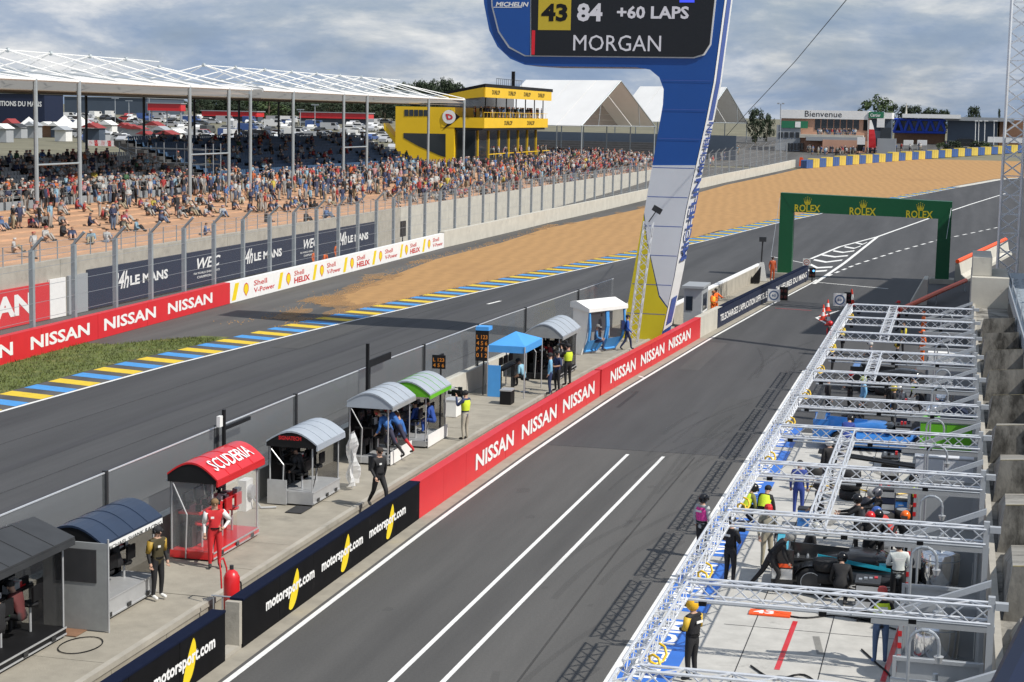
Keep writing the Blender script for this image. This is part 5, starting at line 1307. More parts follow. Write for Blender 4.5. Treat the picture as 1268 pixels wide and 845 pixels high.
# ------------------------------------------------------------------ people
def joints(pose):
    J = dict(pelvis=(0, 0, .95), spine=(0, .01, 1.12), chest=(0, 0, 1.30), neck=(0, .0, 1.47), hd0=(0, .01, 1.55), hd1=(0, .03, 1.63), hd2=(0, .02, 1.715))
    S = {}
    for s, k in ((-1, 'L'), (1, 'R')):
        S.update({'sh'+k: (s*.185, 0, 1.41), 'el'+k: (s*.25, -.03, 1.13), 'wr'+k: (s*.255, .06, .90), 'ha'+k: (s*.25, .09, .82),
                  'hip'+k: (s*.095, 0, .90), 'kn'+k: (s*.11, .03, .49), 'an'+k: (s*.115, -.01, .09), 'to'+k: (s*.135, .17, .045)})
    J.update(S)
    def up(dz=0, dy=0, lean=0.0, piv=.95):
        for k in list(J):
            if k in ('pelvis', 'spine', 'chest', 'neck', 'hd0', 'hd1', 'hd2') or k[:2] in ('sh', 'el', 'wr', 'ha'):
                x, y, z = J[k]; c, s = cos(lean), sin(lean); zz = z-piv
                J[k] = (x, y*c+zz*s+dy, piv+zz*c-y*s+dz)
    def arm(k, el, wr, ha): J['el'+k], J['wr'+k], J['ha'+k] = el, wr, ha
    if pose == 'hips':
        for s, k in ((-1, 'L'), (1, 'R')): arm(k, (s*.38, -.08, 1.18), (s*.22, .08, 1.02), (s*.15, .12, 1.0))
    elif pose == 'onehip':
        arm('L', (-.38, -.08, 1.18), (-.22, .08, 1.02), (-.15, .12, 1.0))
    elif pose == 'fold':
        for s, k in ((-1, 'L'), (1, 'R')): arm(k, (s*.26, .02, 1.14), (s*.12, .24, 1.10), (s*.04, .28, 1.10))
    elif pose == 'camera':
        for s, k in ((-1, 'L'), (1, 'R')): arm(k, (s*.30, .14, 1.22), (s*.14, .30, 1.50), (s*.08, .34, 1.56))
    elif pose == 'reach':
        for s, k in ((-1, 'L'), (1, 'R')): arm(k, (s*.24, .24, 1.25), (s*.18, .48, 1.22), (s*.17, .56, 1.22))
    elif pose == 'walk':
        J['knL'] = (-.11, .20, .52); J['anL'] = (-.11, .24, .10); J['toL'] = (-.12, .41, .05); J['knR'] = (.11, -.10, .48); J['anR'] = (.11, -.34, .15); J['toR'] = (.12, -.20, .05)
        J['wrR'] = (.25, .18, .92); J['haR'] = (.25, .24, .86); J['wrL'] = (-.25, -.10, .90); J['haL'] = (-.25, -.10, .82)
    elif pose == 'lean':
        for s, k in ((-1, 'L'), (1, 'R')): arm(k, (s*.25, .2, 1.22), (s*.2, .42, 1.15), (s*.18, .5, 1.13))
        up(0, -.12, .75); J['hipL'] = (-.095, -.1, .90); J['hipR'] = (.095, -.1, .90); J['knL'] = (-.12, -.30, .5); J['anL'] = (-.12, -.62, .12); J['toL'] = (-.13, -.47, .045); J['knR'] = (.12, .12, .5); J['anR'] = (.12, -.05, .09); J['toR'] = (.14, .13, .045)
        for k in ('hd0', 'hd1', 'hd2'):
            x, y, z = J[k]; J[k] = (x, y-.0, z+.02)
    elif pose in ('sit', 'sitfwd'):
        for s, k in ((-1, 'L'), (1, 'R')): arm(k, (s*.25, .08, 1.15), (s*.16, .30, 1.08), (s*.13, .38, 1.08))
        up(-.45, 0, .12 if pose == 'sit' else .4)
        for s, k in ((-1, 'L'), (1, 'R')): J['hip'+k] = (s*.095, .02, .49); J['kn'+k] = (s*.13, .42, .50); J['an'+k] = (s*.13, .38, .10); J['to'+k] = (s*.15, .55, .05)
        J['pelvis'] = (0, -.02, .52)
    elif pose == 'ground':
        for s, k in ((-1, 'L'), (1, 'R')): arm(k, (s*.26, .10, 1.13), (s*.17, .36, 1.10), (s*.08, .42, 1.12))
        up(-.82, 0, .18)
        for s, k in ((-1, 'L'), (1, 'R')): J['hip'+k] = (s*.095, .02, .12); J['kn'+k] = (s*.14, .38, .42); J['an'+k] = (s*.14, .62, .10); J['to'+k] = (s*.15, .78, .05)
        J['pelvis'] = (0, -.02, .14)
    elif pose == 'crouch':
        for s, k in ((-1, 'L'), (1, 'R')): arm(k, (s*.26, .2, 1.1), (s*.16, .44, 1.0), (s*.12, .5, .98))
        up(-.50, -.12, .45)
        for s, k in ((-1, 'L'), (1, 'R')): J['hip'+k] = (s*.1, -.12, .42)
        J['knL'] = (-.14, .30, .50); J['anL'] = (-.13, .24, .09); J['toL'] = (-.14, .40, .045); J['knR'] = (.13, .10, .07); J['anR'] = (.13, -.34, .08); J['toR'] = (.13, -.46, .04)
        J['pelvis'] = (0, -.13, .46)
    elif pose == 'wave':
        arm('R', (.30, .02, 1.60), (.28, .05, 1.86), (.27, .06, 1.95))
    return J
RAD = dict(pelvis=.150, spine=.135, chest=.160, neck=.058, hd0=.070, hd1=.098, hd2=.080, sh=.078, el=.052, wr=.036, ha=.042, hip=.105, kn=.066, an=.046, to=.044)
BONES = [('pelvis', 'spine', 'top'), ('spine', 'chest', 'top'), ('chest', 'neck', 'top'), ('neck', 'hd0', 'skin'), ('hd0', 'hd1', 'skin'), ('hd1', 'hd2', 'hair')]
for k in 'LR': BONES += [('chest', 'sh'+k, 'top'), ('sh'+k, 'el'+k, 'top'), ('el'+k, 'wr'+k, 'fore'), ('wr'+k, 'ha'+k, 'hand'), ('pelvis', 'hip'+k, 'legs'), ('hip'+k, 'kn'+k, 'legs'), ('kn'+k, 'an'+k, 'shin'), ('an'+k, 'to'+k, 'shoe')]
def radius(k): return RAD.get(k, RAD.get(k[:-1], .05))
_base = {}
def body_base(pose, hires, fat=1.0):
    key = (pose, hires, fat)
    if key in _base: return _base[key]
    J = joints(pose); names = list(J); idx = {n: i for i, n in enumerate(names)}
    me = bpy.data.meshes.new('sk'); me.from_pydata([J[n] for n in names], [(idx[a], idx[b]) for a, b, _ in BONES], []); me.update()
    o = bpy.data.objects.new('sk', me); COL.objects.link(o)
    md = o.modifiers.new('Skin', 'SKIN'); md.use_smooth_shade = True
    sv = me.skin_vertices[0].data
    for n in names:
        rr = radius(n)*(fat if n in ('pelvis', 'spine', 'chest') else 1); sv[idx[n]].radius = (rr, rr*(.78 if n in ('chest', 'spine', 'pelvis') else 1)); sv[idx[n]].use_root = (n == 'pelvis')
    if hires:
        s2 = o.modifiers.new('Sub', 'SUBSURF'); s2.levels = 2 if hires > 1 else 1; s2.render_levels = s2.levels
    bpy.context.view_layer.update()
    ev = o.evaluated_get(bpy.context.evaluated_depsgraph_get()); m2 = ev.to_mesh()
    V = np.array([v.co[:] for v in m2.vertices]); F = [tuple(p.vertices) for p in m2.polygons]
    ev.to_mesh_clear(); bpy.data.objects.remove(o); bpy.data.meshes.remove(me)
    # zone of each vertex = nearest bone
    Z = []
    for v in V:
        best = None
        for a, b, zn in BONES:
            A, B = np.array(J[a]), np.array(J[b]); ab = B-A; t = max(0, min(1, np.dot(v-A, ab)/max(1e-9, np.dot(ab, ab))))
            dd = np.linalg.norm(v-A-ab*t)/(.6*lerp(radius(a), radius(b), t)+.02)
            if best is None or dd < best[0]: best = (dd, zn)
        Z.append(best[1])
    # features: fingers, nose, ears, eyes
    if hires:
        mb = MB(); zs = []
        def addz(z): zs.extend([z]*(len(mb.v)-len(zs)))
        for s, k in ((-1, 'L'), (1, 'R')):
            h = Vector(J['ha'+k]); d = (h-Vector(J['wr'+k])).normalized(); side = d.cross(Vector((0, 1, .2))).normalized(); bend = side.cross(d).normalized()
            for i in range(4):
                st = h+side*(-.027+.018*i)+d*.012; ln = (.062, .072, .068, .052)[i]
                mid = st+d*ln*.55+bend*.008; en = mid+d*ln*.35+bend*.026
                mb.tube(st, mid, .0095, 5, r2=.0088); mb.tube(mid, en, .0088, 5, r2=.006)
            th = h-d*.01+side*(.036); m_ = th+side*.022+d*.025+bend*.012; mb.tube(th, m_, .0105, 5, r2=.0095); mb.tube(m_, m_+d*.028+bend*.016, .0095, 5, r2=.007)
            addz('hand')
        c = Vector(J['hd1']); upv = (Vector(J['hd2'])-Vector(J['hd0'])).normalized(); rt = Vector((1, 0, 0)); fw = upv.cross(rt).normalized()
        if fw.y < 0: fw = -fw
        mb.tube(c+fw*.085+upv*.005, c+fw*.118-upv*.018, .010, 5, r2=.016); addz('skin')
        for s in (-1, 1):
            mb.ball(c+rt*(s*.10)-upv*.01, (.014, .024, .034), n=6, k=4); addz('skin')
            mb.ball(c+rt*(s*.036)+fw*.088+upv*.012, .012, n=6, k=4); addz('eye')
        mb.box(c+fw*.088-upv*.052, (.045, .012, .010)); addz('lip')
        # hair cap
        n0 = len(V); V = np.vstack([V, np.array(mb.v)]); F = F+[tuple(n0+i for i in f) for f in mb.f]; Z += zs
    _base[key] = (V, F, Z, J); return _base[key]
SKIN = [(.52, .32, .23), (.46, .27, .18), (.60, .39, .29), (.30, .17, .11)]
def body_mesh(name, pose, col, hires=1, fat=1.0):
    V, F, Z, J = body_base(pose, hires, fat)
    me = bpy.data.meshes.new(name); me.from_pydata(V.tolist(), [], F); me.materials.append(M['person'])
    sk = col.get('skin', SKIN[0]); d = dict(skin=sk, hand=col.get('hand', sk), top=col['top'], fore=col.get('fore', col['top']), legs=col['legs'], shin=col.get('shin', col['legs']), shoe=col.get('shoe', (.03, .03, .03)), hair=col.get('hair', (.05, .03, .02)), eye=(.02, .02, .02), lip=(.35, .12, .1))
    ca = me.color_attributes.new('Col', 'FLOAT_COLOR', 'POINT')
    arr = np.array([(*d[z], 1.0) for z in Z], dtype=np.float32).ravel(); ca.data.foreach_set('color', arr)
    me.polygons.foreach_set('use_smooth', [True]*len(me.polygons)); me.update()
    return me, J
BLK = (.012, .012, .014); WHT = (.72, .72, .70); REDC = (.55, .02, .025); NAV = (.02, .035, .10); BLU = (.03, .12, .45); ORG = (.80, .14, .01); HIV = (.62, .78, .04); JEAN = (.08, .13, .24); KHK = (.32, .27, .18)
def person(label, pos, face, pose, col, acc=(), h=1.75, hires=1, group=None, fat=1.0):
    """face: heading angle in degrees, 0 = +x, 90 = +y"""
    root = thing('person', label, 'person', pos, radians(face-90), group); k = h/1.75; root.scale = (k, k, k)
    me, J = body_mesh('body', pose, col, hires, fat); o = bpy.data.objects.new('body', me); COL.objects.link(o); o.parent = root
    c = Vector(J['hd1']); up = (Vector(J['hd2'])-Vector(J['hd0'])).normalized(); rt = Vector((1, 0, 0)); fw = up.cross(rt)
    if fw.y < 0: fw = -fw
    def pmat(c_, rough=.6):
        key = 'pc_%s_%.1f' % (tuple(round(x, 3) for x in c_), rough)
        if key not in M: M[key] = mat('cloth_'+str(len(M)), c_, rough, var=.1, scale=20)
        return key
    if hires > 1:
        ch_ = Vector(J['chest']); pv_ = Vector(J['pelvis']); ax_ = (Vector(J['neck'])-pv_).normalized(); ff = ax_.cross(rt); ff = -ff if ff.y < 0 else ff
        pm_ = MB(); pm_.box(ch_-ff*.175+ax_*.02, (.20, .012, .055)); pm_.build('back_patch', 'fabwhite', root, False, False); pm_ = MB(); pm_.box(ch_+ff*.165+rt*.07, (.08, .012, .05)); pm_.build('chest_patch', 'fabwhite', root, False, False)
        pm_ = MB(); n_ = 14; pr_ = [(.163, .045), (.163, .085)]; vs_ = [pv_+ax_*t_+rt*(cos(2*pi*i_/n_)*r_)+ff*(sin(2*pi*i_/n_)*r_*.86) for r_, t_ in pr_ for i_ in range(n_)]
        pm_.add(vs_, [(i_, (i_+1) % n_, n_+(i_+1) % n_, n_+i_) for i_ in range(n_)]); pm_.build('belt', 'black', root, False, False)
    for a in acc:
        nm, cc_ = a[0], (a[1] if len(a) > 1 else BLK)
        mb = MB()
        if nm == 'helmet': mb.ball(c+up*.02, (.135, .145, .145), n=14, k=9); mb.build('helmet', pmat(cc_, .25), root, True, False); v = MB(); v.box(c+fw*.125+up*.01, (.17, .05, .075)); v.build('visor', 'carglass', root, False, False); continue
        if nm == 'cap':
            mb.lathe(c+up*.035, [(.112, -.02), (.112, .03), (.085, .085), (.02, .105)], 12); mb.box(c+fw*.15+up*.025, (.15, .12, .015)); mb.build('cap', pmat(cc_), root, False, False); continue
        if nm == 'hair': mb.ball(c+up*.035-fw*.015, (.108, .112, .098), n=12, k=7); mb.build('hair', pmat(cc_, .8), root, True, False); continue
        if nm == 'headset':
            for s in (-1, 1): mb.lathe(c+rt*(s*.112), [(.045, -.02), (.045, .02)], 10, axis='x')
            for i in range(8):
                t0, t1 = pi*i/8, pi*(i+1)/8; mb.tube(c+rt*(cos(t0)*.118)+up*(sin(t0)*.125), c+rt*(cos(t1)*.118)+up*(sin(t1)*.125), .012, 5)
            mb.build('headset', pmat(cc_), root, False, False); continue
        if nm == 'vest':
            pv, ch = Vector(J['pelvis']), Vector(J['neck']); ax = (ch-pv).normalized(); q_ = ax.cross(rt)
            prof = [(.165, .10), (.178, .22), (.195, .36), (.16, .47)]; n = 12; vs = []
            for rr, t in prof:
                for i in range(n): vs.append(pv+ax*t+rt*(cos(2*pi*i/n)*rr*1.04)+q_*(sin(2*pi*i/n)*rr*.82))
            mb.add(vs, [(j*n+i, j*n+(i+1) % n, (j+1)*n+(i+1) % n, (j+1)*n+i) for j in range(len(prof)-1) for i in range(n)]); mb.build('vest', pmat(cc_, .8), root, True, False); continue
        if nm == 'backpack': mb.box(Vector(J['chest'])+Vector((0, -.22, -.05)), (.30, .18, .42)); mb.build('backpack', pmat(cc_), root, False, False); continue
        if nm == 'stripe':
            for s, k_ in ((-1, 'L'), (1, 'R')): mb.tube(Vector(J['sh'+k_]), Vector(J['el'+k_]), .084, 8, r2=.06)
            mb.build('sleeves', pmat(cc_), root, True, False); continue
    return root, J
def camera_prop(root_pos, face, label, off=(0, .36, 1.56)):
    q = thing('video_camera', label, 'camera', root_pos, radians(face-90)); x, y, z = off
    MB().b2((x-.09, y-.18, z-.10), (x+.09, y+.20, z+.12)).build('camera_body', 'black', q, False, False); MB().lathe((x, y+.20, z), [(.06, 0), (.07, .18)], 12, axis='y').build('lens', 'carglass', q, False, False)
    MB().box((x, y-.05, z+.2), (.03, .3, .03)).build('handle', 'black', q, False, False); MB().b2((x+.1, y-.1, z-.05), (x+.16, y+.05, z+.22)).build('monitor', 'darksteel', q, False, False)
# ------------------------------------------------------------------ pit wall booths
PZ = .505
def stool(parent_pos, label, m='black'):
    x, y = parent_pos; q = thing('bar_stool', label, 'stool', (x, y, PZ+.2))
    MB().lathe((x, y, PZ+.85), [(.19, 0), (.21, .04), (.19, .09)], 12).build('seat', m, q); MB().tube((x, y, PZ+.22), (x, y, PZ+.85), .03, 8).build('column', 'silver', q); MB().lathe((x, y, PZ+.2), [(.2, 0), (.05, .04)], 12).build('base', 'silver', q)
    MB().b2((x-.22, y-.17, PZ+.95), (x-.17, y+.17, PZ+1.3)).build('backrest', m, q)
def booth(label, y0, y1, xb, xf, roofm, gablem, trim, base, sidefilm='film', zf=2.55, za=3.2, zb=2.55, near_panel=None, baseh=.24, deskm='black', stools=3, seatm='black', arch=True, backm='smoke', far_panel=True, front_skirt=None, front_film=None):
    r = thing('pit_booth', label, 'booth', ((xb+xf)/2, (y0+y1)/2, PZ))
    # flight case base, built of a tray, rails and corner caps
    b = MB().b2((xb, y0, PZ+.05), (xf, y1, PZ+baseh)).build('base', base, r)
    for z in (PZ+.07, PZ+baseh-.03): MB().b2((xf, y0, z), (xf+.02, y1, z+.035)).build('edge_rail', 'silver', b)
    for y in (y0+.25, y1-.25): MB().b2((xb+.1, y-.1, PZ-.002), (xf-.1, y+.1, PZ+.05)).build('skid', 'darksteel', b)
    for i in range(3): yy = lerp(y0, y1, (i+.5)/3); MB().b2((xf+.02, yy-.09, PZ+.09), (xf+.035, yy+.09, PZ+.19)).build('latch', 'darksteel', b)
    for y in (y0+.04, y1-.04):
        for x, zt in ((xb+.04, zb), (xf-.04, zf)): MB().tube((x, y, PZ+baseh), (x, y, PZ+zt-.45), .025, 6).build('post', 'silver', r)
    # roof
    N = 10; ov = .06; prof = []
    for i in range(N+1):
        t = i/N; x = lerp(xb-.04, xf+.14, t)
        z = lerp(zb, zf, t)+(sin(pi*min(1, t*.92+.04))*(za-max(zf, zb)) if arch else 0)
        prof.append((x, PZ-.5+z))
    if not arch:
        prof = [(xb-.1, PZ-.5+zb), (lerp(xb, xf, .45), PZ-.5+za), (xf+.2, PZ-.5+zf)]
    top = prof; bot = [(x, z-.05) for x, z in prof]
    rf = MB().prism(top+bot[::-1], 'y', y0-ov, y1+ov).build('roof', roofm, r, False)
    # gable fill (visible end) and front valance
    zlow = min(top[0][1], top[-1][1])-.12
    for y, nm in ((y0-ov+.02, 'gable'), (y1+ov-.05, 'gable')):
        MB().prism([(x, z-.052) for x, z in top]+[(top[-1][0], zlow), (top[0][0], zlow)], 'y', y, y+.03).build(nm, gablem, rf)
    MB().b2((top[-1][0]-.03, y0-ov, top[-1][1]-.18), (top[-1][0]+.012, y1+ov, top[-1][1]-.055)).build('valance', trim, rf)
    MB().b2((top[0][0]-.2+.15, y0-.02, zlow), (top[-1][0]-.05, y0+.02, zlow+.05)).build('roof_beam', 'silver', rf)
    # walls
    if backm: MB().b2((xb, y0+.02, PZ+baseh), (xb+.02, y1-.02, zlow)).build('back_sheet', backm, r)
    if sidefilm: MB().b2((xb+.03, y0, PZ+baseh), (xf-.03, y0+.008, zlow)).build('side_sheet', sidefilm, r)
    if near_panel: MB().b2((xb+.03, y0-.035, PZ+.06), (xf-.03, y0-.012, PZ+1.15)).build('side_panel', near_panel, r)
    if far_panel: MB().b2((xb+.03, y1-.008, PZ+baseh), (xf-.03, y1, zlow)).build('side_sheet', 'smoke' if sidefilm != 'film' or gablem == 'black' and roofm != 'redpaint' else 'film', r)
    if front_skirt: MB().b2((xf+.04, y0+.05, PZ+.02), (xf+.06, y1-.05, PZ+.45)).build('front_skirt', front_skirt, r)
    if front_film:
        ya, yb_ = front_film; MB().b2((xf+.03, ya, PZ+.1), (xf+.037, yb_, zlow)).build('front_sheet', 'film', r)
    # clutter on desk and floor
    rc_ = random.Random(int(y0*10))
    for k in range(18):
        yy = rc_.uniform(y0+.3, y1-.3); w_ = rc_.uniform(.08, .3); MB().b2((xb+.45+rc_.uniform(0, .15), yy, PZ+1.213), (xb+.62+rc_.uniform(0, .1), yy+w_, PZ+1.22+rc_.uniform(.01, .2))).build('desk_item', rc_.choice(['black', 'fabwhite', 'darksteel', 'black', 'silver', 'redpaint']), r)
    for k in range(4):
        yy = rc_.uniform(y0+.3, y1-.5); MB().b2((xb+.1, yy, PZ+baseh), (xb+.45, yy+rc_.uniform(.25, .5), PZ+baseh+rc_.uniform(.25, .6))).build('equipment_box', rc_.choice(['black', 'darksteel', 'black']), r)
    MB().path([(xf-.05, y0+.05, zf+PZ-1.0), (xf+.02, y0+.3, PZ+1.1), (xf-.1, y0+.2, PZ+baseh)], .012, 5).build('cable', 'black', r)
    MB().path([(xb+.1, y0-.02, PZ+zb-.7), (xb+.5, y0-.05, PZ+1.2), (xb+.45, y0-.03, PZ+.05)], .018, 5).build('frame_tube', 'silver', r)
    for k in range(3):   # roof seams
        yy = lerp(y0-ov, y1+ov, (k+1)/4); MB().path([(x_, yy, z_+.006) for x_, z_ in top], .010, 4).build('roof_seam', trim if trim != 'fabwhite' else roofm, rf)
    # desk with monitors
    MB().b2((xb+.15, y0+.2, PZ+1.15), (xb+.75, y1-.2, PZ+1.21)).build('desk', deskm, r)
    for y in (y0+.35, y1-.35): MB().b2((xb+.3, y-.03, PZ+baseh), (xb+.4, y+.03, PZ+1.15)).build('desk_leg', 'darksteel', r)
    n = max(2, int((y1-y0-.4)/.65))
    for i in range(n):
        y = lerp(y0+.5, y1-.5, i/(n-1)); mo = MB().box((xb+.28, y, PZ+1.52), (.05, .52, .34), ry=-.15).build('monitor', 'black', r); MB().box((xb+.308, y, PZ+1.525), (.008, .47, .29), ry=-.15).build('monitor_screen', 'winglass', mo)
        MB().b2((xb+.22, y-.04, PZ+1.21), (xb+.3, y+.04, PZ+1.36)).build('monitor_stand', 'darksteel', mo)
    for i in range(stools):
        y = lerp(y0+.55, y1-.55, i/max(1, stools-1)); st = MB(); x = xf-.55
        s_ = MB().lathe((x, y, PZ+.82), [(.18, 0), (.2, .04), (.18, .08)], 10).build('seat', seatm, r); MB().tube((x, y, PZ+baseh), (x, y, PZ+.82), .03, 8).build('seat_column', 'silver', s_); MB().b2((x+.15, y-.2, PZ+.95), (x+.2, y+.2, PZ+1.28)).build('seat_back', seatm, s_)
    return r
bo1 = booth('charcoal canopied booth cut by the left edge of the photograph', 30.6, 34.15, -19.75, -18.35, 'boothdark', 'boothdark', 'boothdark', 'black', 'smoke', zf=2.75, za=3.12, zb=2.85, arch=False, stools=3, backm='black')
bo2 = booth('dark navy vaulted booth with grey side covers behind the black boards', 35.1, 38.0, -19.35, -18.05, 'boothnavy', 'black', 'fabwhite', 'silver', 'smoke', zf=2.35, za=2.82, zb=2.45, near_panel='greymesh', stools=3, baseh=.5)
MB().text('MICHAEL SHANK RACING', (-18.05+.155, 35.2, PZ+1.70), (0, 1, 0), (0, 0, 1), 2.8, .09, off=.01, lift=.004).build('lettering', 'black', bo2)
bo3 = booth('bright red vaulted booth with white lettering on its roof', 41.15, 44.2, -19.15, -17.95, 'redpaint', 'black', 'redpaint', 'redpaint', 'film', zf=2.6, za=3.12, zb=2.7, deskm='redpaint', seatm='redpaint', stools=4, front_film=(42.6, 44.15))
bo4 = booth('grey roofed booth with black gable and silver case base behind the man in black', 48.0, 50.3, -19.2, -17.8, 'boothgrey', 'black', 'boothgrey', 'silver', None, zf=2.3, za=2.75, zb=2.35, stools=2, baseh=.42, near_panel=None, backm='black')
MB().b2((-19.2, 47.92, PZ+.03), (-18.6, 47.96, PZ+.75)).build('case_lid', 'silver', bo4)
MB().text('SIGNATECH', (-18.85, 47.93, PZ+1.95), (1, 0, 0), (0, 0, 1), .7, .12, off=.03, lift=.01).build('lettering', 'redpaint', bo4)
bo5 = booth('grey roofed booth crowded with blue-suited crew in the middle of the row', 54.5, 56.9, -19.0, -17.6, 'boothgrey', 'boothgrey', 'greymesh', 'silver', None, zf=2.45, za=2.95, zb=2.55, stools=2, front_skirt='fabwhite', backm='black')
bo6 = booth('grey roofed booth with lime green gable behind the middle booth', 57.9, 60.4, -18.85, -17.35, 'boothgrey', 'lime', 'lime', 'silver', None, zf=2.35, za=2.85, zb=2.4, stools=2, front_skirt='fabwhite', far_panel=True, backm='black')
bo8 = booth('dark grey vaulted booth crowded with crew beside the blue canopy', 75.0, 78.6, -18.0, -16.45, 'boothgrey', 'greymesh', 'greymesh', 'black', None, zf=2.4, za=3.0, zb=2.45, stools=3, backm='black')
# roof lettering of the red booth: laid on the vault's front slope
N = 10; xb, xf = -19.15, -17.95
def vault(t, zb=2.7, zf=2.6, za=3.12): return Vector((lerp(xb-.04, xf+.14, t), 0, PZ-.5+lerp(zb, zf, t)+sin(pi*min(1, t*.92+.04))*(za-max(zf, zb))))
p0, p1 = vault(.95), vault(.70); u = (p1-p0)
tv, tf = text_geo('SCUDERIA', .008, 0); mb = MB()
mb.add([(lambda q, yy: (q.x, yy, q.z+.035))(vault(lerp(.90, .66, y_)), 41.4+2.5*x_) for x_, y_ in tv], tf); mb.build('lettering', 'white', bo3)
# open door flaps
for (nm, lab, x, y, m, w) in (('canvas_roll', 'crumpled clear plastic side cover hanging beside the grey booth', -17.6, 50.9, 'fabwhite', .62),):
    q = thing(nm, lab, 'cover', (x, y, PZ+.2)); mb = MB(); n = 12; prof = []
    for i in range(9):
        t = i/8; mb.lathe if False else None
    prof = [(.10, 0), (.34, .10), (.42, .45), (.40, .85), (.30, 1.2), (.10, 1.42)]
    gx, gz = 9, 12; mb = MB()
    for b_ in range(gz+1):
        for a_ in range(gx+1):
            u_, v_ = a_/gx, b_/gz; w_ = .95*(1-.35*v_)
            mb.v.append((x+.16*sin(u_*9+v_*3)*(1-v_*.4)+.06*sin(v_*14+u_*5), y+(u_-.5)*w_, PZ+.12+1.6*v_+.03*sin(u_*13)))
    for b_ in range(gz):
        for a_ in range(gx): mb.f.append((b_*(gx+1)+a_, b_*(gx+1)+a_+1, (b_+1)*(gx+1)+a_+1, (b_+1)*(gx+1)+a_)); mb.m.append(0)
    mb.build('cover', 'crumple', q, False); MB().tube((x, y, PZ), (x, y, PZ+1.7), .025, 5).build('pole', 'silver', q); break
    vs = []; n = 10
    for rr, zz in prof:
        for i in range(n): vs.append((x+.8*rr*cos(2*pi*i/n)*(1+.12*sin(3*i+zz*4))+.10*sin(zz*2), y+1.0*rr*sin(2*pi*i/n), PZ+.25+zz))
    mb.add(vs, [(j*n+i, j*n+(i+1) % n, (j+1)*n+(i+1) % n, (j+1)*n+i) for j in range(len(prof)-1) for i in range(n)]+[tuple(range(n-1, -1, -1)), tuple(range((len(prof)-1)*n, len(prof)*n))]); mb.build('cover', m, q, True)
    MB().tube((x, y, PZ), (x, y, PZ+.3), .03, 5).build('foot', 'silver', q)
# grey standing side covers of the navy booth
q = thing('canvas_screen', 'grey canvas screen with dark window beside the navy booth', 'screen', (-17.7, 34.9, PZ))
MB().b2((-19.2, 34.72, PZ+.03), (-17.65, 34.76, PZ+2.0)).build('cover', 'greymesh', q); MB().b2((-18.9, 34.70, PZ+1.1), (-17.9, 34.715, PZ+1.85)).build('window', 'smoke', q); MB().tube((-17.63, 34.74, PZ), (-17.63, 34.74, PZ+2.1), .025, 6).build('pole', 'silver', q)
# blue pop-up tent
r = thing('blue_canopy', 'sky blue peaked canopy tent with one seated crew member beneath', 'tent', (-17.5, 71.3, PZ)); x0, x1, y0, y1 = -18.3, -16.75, 69.7, 72.8
mb = MB(); zt, ze = PZ+2.55, PZ+2.12; cx, cy = (x0+x1)/2, (y0+y1)/2
cs = [(x0, y0), (x1, y0), (x1, y1), (x0, y1)]; lo = .28
for i in range(4):
    a, b = cs[i], cs[(i+1) % 4]; o = MB(); o.add([(*a, ze), (*b, ze), (cx+(.15 if b[0] > cx else -.15)*0, cy, zt)], [(0, 1, 2)]); o.build('roof_panel', 'skyblue', r)
    v = MB(); v.add([(*a, ze-lo), (*b, ze-lo), (*b, ze), (*a, ze)], [(0, 1, 2, 3)]); v.build('valance', 'skyblue', r); MB().tube((*a, PZ), (*a, ze-.02), .03, 6).build('leg', 'silver', r)
MB().b2((x0+.02, y0-.03, PZ), (x0+.55, y0, PZ+1.3)).build('side_curtain', 'skyblue', r)
MB().b2((-18.1, 70.2, PZ+1.0), (-17.75, 72.6, PZ+1.06)).build('desk', 'black', r)
for y in (70.5, 71.3, 72.2): MB().box((-17.95, y, PZ+1.35), (.05, .5, .32)).build('monitor', 'black', r)
for y in (70.3, 72.5): MB().b2((-18.0, y-.03, PZ), (-17.85, y+.03, PZ+1.0)).build('desk_leg', 'darksteel', r)
# white/blue bulging booth
r = thing('pit_booth', 'white booth with sky blue rims and large windows next to the screen tower', 'booth', (-16.7, 85, PZ)); xb, xf, y0, y1 = -17.25, -16.35, 83.3, 86.7
MB().prism([(xb, PZ), (xf-.3, PZ), (xf, PZ+.9), (xf+.15, PZ+2.2), (xb, PZ+2.4)], 'y', y0, y0+.10).build('end_panel', 'fabwhite', r)
MB().prism([(xb-.1, PZ+2.42), (xf+.3, PZ+2.22), (xf+.3, PZ+2.4), (xb+.3, PZ+2.75), (xb-.1, PZ+2.7)], 'y', y0-.15, y1+.1).build('roof', 'fabwhite', r)
def rim(yc, w, nm):
    pts = [(xf-.30, PZ+.15), (xf+.10, PZ+.75), (xf+.22, PZ+1.4), (xf+.16, PZ+2.2)]
    for s in (-w, w): MB().path([(x, yc+s*(.72 if i == 0 else (.95 if i == 1 else 1)), z) for i, (x, z) in enumerate(pts)], .075, 7).build('rim', 'skyblue', r)
    MB().path([(pts[0][0], yc-w*.7, pts[0][1]), (pts[0][0], yc+w*.7, pts[0][1])], .07, 7).build('rim', 'skyblue', r)
    mb = MB(); n = len(pts)
    mb.add([(x-.02, yc-w, z) for x, z in pts]+[(x-.02, yc+w, z) for x, z in pts], [(i, i+1, n+i+1, n+i) for i in range(1, n-1)]); mb.build('window', 'smoke', r)
    mb = MB(); mb.add([(pts[0][0], yc-w*.7, pts[0][1]), (pts[0][0], yc+w*.7, pts[0][1]), (pts[1][0], yc+w, pts[1][1]), (pts[1][0], yc-w, pts[1][1])], [(0, 1, 2, 3)]); mb.build('lower_panel', 'skyblue', r)
rim(84.15, .78, 'a'); rim(85.85, .78, 'b')
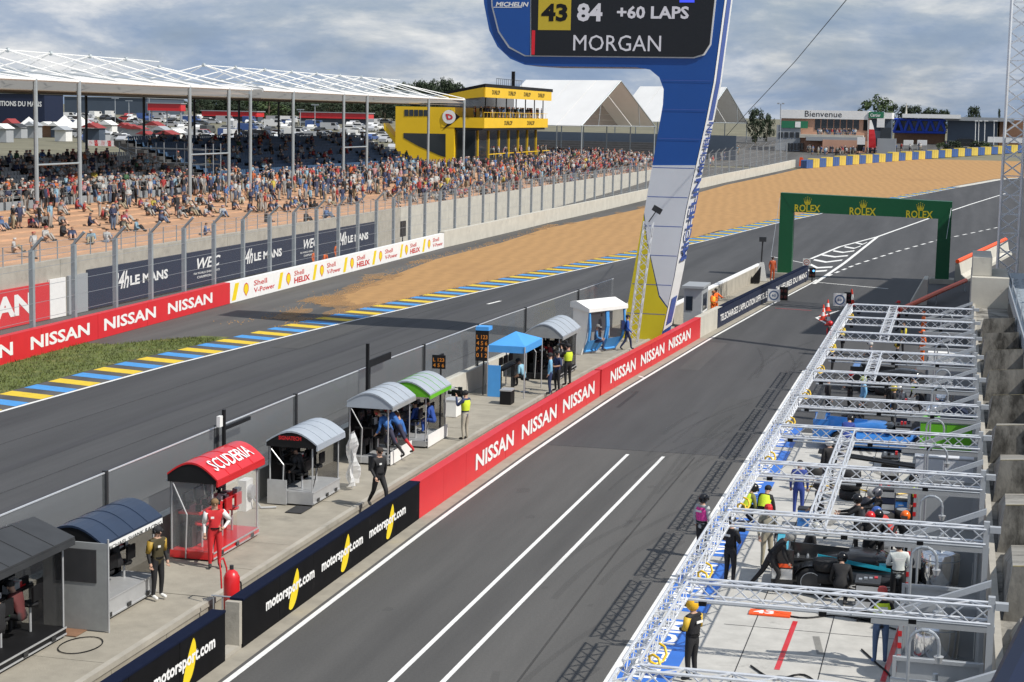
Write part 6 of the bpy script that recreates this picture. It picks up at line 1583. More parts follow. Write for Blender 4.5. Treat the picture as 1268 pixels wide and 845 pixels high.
MB().b2((xb, y0+.1, PZ), (xb+.05, y1, PZ+2.4)).build('back_wall', 'fabwhite', r); MB().b2((xb+.05, y0+.1, PZ), (xf-.35, y1, PZ+.12)).build('floor', 'silver', r); r.rotation_euler = (0, 0, radians(-26)); r.scale = (.9, .86, .95)
# timing boards on masts at the glass
def lapboard(label, x, y, z0, w, h, rows, top=None):
    q = thing('lap_board', label, 'sign', (x, y, PZ)); MB().b2((x-.04, y-w/2, z0), (x+.04, y+w/2, z0+h)).build('panel', 'black', q)
    MB().b2((x-w/2, y-w/2-.04, z0), (x+w/2, y-w/2, z0+h)).build('side_panel', 'black', q)
    for i in range(rows):
        MB().text(('L 123', '4 5 6', 'P 7 8', '0 1 2')[i % 4], (x-w*.42, y-w/2-.045, z0+h*(.12+.8*(rows-1-i)/rows)), (1, 0, 0), (0, 0, 1), w*.84, h*.55/rows, off=.02, lift=.005).build('digits', 'amber', q)
    MB().tube((x, y, PZ), (x, y, z0), .04, 6).build('mast', 'darksteel', q)
    if top: MB().b2((x-w/2, y-w/2-.05, z0+h+.004), (x+w/2, y+w/2, z0+h+.16)).build('header', top, q)
p = atY(603, 440, 70.5); lapboard('tall black lap board with amber digits left of the blue canopy', p.x, 70.0, PZ+1.45, .55, 1.25, 4, 'skyblue')
p = atY(546, 460, 61.5); lapboard('small lap board above the lime gable booth', p.x, 61.5, PZ+2.3, .5, .5, 2, None)

# black frame arm with white box above the red booth
q = thing('antenna_frame', 'black antenna frame with white box at the glass above the red booth', 'antenna', (-19.5, 45.6, PZ)); MB().b2((-19.5, 45.3, PZ), (-19.42, 45.4, PZ+3.2)).build('mast', 'black', q); MB().b2((-19.55, 45.05, PZ+2.75), (-19.45, 45.25, PZ+3.05)).build('box', 'fabwhite', q); MB().b2((-19.5, 45.4, PZ+2.62), (-19.42, 47.2, PZ+2.72)).build('arm', 'black', q)
q = thing('antenna_frame', 'black mast and arm at the glass behind the lime gable booth', 'antenna', (-19.4, 57.5, PZ)); MB().b2((-19.4, 57.4, PZ), (-19.3, 57.5, PZ+3.6)).build('mast', 'black', q); MB().b2((-19.38, 57.5, PZ+2.75), (-19.32, 60, PZ+3.0)).build('arm', 'black', q)
# fire extinguisher trolley in the gap
X = -16.0; Y = y_at(287, lambda y: -16.0, .6)
r = thing('fire_extinguisher_trolley', 'red wheeled fire extinguisher with tall handle in the board gap', 'extinguisher', (X, Y, .05))
MB().lathe((X, Y, .20), [(.17, 0), (.19, .08), (.19, .95), (.14, 1.06), (.05, 1.13)], 16).build('cylinder', 'redpaint', r, True); MB().lathe((X, Y, 1.33), [(.05, 0), (.05, .1)], 8).build('valve', 'darksteel', r)
for s in (-1, 1):
    MB().path([(X-.18, Y+s*.17, .9), (X-.2, Y+s*.17, 1.3), (X-.26, Y+s*.12, 1.55)], .022, 6).build('handle_bar', 'redpaint', r); w = MB().lathe((X-.1, Y+s*.22, .26), [(.15, -.03), (.15, .03)], 14, axis='y').build('wheel', 'tyre', r)
MB().tube((X-.26, Y-.12, 1.55), (X-.26, Y+.12, 1.55), .022, 6).build('grip', 'redpaint', r)
MB().path([(X+.05, Y, 1.2), (X+.2, Y+.08, 1.0), (X+.2, Y+.1, .5), (X+.1, Y+.05, .35)], .02, 6).build('hose', 'black', r)
# hand rail at the gap
q = thing('hand_rail', 'low grey tube rail at the step in the gap between black boards', 'railing', (PWX(Y)-1.1, Y-.6, .1))
for k in range(4): MB().tube((PWX(Y)-1.15+.22*k, Y-.62, .104), (PWX(Y)-1.15+.22*k, Y-.62, .85), .016, 5).build('upright', 'steel', q)
MB().tube((PWX(Y)-1.2, Y-.62, .85), (PWX(Y)-.35, Y-.62, .85), .02, 5).build('top_bar', 'steel', q)
# drain covers, mats, cables on the platform
for i, (a, m, w, l) in enumerate((((92, 782), 'wood', .5, .8), ((370, 632), 'rubber', .5, .9), ((190, 690), 'rubber', .35, .35))):
    g_ = G(*a, PZ); mb = MB(); mb.b2((g_.x-w/2, g_.y-l/2, PZ+.012), (g_.x+w/2, g_.y+l/2, PZ+.026)); tag(mb.build('floor_plate', m), ['rust brown mat on the platform below the charcoal booth', 'dark drain plate on the platform by the silver case booth', 'small dark plate beside the red booth'][i], 'plate')
g_ = G(100, 800, PZ); mb = MB(); n = 28; pts = [(g_.x+.42*cos(2*pi*i/n), g_.y+.62*sin(2*pi*i/n), PZ+.02) for i in range(n+1)]; mb.path(pts, .012, 4); tag(mb.build('cable_loop', 'black'), 'thin black cable loop lying on the platform near the black boards', 'cable')
# air hose reel by the glass wall
g_ = G(330, 622, PZ+.6); q = thing('hose_reel', 'white hose reel on the trackside wall right of the red booth', 'reel', (BKX(47)+.2, 47.0, PZ)); 
MB().b2((BKX(47)+.004, 46.8, PZ), (BKX(47)+.25, 47.3, PZ+.9)).build('case', 'fabwhite', q); MB().lathe((BKX(47)+.25, 47.05, PZ+.55), [(.2, 0), (.2, .12)], 14, axis='x').build('reel', 'silver', q); MB().path([(BKX(47)+.3, 47.1, PZ+.4), (BKX(47)+.5, 47.3, PZ+.03), (BKX(47)+.9, 47.5, PZ+.03)], .03, 6).build('hose', 'silver', q)
# grey crates and grilles near the step
for i, (px, py, s) in enumerate(((553, 500, .5), (628, 500, .45), (560, 515, .5))):
    g_ = G(px, py, PZ); q = thing('equipment_case', ['grey equipment case against the trackside wall', 'small dark case on the platform below the blue canopy', 'pale equipment case by the lime booth'][i], 'case', (g_.x, g_.y, PZ+.01)); MB().b2((g_.x-s/2, g_.y-s*.7, PZ+.01), (g_.x+s/2, g_.y+s*.7, PZ+s*1.2)).build('box', ['cabinet', 'black', 'fabwhite'][i], q); MB().b2((g_.x-s/2-.01, g_.y-s*.7-.01, PZ+s*1.2+.003), (g_.x+s/2+.01, g_.y+s*.7+.01, PZ+s*1.2+.06)).build('lid', 'silver', q)
# ------------------------------------------------------------------ pit boxes: overhead trusses
YT = [14.5, 20.4, 26.5, 32.0, 38.2, 44.0, 49.6, 55.1, 61.0, 67.0, 72.8, 78.5, 84.2]
XL, XM, XR = -4.60, -2.6, .95
def box_truss(root, A, B, w, h, n, rc, rl, m, single):
    """rectangular box truss between A and B (centre of the top face), width w horizontal, height h"""
    A, B = Vector(A), Vector(B); ax = (B-A).normalized(); sd_ = ax.cross(Vector((0, 0, 1))).normalized(); dn = Vector((0, 0, -h))
    o = [sd_*(-w/2), sd_*(w/2), sd_*(w/2)+dn, sd_*(-w/2)+dn]
    for k in o: MB().tube(A+k, B+k, rc, 6).build('chord', m, root)
    lace = MB()
    for k in range(n):
        p, q = A.lerp(B, k/n), A.lerp(B, (k+1)/n)
        for i in range(4):
            a, b = o[i], o[(i+1) % 4]
            if (k+i) % 2: a, b = b, a
            if single: MB().tube(p+a, q+b, rl, 4).build('brace', m, root)
            else: lace.tube(p+a, q+b, rl, 4)
    if not single: tag(lace.build('lacing', m, root), kind='stuff')
ords = ['nearest', 'second', 'third', 'fourth', 'fifth', 'sixth', 'seventh', 'eighth', 'ninth', 'tenth', 'eleventh']
TRZ = 3.5
for i, y in enumerate(YT):
    if i < 1: continue
    nm = ords[max(0, i-2)] if i >= 2 else None
    lab = ('%s silver cross truss over the pit boxes counting from the camera' % nm) if nm else 'silver cross truss below the bottom edge of the picture'
    r = thing('cross_truss', lab, 'truss', (-2, y, TRZ), group='cross trusses over the pit boxes')
    box_truss(r, (XL+.15, y, TRZ), (XR, y, TRZ), .30, .32, 15, .030, .015, 'alu', i < 9)
    # bracket to the wall
    MB().b2((XR-.05, y-.07, .012), (XR+.07, y+.07, TRZ+.15)).build('support_post', 'cabinet', r); MB().b2((XR+.075, y-.08, 3.42), (XR+.30, y+.08, 3.55)).build('wall_arm', 'cabinet', r)
    MB().add(*(lambda a, b: ([a+Vector(v) for v in ((0, -.05, -.06), (0, .05, -.06), (0, .05, .06), (0, -.05, .06))]+[b+Vector(v) for v in ((0, -.05, -.06), (0, .05, -.06), (0, .05, .06), (0, -.05, .06))], [(0, 1, 5, 4), (1, 2, 6, 5), (2, 3, 7, 6), (3, 0, 4, 7), (0, 3, 2, 1), (4, 5, 6, 7)]))(Vector((XR, y+.55, 3.75)), Vector((-1.1, y+.55, 2.9)))).build('diagonal_brace', 'cabinet', r)
    MB().b2((-1.15, y+.45, 2.85), (XR+.1, y+.6, 2.97)).build('brace_arm', 'cabinet', r)
    for x in (-4.2, -2.0, -.4):   # small lamps / clamps
        MB().box((x, y, TRZ-.4), (.14, .12, .12)).build('clamp', 'black', r)
for i in range(1, len(YT)-1):
    a, b = YT[i], YT[i+1]; nm = ords[max(0, i-2)] if i > 1 else None
    lab = ('%s outer edge truss along the pit lane side of the boxes' % nm) if nm else 'outer edge truss below the bottom edge'
    r = thing('edge_truss', lab, 'truss', (XL, (a+b)/2, TRZ), group='edge trusses of the pit boxes')
    box_truss(r, (XL, a+.22, TRZ+.02), (XL, b-.22, TRZ+.02), .26, .32, 18, .028, .013, 'alu', i < 7)
    if i in (4, 5, 8, 10, 11):
        r = thing('middle_truss', ('%s middle truss between cross trusses over the boxes' % (nm or 'hidden')), 'truss', (XM, (a+b)/2, TRZ), group='middle trusses of the pit boxes')
        box_truss(r, (XM, a+.17, TRZ-.01), (XM, b-.17, TRZ-.01), .34, .30, 10, .026, .013, 'alu', i < 7)
    # yellow cable reels hung at the edge
    q = thing('cable_coil', 'yellow cable coil hanging at the %s edge truss' % (nm or 'hidden'), 'cable', (XL+.3, a+.5, TRZ)); MB().path([(XL+.3+.12*cos(t*.9), a+.5+.09*t, TRZ-.1+.12*sin(t*.9)) for t in range(10)], .022, 5).build('coil', 'yellow', q)
# ------------------------------------------------------------------ pit building edge with weathered concrete fins
r = thing('pit_building', 'low weathered concrete pit building with slanted fins along the right edge', 'building', (2.0, 50, 0))
MB().b2((1.08, -2, 0), (1.22, 98, 2.5)).build('front_wall', 'conc', r)
MB().b2((1.225, -2, 0), (2.85, 97.5, 2.3)).build('gutter', 'concdirty', r)
for i, y in enumerate(YT):
    a, b = y-2.8, y+2.75
    if a > 90: continue
    mb = MB(); h = [(1.28, 2.25), (2.80, 2.25), (2.75, 3.5), (1.42, 3.4)]; h2 = [(1.40, 2.25), (2.75, 2.25), (2.60, 2.62), (1.58, 2.55)]
    mb.add([(x, a, z) for x, z in h]+[(x, b, z) for x, z in h2], [(0, 1, 2, 3), (7, 6, 5, 4), (0, 4, 5, 1), (1, 5, 6, 2), (2, 6, 7, 3), (3, 7, 4, 0)]); f_ = mb.build('concrete_fin', 'concdirty', r); MB().add([(x, a-.012, z) for x, z in h], [(0, 1, 2, 3)]).build('stained_shade_face', 'concstreakshade', f_)  # near face of the fin: stains and shade both painted into its colour
    MB().add([(1.42, a-.014, 3.407), (2.75, a-.014, 3.507), (2.74, a+.14, 3.49), (1.43, a+.14, 3.39)], [(0, 1, 2, 3)]).build('lichen_cap', 'lichen' if 'lichen' in M else M.setdefault('lichen', mat('lichen', (.20, .165, .07), .9, var=.4, scale=6)), f_)
MB().b2((.98, 97.2, 0), (2.9, 104, 3.9)).build('end_pier', 'concpale', r)
MB().b2((1.0, 98.2, 3.92), (2.0, 103.5, 4.9)).build('end_pier_upper', 'concpale', r)
# metal walkway deck
r = thing('metal_walkway', 'grey perforated metal walkway deck beside the concrete fins', 'walkway', (4.2, 70, 3))
MB().b2((2.86, 30, 3.0), (5.6, 108, 3.35)).build('deck', 'deckmetal' if 'deckmetal' in M else M.setdefault('deckmetal', mat('perforated_deck', (.30, .35, .39), .5, .3, var=.1, scale=2, bump=.5, bscale=14)), r)
for x in (2.88, 3.12): MB().b2((x, 30, 3.355), (x+.05, 108, 3.50)).build('edge_rail', 'steel', r)
mb = MB()
for k in range(110):
    for j in range(5): mb.box((3.35+j*.45+.1*(k % 2), k*.95, 3.365), (.22, .10, .02), rz=.8 if (k+j) % 2 else -.8)
tag(mb.build('tread_plates', 'steel', r), kind='stuff')
for y in range(10, 108, 7): MB().b2((2.95, y, 3.5), (3.0, y+.05, 4.2)).build('stub_post', 'steel', r)
r = thing('balcony_rail', 'dark blue out-of-focus balcony edge in the bottom right corner', 'railing', (0.9, 6, 9)); a, b = atY(1222, 850, 6.0), atY(1275, 745, 6.6)
d = (b-a).normalized(); MB().tube(a-d*.4+Vector((.115, 0, -.05)), b+d*.6+Vector((.115, 0, -.05)), .12, 12).build('rail', 'navyboard', r)
# ------------------------------------------------------------------ box equipment
def gooseneck(label, x, y, h=3.3, s=1):
    q = thing('gooseneck_pipe', label, 'pipe', (x, y, 0.02)); pts = [(x, y, .02), (x, y, h-.3)]+[(x+.26*s-.26*s*cos(t), y, h-.3+.26*sin(t)) for t in [i*pi/7 for i in range(1, 8)]]+[(x+.52*s, y, h-.5)]
    MB().path(pts, .03, 8).build('pipe', 'steel', q); MB().lathe((x+.52*s, y, h-.62), [(.05, 0), (.09, .12)], 10).build('nozzle', 'silver', q); MB().lathe((x, y, 0.012), [(.16, 0), (.16, .03)], 12).build('base_plate', 'steel', q)
def tank(label, x, y, r_=.48, h=.95, z0=.45):
    q = thing('fuel_tank', label, 'tank', (x, y, 0.02))
    MB().lathe((x, y, z0), [(.30, -.06), (r_, 0), (r_, h), (r_*.9, h+.06), (.12, h+.10)], 24).build('cylinder', 'chrome', q, True); MB().lathe((x, y, z0+h+.1), [(.12, 0), (.12, .1), (.05, .12), (.05, .4)], 12).build('valve', 'steel', q)
    for z in (z0+.15, z0+h-.15): MB().lathe((x, y, z), [(r_+.008, 0), (r_+.008, .03)], 24).build('band', 'steel', q)
    for sx in (-1, 1):
        for sy in (-1, 1): MB().tube((x+sx*.35, y+sy*.35, .012), (x+sx*.35, y+sy*.35, z0+.02), .03, 6).build('leg', 'steel', q)
def cabinet(label, x0, x1, y, h, face, depth=.7, z0=.012, open_=False):
    q = thing('equipment_cabinet', label, 'cabinet', ((x0+x1)/2, y, z0))
    if not open_:
        MB().b2((x0, y, z0), (x1, y+depth, h)).build('body', 'cabinet', q); MB().b2((x0+.02, y-.02, z0+.08), ((x0+x1)/2-.01, y-.003, h-.04)).build('door', face, q); MB().b2(((x0+x1)/2+.01, y-.02, z0+.08), (x1-.02, y-.003, h-.04)).build('door', face, q)
        MB().b2((x0-.02, y-.04, h+.003), (x1+.02, y+depth+.02, h+.04)).build('top', face, q)
    else:
        for x in (x0, x1-.07):
            for yy in (y, y+depth): MB().b2((x, yy, z0), (x+.07, yy+.07, h)).build('frame_post', 'cabinet', q)
        for z in (z0+.3, h-.08):
            for yy in (y, y+depth): MB().b2((x0+.072, yy+.003, z), (x1-.072, yy+.066, z+.07)).build('frame_rail', 'cabinet', q)
        MB().b2((x0+.08, y+depth+.068, z0+.1), (x1-.08, y+depth+.085, h)).build('back_panel', 'cabinet', q)
        st = MB()
        for k in range(7): st.b2((x0-.006, y-.006, z0+.1+k*.26), (x0+.076, y-.002, z0+.22+k*.26))
        tag(st.build('warning_stripe', 'redpaint', q), kind='stuff')
bayname = {2: 'bottom', 3: 'nearest', 4: 'second', 5: 'third', 6: 'fourth', 7: 'fifth', 8: 'sixth', 9: 'seventh', 10: 'eighth', 11: 'last'}
for i in range(2, 12):
    y = YT[i]+1.6+ (6.6 if i < 2 else 5.2); y = YT[i]+6.1
    gooseneck('curved silver gooseneck pipe in the %s pit bay' % bayname[i], -.55+.06*(i % 3), y-1.2, 3.15+.2*(i % 2), 1)
    if i in (2, 3, 4): tank('polished steel fuel tank in the %s pit bay' % bayname[i], .05, y+.2)
    if i in (2, 3, 4, 5): cabinet('open grey frame rack with striped post round the %s tank' % bayname[i], -.75, .92, y-.45, 1.95, 'cabinet', 1.35, open_=True)
    if i == 6: cabinet('pale grey cabinet pair in the fourth pit bay', -.85, .92, y-.2, 1.75, 'palepanel', 1.0)
    if i == 7: cabinet('lime green cabinet in the fifth pit bay', -.85, .92, y+1.0, 1.75, 'lime', 1.1)
    if i in (8, 10): cabinet('grey cabinet in the %s pit bay' % bayname[i], -.85, .92, y-.4, 1.6, 'cabinet', .9)
    if i == 11: cabinet('white cabinet at the last pit bay', -.9, .92, y-3.0, 1.7, 'fabwhite', 1.0)
    if i in (9,): tank('small round silver tank in the seventh pit bay', -.1, y, .4, .7)
q = thing('silver_ball_tank', 'round silver pressure ball on the lime green cabinet', 'tank', (-.45, YT[7]+7.5, 1.8)); MB().ball((-.45, YT[7]+7.5, 2.08), .26, n=16, k=10).build('ball', 'chrome', q, True); MB().lathe((-.45, YT[7]+7.5, 1.795), [(.12, 0), (.12, .06)], 10).build('foot', 'steel', q)
q = thing('pennant', 'folded navy team cover on the lime green cabinet', 'cover', (.4, YT[7]+7.5, 1.8)); MB().prism([(-.2, 1.8), (.9, 1.8), (.9, 2.0), (.35, 2.35), (-.1, 2.15)], 'y', YT[7]+7.1, YT[7]+7.9).build('cloth', 'navyboard', q)
# ------------------------------------------------------------------ prototype race cars (nose towards the garage, +x)
def race_car(label, cx, cy, rot, body, stripe, lettering=None):
    r = thing('race_car', label, 'race car', (cx, cy, .012), rot)
    def loft(secs, nm, m, par=r, smooth=True):
        mb = MB(); n = len(secs[0])
        for s in secs: mb.v += s
        for j in range(len(secs)-1):
            for i in range(n): mb.f.append((j*n+i, j*n+(i+1) % n, (j+1)*n+(i+1) % n, (j+1)*n+i)); mb.m.append(0)
        mb.f += [tuple(range(n-1, -1, -1)), tuple(range((len(secs)-1)*n, len(secs)*n))]; mb.m += [0, 0]
        return mb.build(nm, m, par, smooth, False)
    def sec(x, hw, z0, z1, k=.5):
        pts = []
        for i in range(12):
            t = 2*pi*i/12; c_, s_ = cos(t), sin(t)
            pts.append((x, hw*math.copysign(abs(c_)**k, c_), (z0+z1)/2+(z1-z0)/2*math.copysign(abs(s_)**k, s_)))
        return pts
    loft([sec(-2.25, .80, .15, .55), sec(-1.6, .9, .08, .72), sec(-.8, .86, .06, .62), sec(.2, .9, .06, .60), sec(1.1, .88, .06, .62), sec(1.8, .82, .07, .58), sec(2.3, .6, .10, .34)], 'body', body)
    loft([sec(-1.9, .20, .6, .70), sec(-1.1, .34, .58, .88), sec(-.3, .50, .56, 1.02), sec(.35, .48, .55, .98), sec(.9, .30, .55, .70)], 'cockpit', body)
    w = loft([sec(-.05, .44, .72, .985), sec(.35, .495, .68, .99), sec(.82, .33, .58, .76)], 'windscreen', 'carglass')
    MB().prism([(-2.0, .66), (-.5, .98), (-.5, 1.04), (-2.0, 1.12)], 'y', -.015, .015).build('engine_fin', body, r, False, False)
    for s in (-1, 1):
        for wx, rr in ((-1.45, .35), (1.5, .34)):
            wl = MB().lathe((wx, s*.84, rr), [(rr-.03, -.17), (rr, -.13), (rr, .20), (rr-.03, .24)], 22, axis='y').build('wheel', 'tyre', r, True, False)
            MB().lathe((wx, s*1.085, rr), [(.235, -.02), (.22, .004)], 18, axis='y').build('rim', 'darksteel', wl, False, False); MB().path([(wx+.25*cos(t), s*1.09, rr+.25*sin(t)) for t in [k*pi/10 for k in range(21)]], .012, 4).build('rim_edge', 'steel', wl, False, False)
            for k in range(6): t = k*pi/3; MB().box((wx+.11*cos(t), s*1.095, rr+.11*sin(t)), (.2, .014, .04), ry=-t).build('spoke', 'steel', wl, False, False)
            # arch fairing
            mb = MB(); n = 8; vs = []
            for i in range(n+1):
                t = pi*(.08+.84*i/n); vs += [(wx+cos(t)*(rr+.09), s*.55, rr+sin(t)*(rr+.08)), (wx+cos(t)*(rr+.09), s*.99, rr+sin(t)*(rr+.05))]
            mb.add(vs, [(2*i, 2*i+1, 2*i+3, 2*i+2) for i in range(n)]); mb.build('wheel_arch', body, r, True, False)
        MB().prism([(-2.45, .25), (-1.9, .25), (-1.9, 1.12), (-2.45, 1.12)], 'y', s*.95-.015, s*.95+.015).build('wing_endplate', body, r, False, False)
        MB().b2((-.9, s*.9-.02, .20), (.9, s*.9+.02, .34)).build('side_stripe', body, r, False, False)
        MB().b2((.25, s*.62, .72), (.42, s*.80, .84)).build('mirror', stripe, r, False, False)
        MB().lathe((2.02, s*.52, .44), [(.10, 0), (.11, .05)], 10, axis='x').build('headlight', 'winglass', r, False, False)
    wg = MB().prism([(-2.42, 1.02), (-1.98, .98), (-1.95, 1.01), (-2.40, 1.08)], 'y', -.93, .93).build('rear_wing', body, r, False, False)
    MB().b2((-2.35, -.9, 1.085), (-2.05, .9, 1.095)).build('wing_stripe', stripe, wg, False, False)
    for s in (-.3, .3): MB().b2((-2.2, s-.015, .6), (-2.05, s+.015, 1.0)).build('wing_pylon', 'carbon', wg, False, False)
    MB().prism([(2.1, .06), (2.65, .06), (2.65, .09), (2.1, .10)], 'y', -.92, .92).build('front_splitter', 'carbon', r, False, False)
    if lettering:
        for s in (-1, 1):
            MB().prism([(-1.3, .84), (.55, .60), (.55, .68), (-1.3, .96)], 'y', s*.515-.01, s*.515+.01).build('flank_stripe', stripe, r, False, False)
            MB().b2((-2.44, s*.968-.004, .35), (-1.92, s*.968+.004, .62)).build('decal', 'fabwhite', r, False, False); MB().b2((-2.40, s*.976-.004, .66), (-1.95, s*.976+.004, .76)).build('decal', 'orange', r, False, False)
        for k, (m_, zz_) in enumerate((('redpaint', .585), ('fabwhite', .587), ('lime', .585))): MB().box((1.45, -.3+.3*k, zz_), (1.0, .12, .012), ry=.10).build('nose_stripe', m_, r, False, False)
        MB().b2((-1.9, -.35, .72), (-.9, .35, .78)).build('engine_deck', 'darksteel', r, False, False)
        for k in range(4): MB().tube((-1.8+.25*k, -.3, .80), (-1.8+.25*k, .3, .80), .035, 6).build('intake_pipe', 'steel', r, False, False)
        MB().text(lettering, (-.85, -.925, .21), (1, 0, 0), (0, 0, 1), 1.5, .11, off=.03, lift=.004).build('lettering', 'white', r, False, False)
    return r
race_car('black and teal prototype race car in the third pit bay being worked on', -1.75, YT[5]+1.75, radians(4), 'carbon', 'teal', 'KCMG')
race_car('blue prototype race car in the sixth pit bay', -2.3, 66.2, radians(2), 'carblue', 'carbon')
race_car('dark prototype race car low in the eighth pit bay', -1.8, 81.0, radians(0), 'carbon', 'carblue')
# rig booms, hoses and jacks
q = thing('pit_boom', 'long black twin boom lying across the fourth pit bay', 'boom', (-2.2, YT[6]+8.2, .02))
for dy in (0, .35): MB().tube((-4.0, YT[6]+8.6+dy, 1.2), (-.5, YT[6]+7.9+dy, 1.0), .06, 6).build('arm', 'carbon', q)
for k in range(5): MB().tube((-3.8+.8*k, YT[6]+8.55-.16*k, 1.15), (-3.8+.8*k, YT[6]+8.9-.16*k, 1.15), .04, 5).build('spacer', 'carbon', q)
for x in (-3.8, -.7): MB().tube((x, YT[6]+8.5 if x < -2 else YT[6]+8.1, .012), (x, YT[6]+8.5 if x < -2 else YT[6]+8.1, 1.1), .05, 6).build('stand', 'darksteel', q)
q = thing('floor_board', 'orange lettered pit board lying on the floor of the second bay', 'sign', (-3.9, 41.5, .02)); g_ = G(948, 762); MB().b2((g_.x-.4, g_.y-.12, .014), (g_.x+.6, g_.y+.30, .05)).build('panel', 'orange', q); MB().text('43', (g_.x-.3, g_.y-.06, .052), (1, 0, 0), (0, 1, 0), .5, .3, off=.04, lift=.003).build('lettering', 'white', q)
for i in range(3, 10):
    y = YT[i]; q = thing('air_line', 'grey horizontal service pipe under the %s cross truss' % ords[i-2], 'pipe', (-2, y+.3, 2.9)); MB().tube((-4.4, y+.35, 3.0), (.95, y+.35, 3.0), .028, 6).build('pipe', 'steel', q)
    for x in (-4.2, -1.5): MB().tube((x, y+.35, 3.0), (x, y+.15, 3.2), .015, 4).build('hanger', 'steel', q)
# ------------------------------------------------------------------ crew on the platform and in the boxes
def pp(px, py, z=PZ+.012): g_ = G(px, py, z); return (g_.x, g_.y, z)
p_, J_ = person('crew member in red overalls and white sleeves standing at the red booth', pp(266, 703), -60, 'onehip', dict(top=REDC, fore=WHT, legs=REDC, hair=(.25, .16, .08)), (('headset',), ('hair', (.22, .13, .06)), ('stripe', WHT)), 1.78, 2)
person('man all in black walking on the platform beside the black boards', pp(469, 629), -35, 'walk', dict(top=BLK, legs=BLK), (('hair', (.03, .02, .015)), ('backpack',)), 1.8, 2)
person('crew member in black and gold suit standing at the navy booth', (-17.8, 37.55, PZ+.012), -25, 'stand', dict(top=(.05, .04, .015), fore=BLK, legs=BLK, shoe=WHT), (('headset',), ('hair',), ('stripe', (.38, .24, .03))), 1.75, 2)
person('marshal in white hard cap bending inside the navy booth', (-18.45, 36.9, PZ+.5), 180, 'sitfwd', dict(top=BLK, legs=BLK, shoe=WHT), (('cap', WHT),), 1.7)
person('crew member in black gloves at the desk of the navy booth', (-18.45, 35.9, PZ+.5), 180, 'sit', dict(top=BLK, legs=BLK), (('hair',),), 1.7)
person('crew member in black, red and green jacket leaning in the charcoal booth', (-18.75, 33.0, PZ+.26), 175, 'sitfwd', dict(top=(.10, .02, .02), fore=(.02, .20, .05), legs=BLK), (('cap', BLK),), 1.75, 1)
person('crew member in dark suit with red gloves in the charcoal booth', (-18.7, 32.0, PZ+.26), 175, 'sit', dict(top=BLK, fore=REDC, legs=BLK, hand=REDC), (('headset',), ('hair',)), 1.75)
person('crew member in charcoal leaning at the near desk end of the silver case booth', (-18.35, 48.6, PZ+.44), 175, 'sitfwd', dict(top=(.03, .03, .035), legs=BLK), (('cap', BLK), ('headset',)), 1.7)
person('crew member in black sitting inside the silver case booth', (-18.4, 49.7, PZ+.44), 190, 'sit', dict(top=BLK, legs=BLK), (('hair',), ('headset', REDC)), 1.7)
for i, (y, lab) in enumerate(((54.6, 'left of three crew in blue suits leaning in the middle grey booth'), (55.4, 'middle one of three blue-suited crew in the middle grey booth'), (56.2, 'right of three blue-suited crew in the middle grey booth'))):
    person(lab, (-17.75+.05*i, y+.25, PZ+.25), 182+6*i, 'lean' if i < 2 else 'sitfwd', dict(top=(.03, .13, .40), fore=(.03, .13, .40), legs=(.03, .03, .06), shin=REDC if i == 1 else BLK), (('headset', (.35, .02, .02)), ('hair', (.2, .1, .05))), 1.72)
person('crew member in royal blue overalls at the lime gable booth', (-17.5, 59.4, PZ+.25), 180, 'sitfwd', dict(top=(.02, .07, .32), legs=(.02, .07, .32)), (('headset',), ('hair',)), 1.75)
person('second crew member in royal blue beside the lime gable booth desk', (-17.9, 58.6, PZ+.25), 180, 'sit', dict(top=(.02, .07, .32), legs=NAV), (('hair',),), 1.75)
cp = pp(576, 545); person('cameraman in yellow vest and pale trousers on the platform', cp, 160, 'camera', dict(top=NAV, legs=(.45, .42, .34), shoe=BLK), (('vest', HIV), ('headset',), ('hair',)), 1.78)
camera_prop(cp, 160, 'black shoulder video camera held by the cameraman in yellow vest', (.05, .40, 1.62))
person('crew member in pale blue shirt seated under the blue canopy', (-17.15, 71.4, PZ+.15), 170, 'sitfwd', dict(top=(.25, .48, .62), fore=SKIN[0], legs=BLK, hair=BLK), (('cap', BLK), ('headset',)), 1.75)
q = thing('bar_stool', 'dark bar stool under the seated man in pale blue', 'stool', (-17.13, 71.4, PZ)); MB().lathe((-17.13, 71.4, PZ+.5), [(.17, 0), (.19, .04), (.17, .08)], 12).build('seat', 'black', q); MB().tube((-17.13, 71.4, PZ+.03), (-17.13, 71.4, PZ+.5), .03, 6).build('column', 'silver', q); MB().lathe((-17.13, 71.4, PZ+.012), [(.2, 0), (.05, .03)], 12).build('base', 'silver', q)
person('crew member in light blue and navy shirt standing right of the blue canopy', pp(681, 489), 190, 'stand', dict(top=(.18, .42, .62), legs=NAV), (('hair',), ('headset',)), 1.75)
person('crew member in dark shirt beside the light blue one', pp(690, 485), 230, 'fold', dict(top=NAV, fore=SKIN[1], legs=BLK), (('hair',),), 1.72)
cp = pp(703, 478); person('cameraman in lime vest and black trousers near the vaulted booth', cp, 140, 'camera', dict(top=BLK, legs=BLK), (('vest', HIV), ('hair',)), 1.82)
camera_prop(cp, 140, 'black video camera on the shoulder of the lime-vested cameraman', (.05, .40, 1.66))
for i, (x, y, c, lab) in enumerate(((-17.2, 75.8, BLK, 'black'), (-17.1, 76.6, (.25, .03, .04), 'dark red'), (-17.25, 77.4, NAV, 'navy'), (-16.9, 78.0, (.3, .3, .3), 'grey'))):
    person('crew member in %s top sitting in the dark vaulted booth' % lab, (x, y, PZ+.25), 180, 'sitfwd', dict(top=c, legs=BLK), (('hair',), ('headset',)), 1.75)
person('man in royal blue jacket walking beside the white and blue booth', pp(776, 434), 20, 'walk', dict(top=(.02, .09, .40), legs=(.02, .03, .08)), (('hair',), ('backpack', (.015, .03, .12))), 1.78)
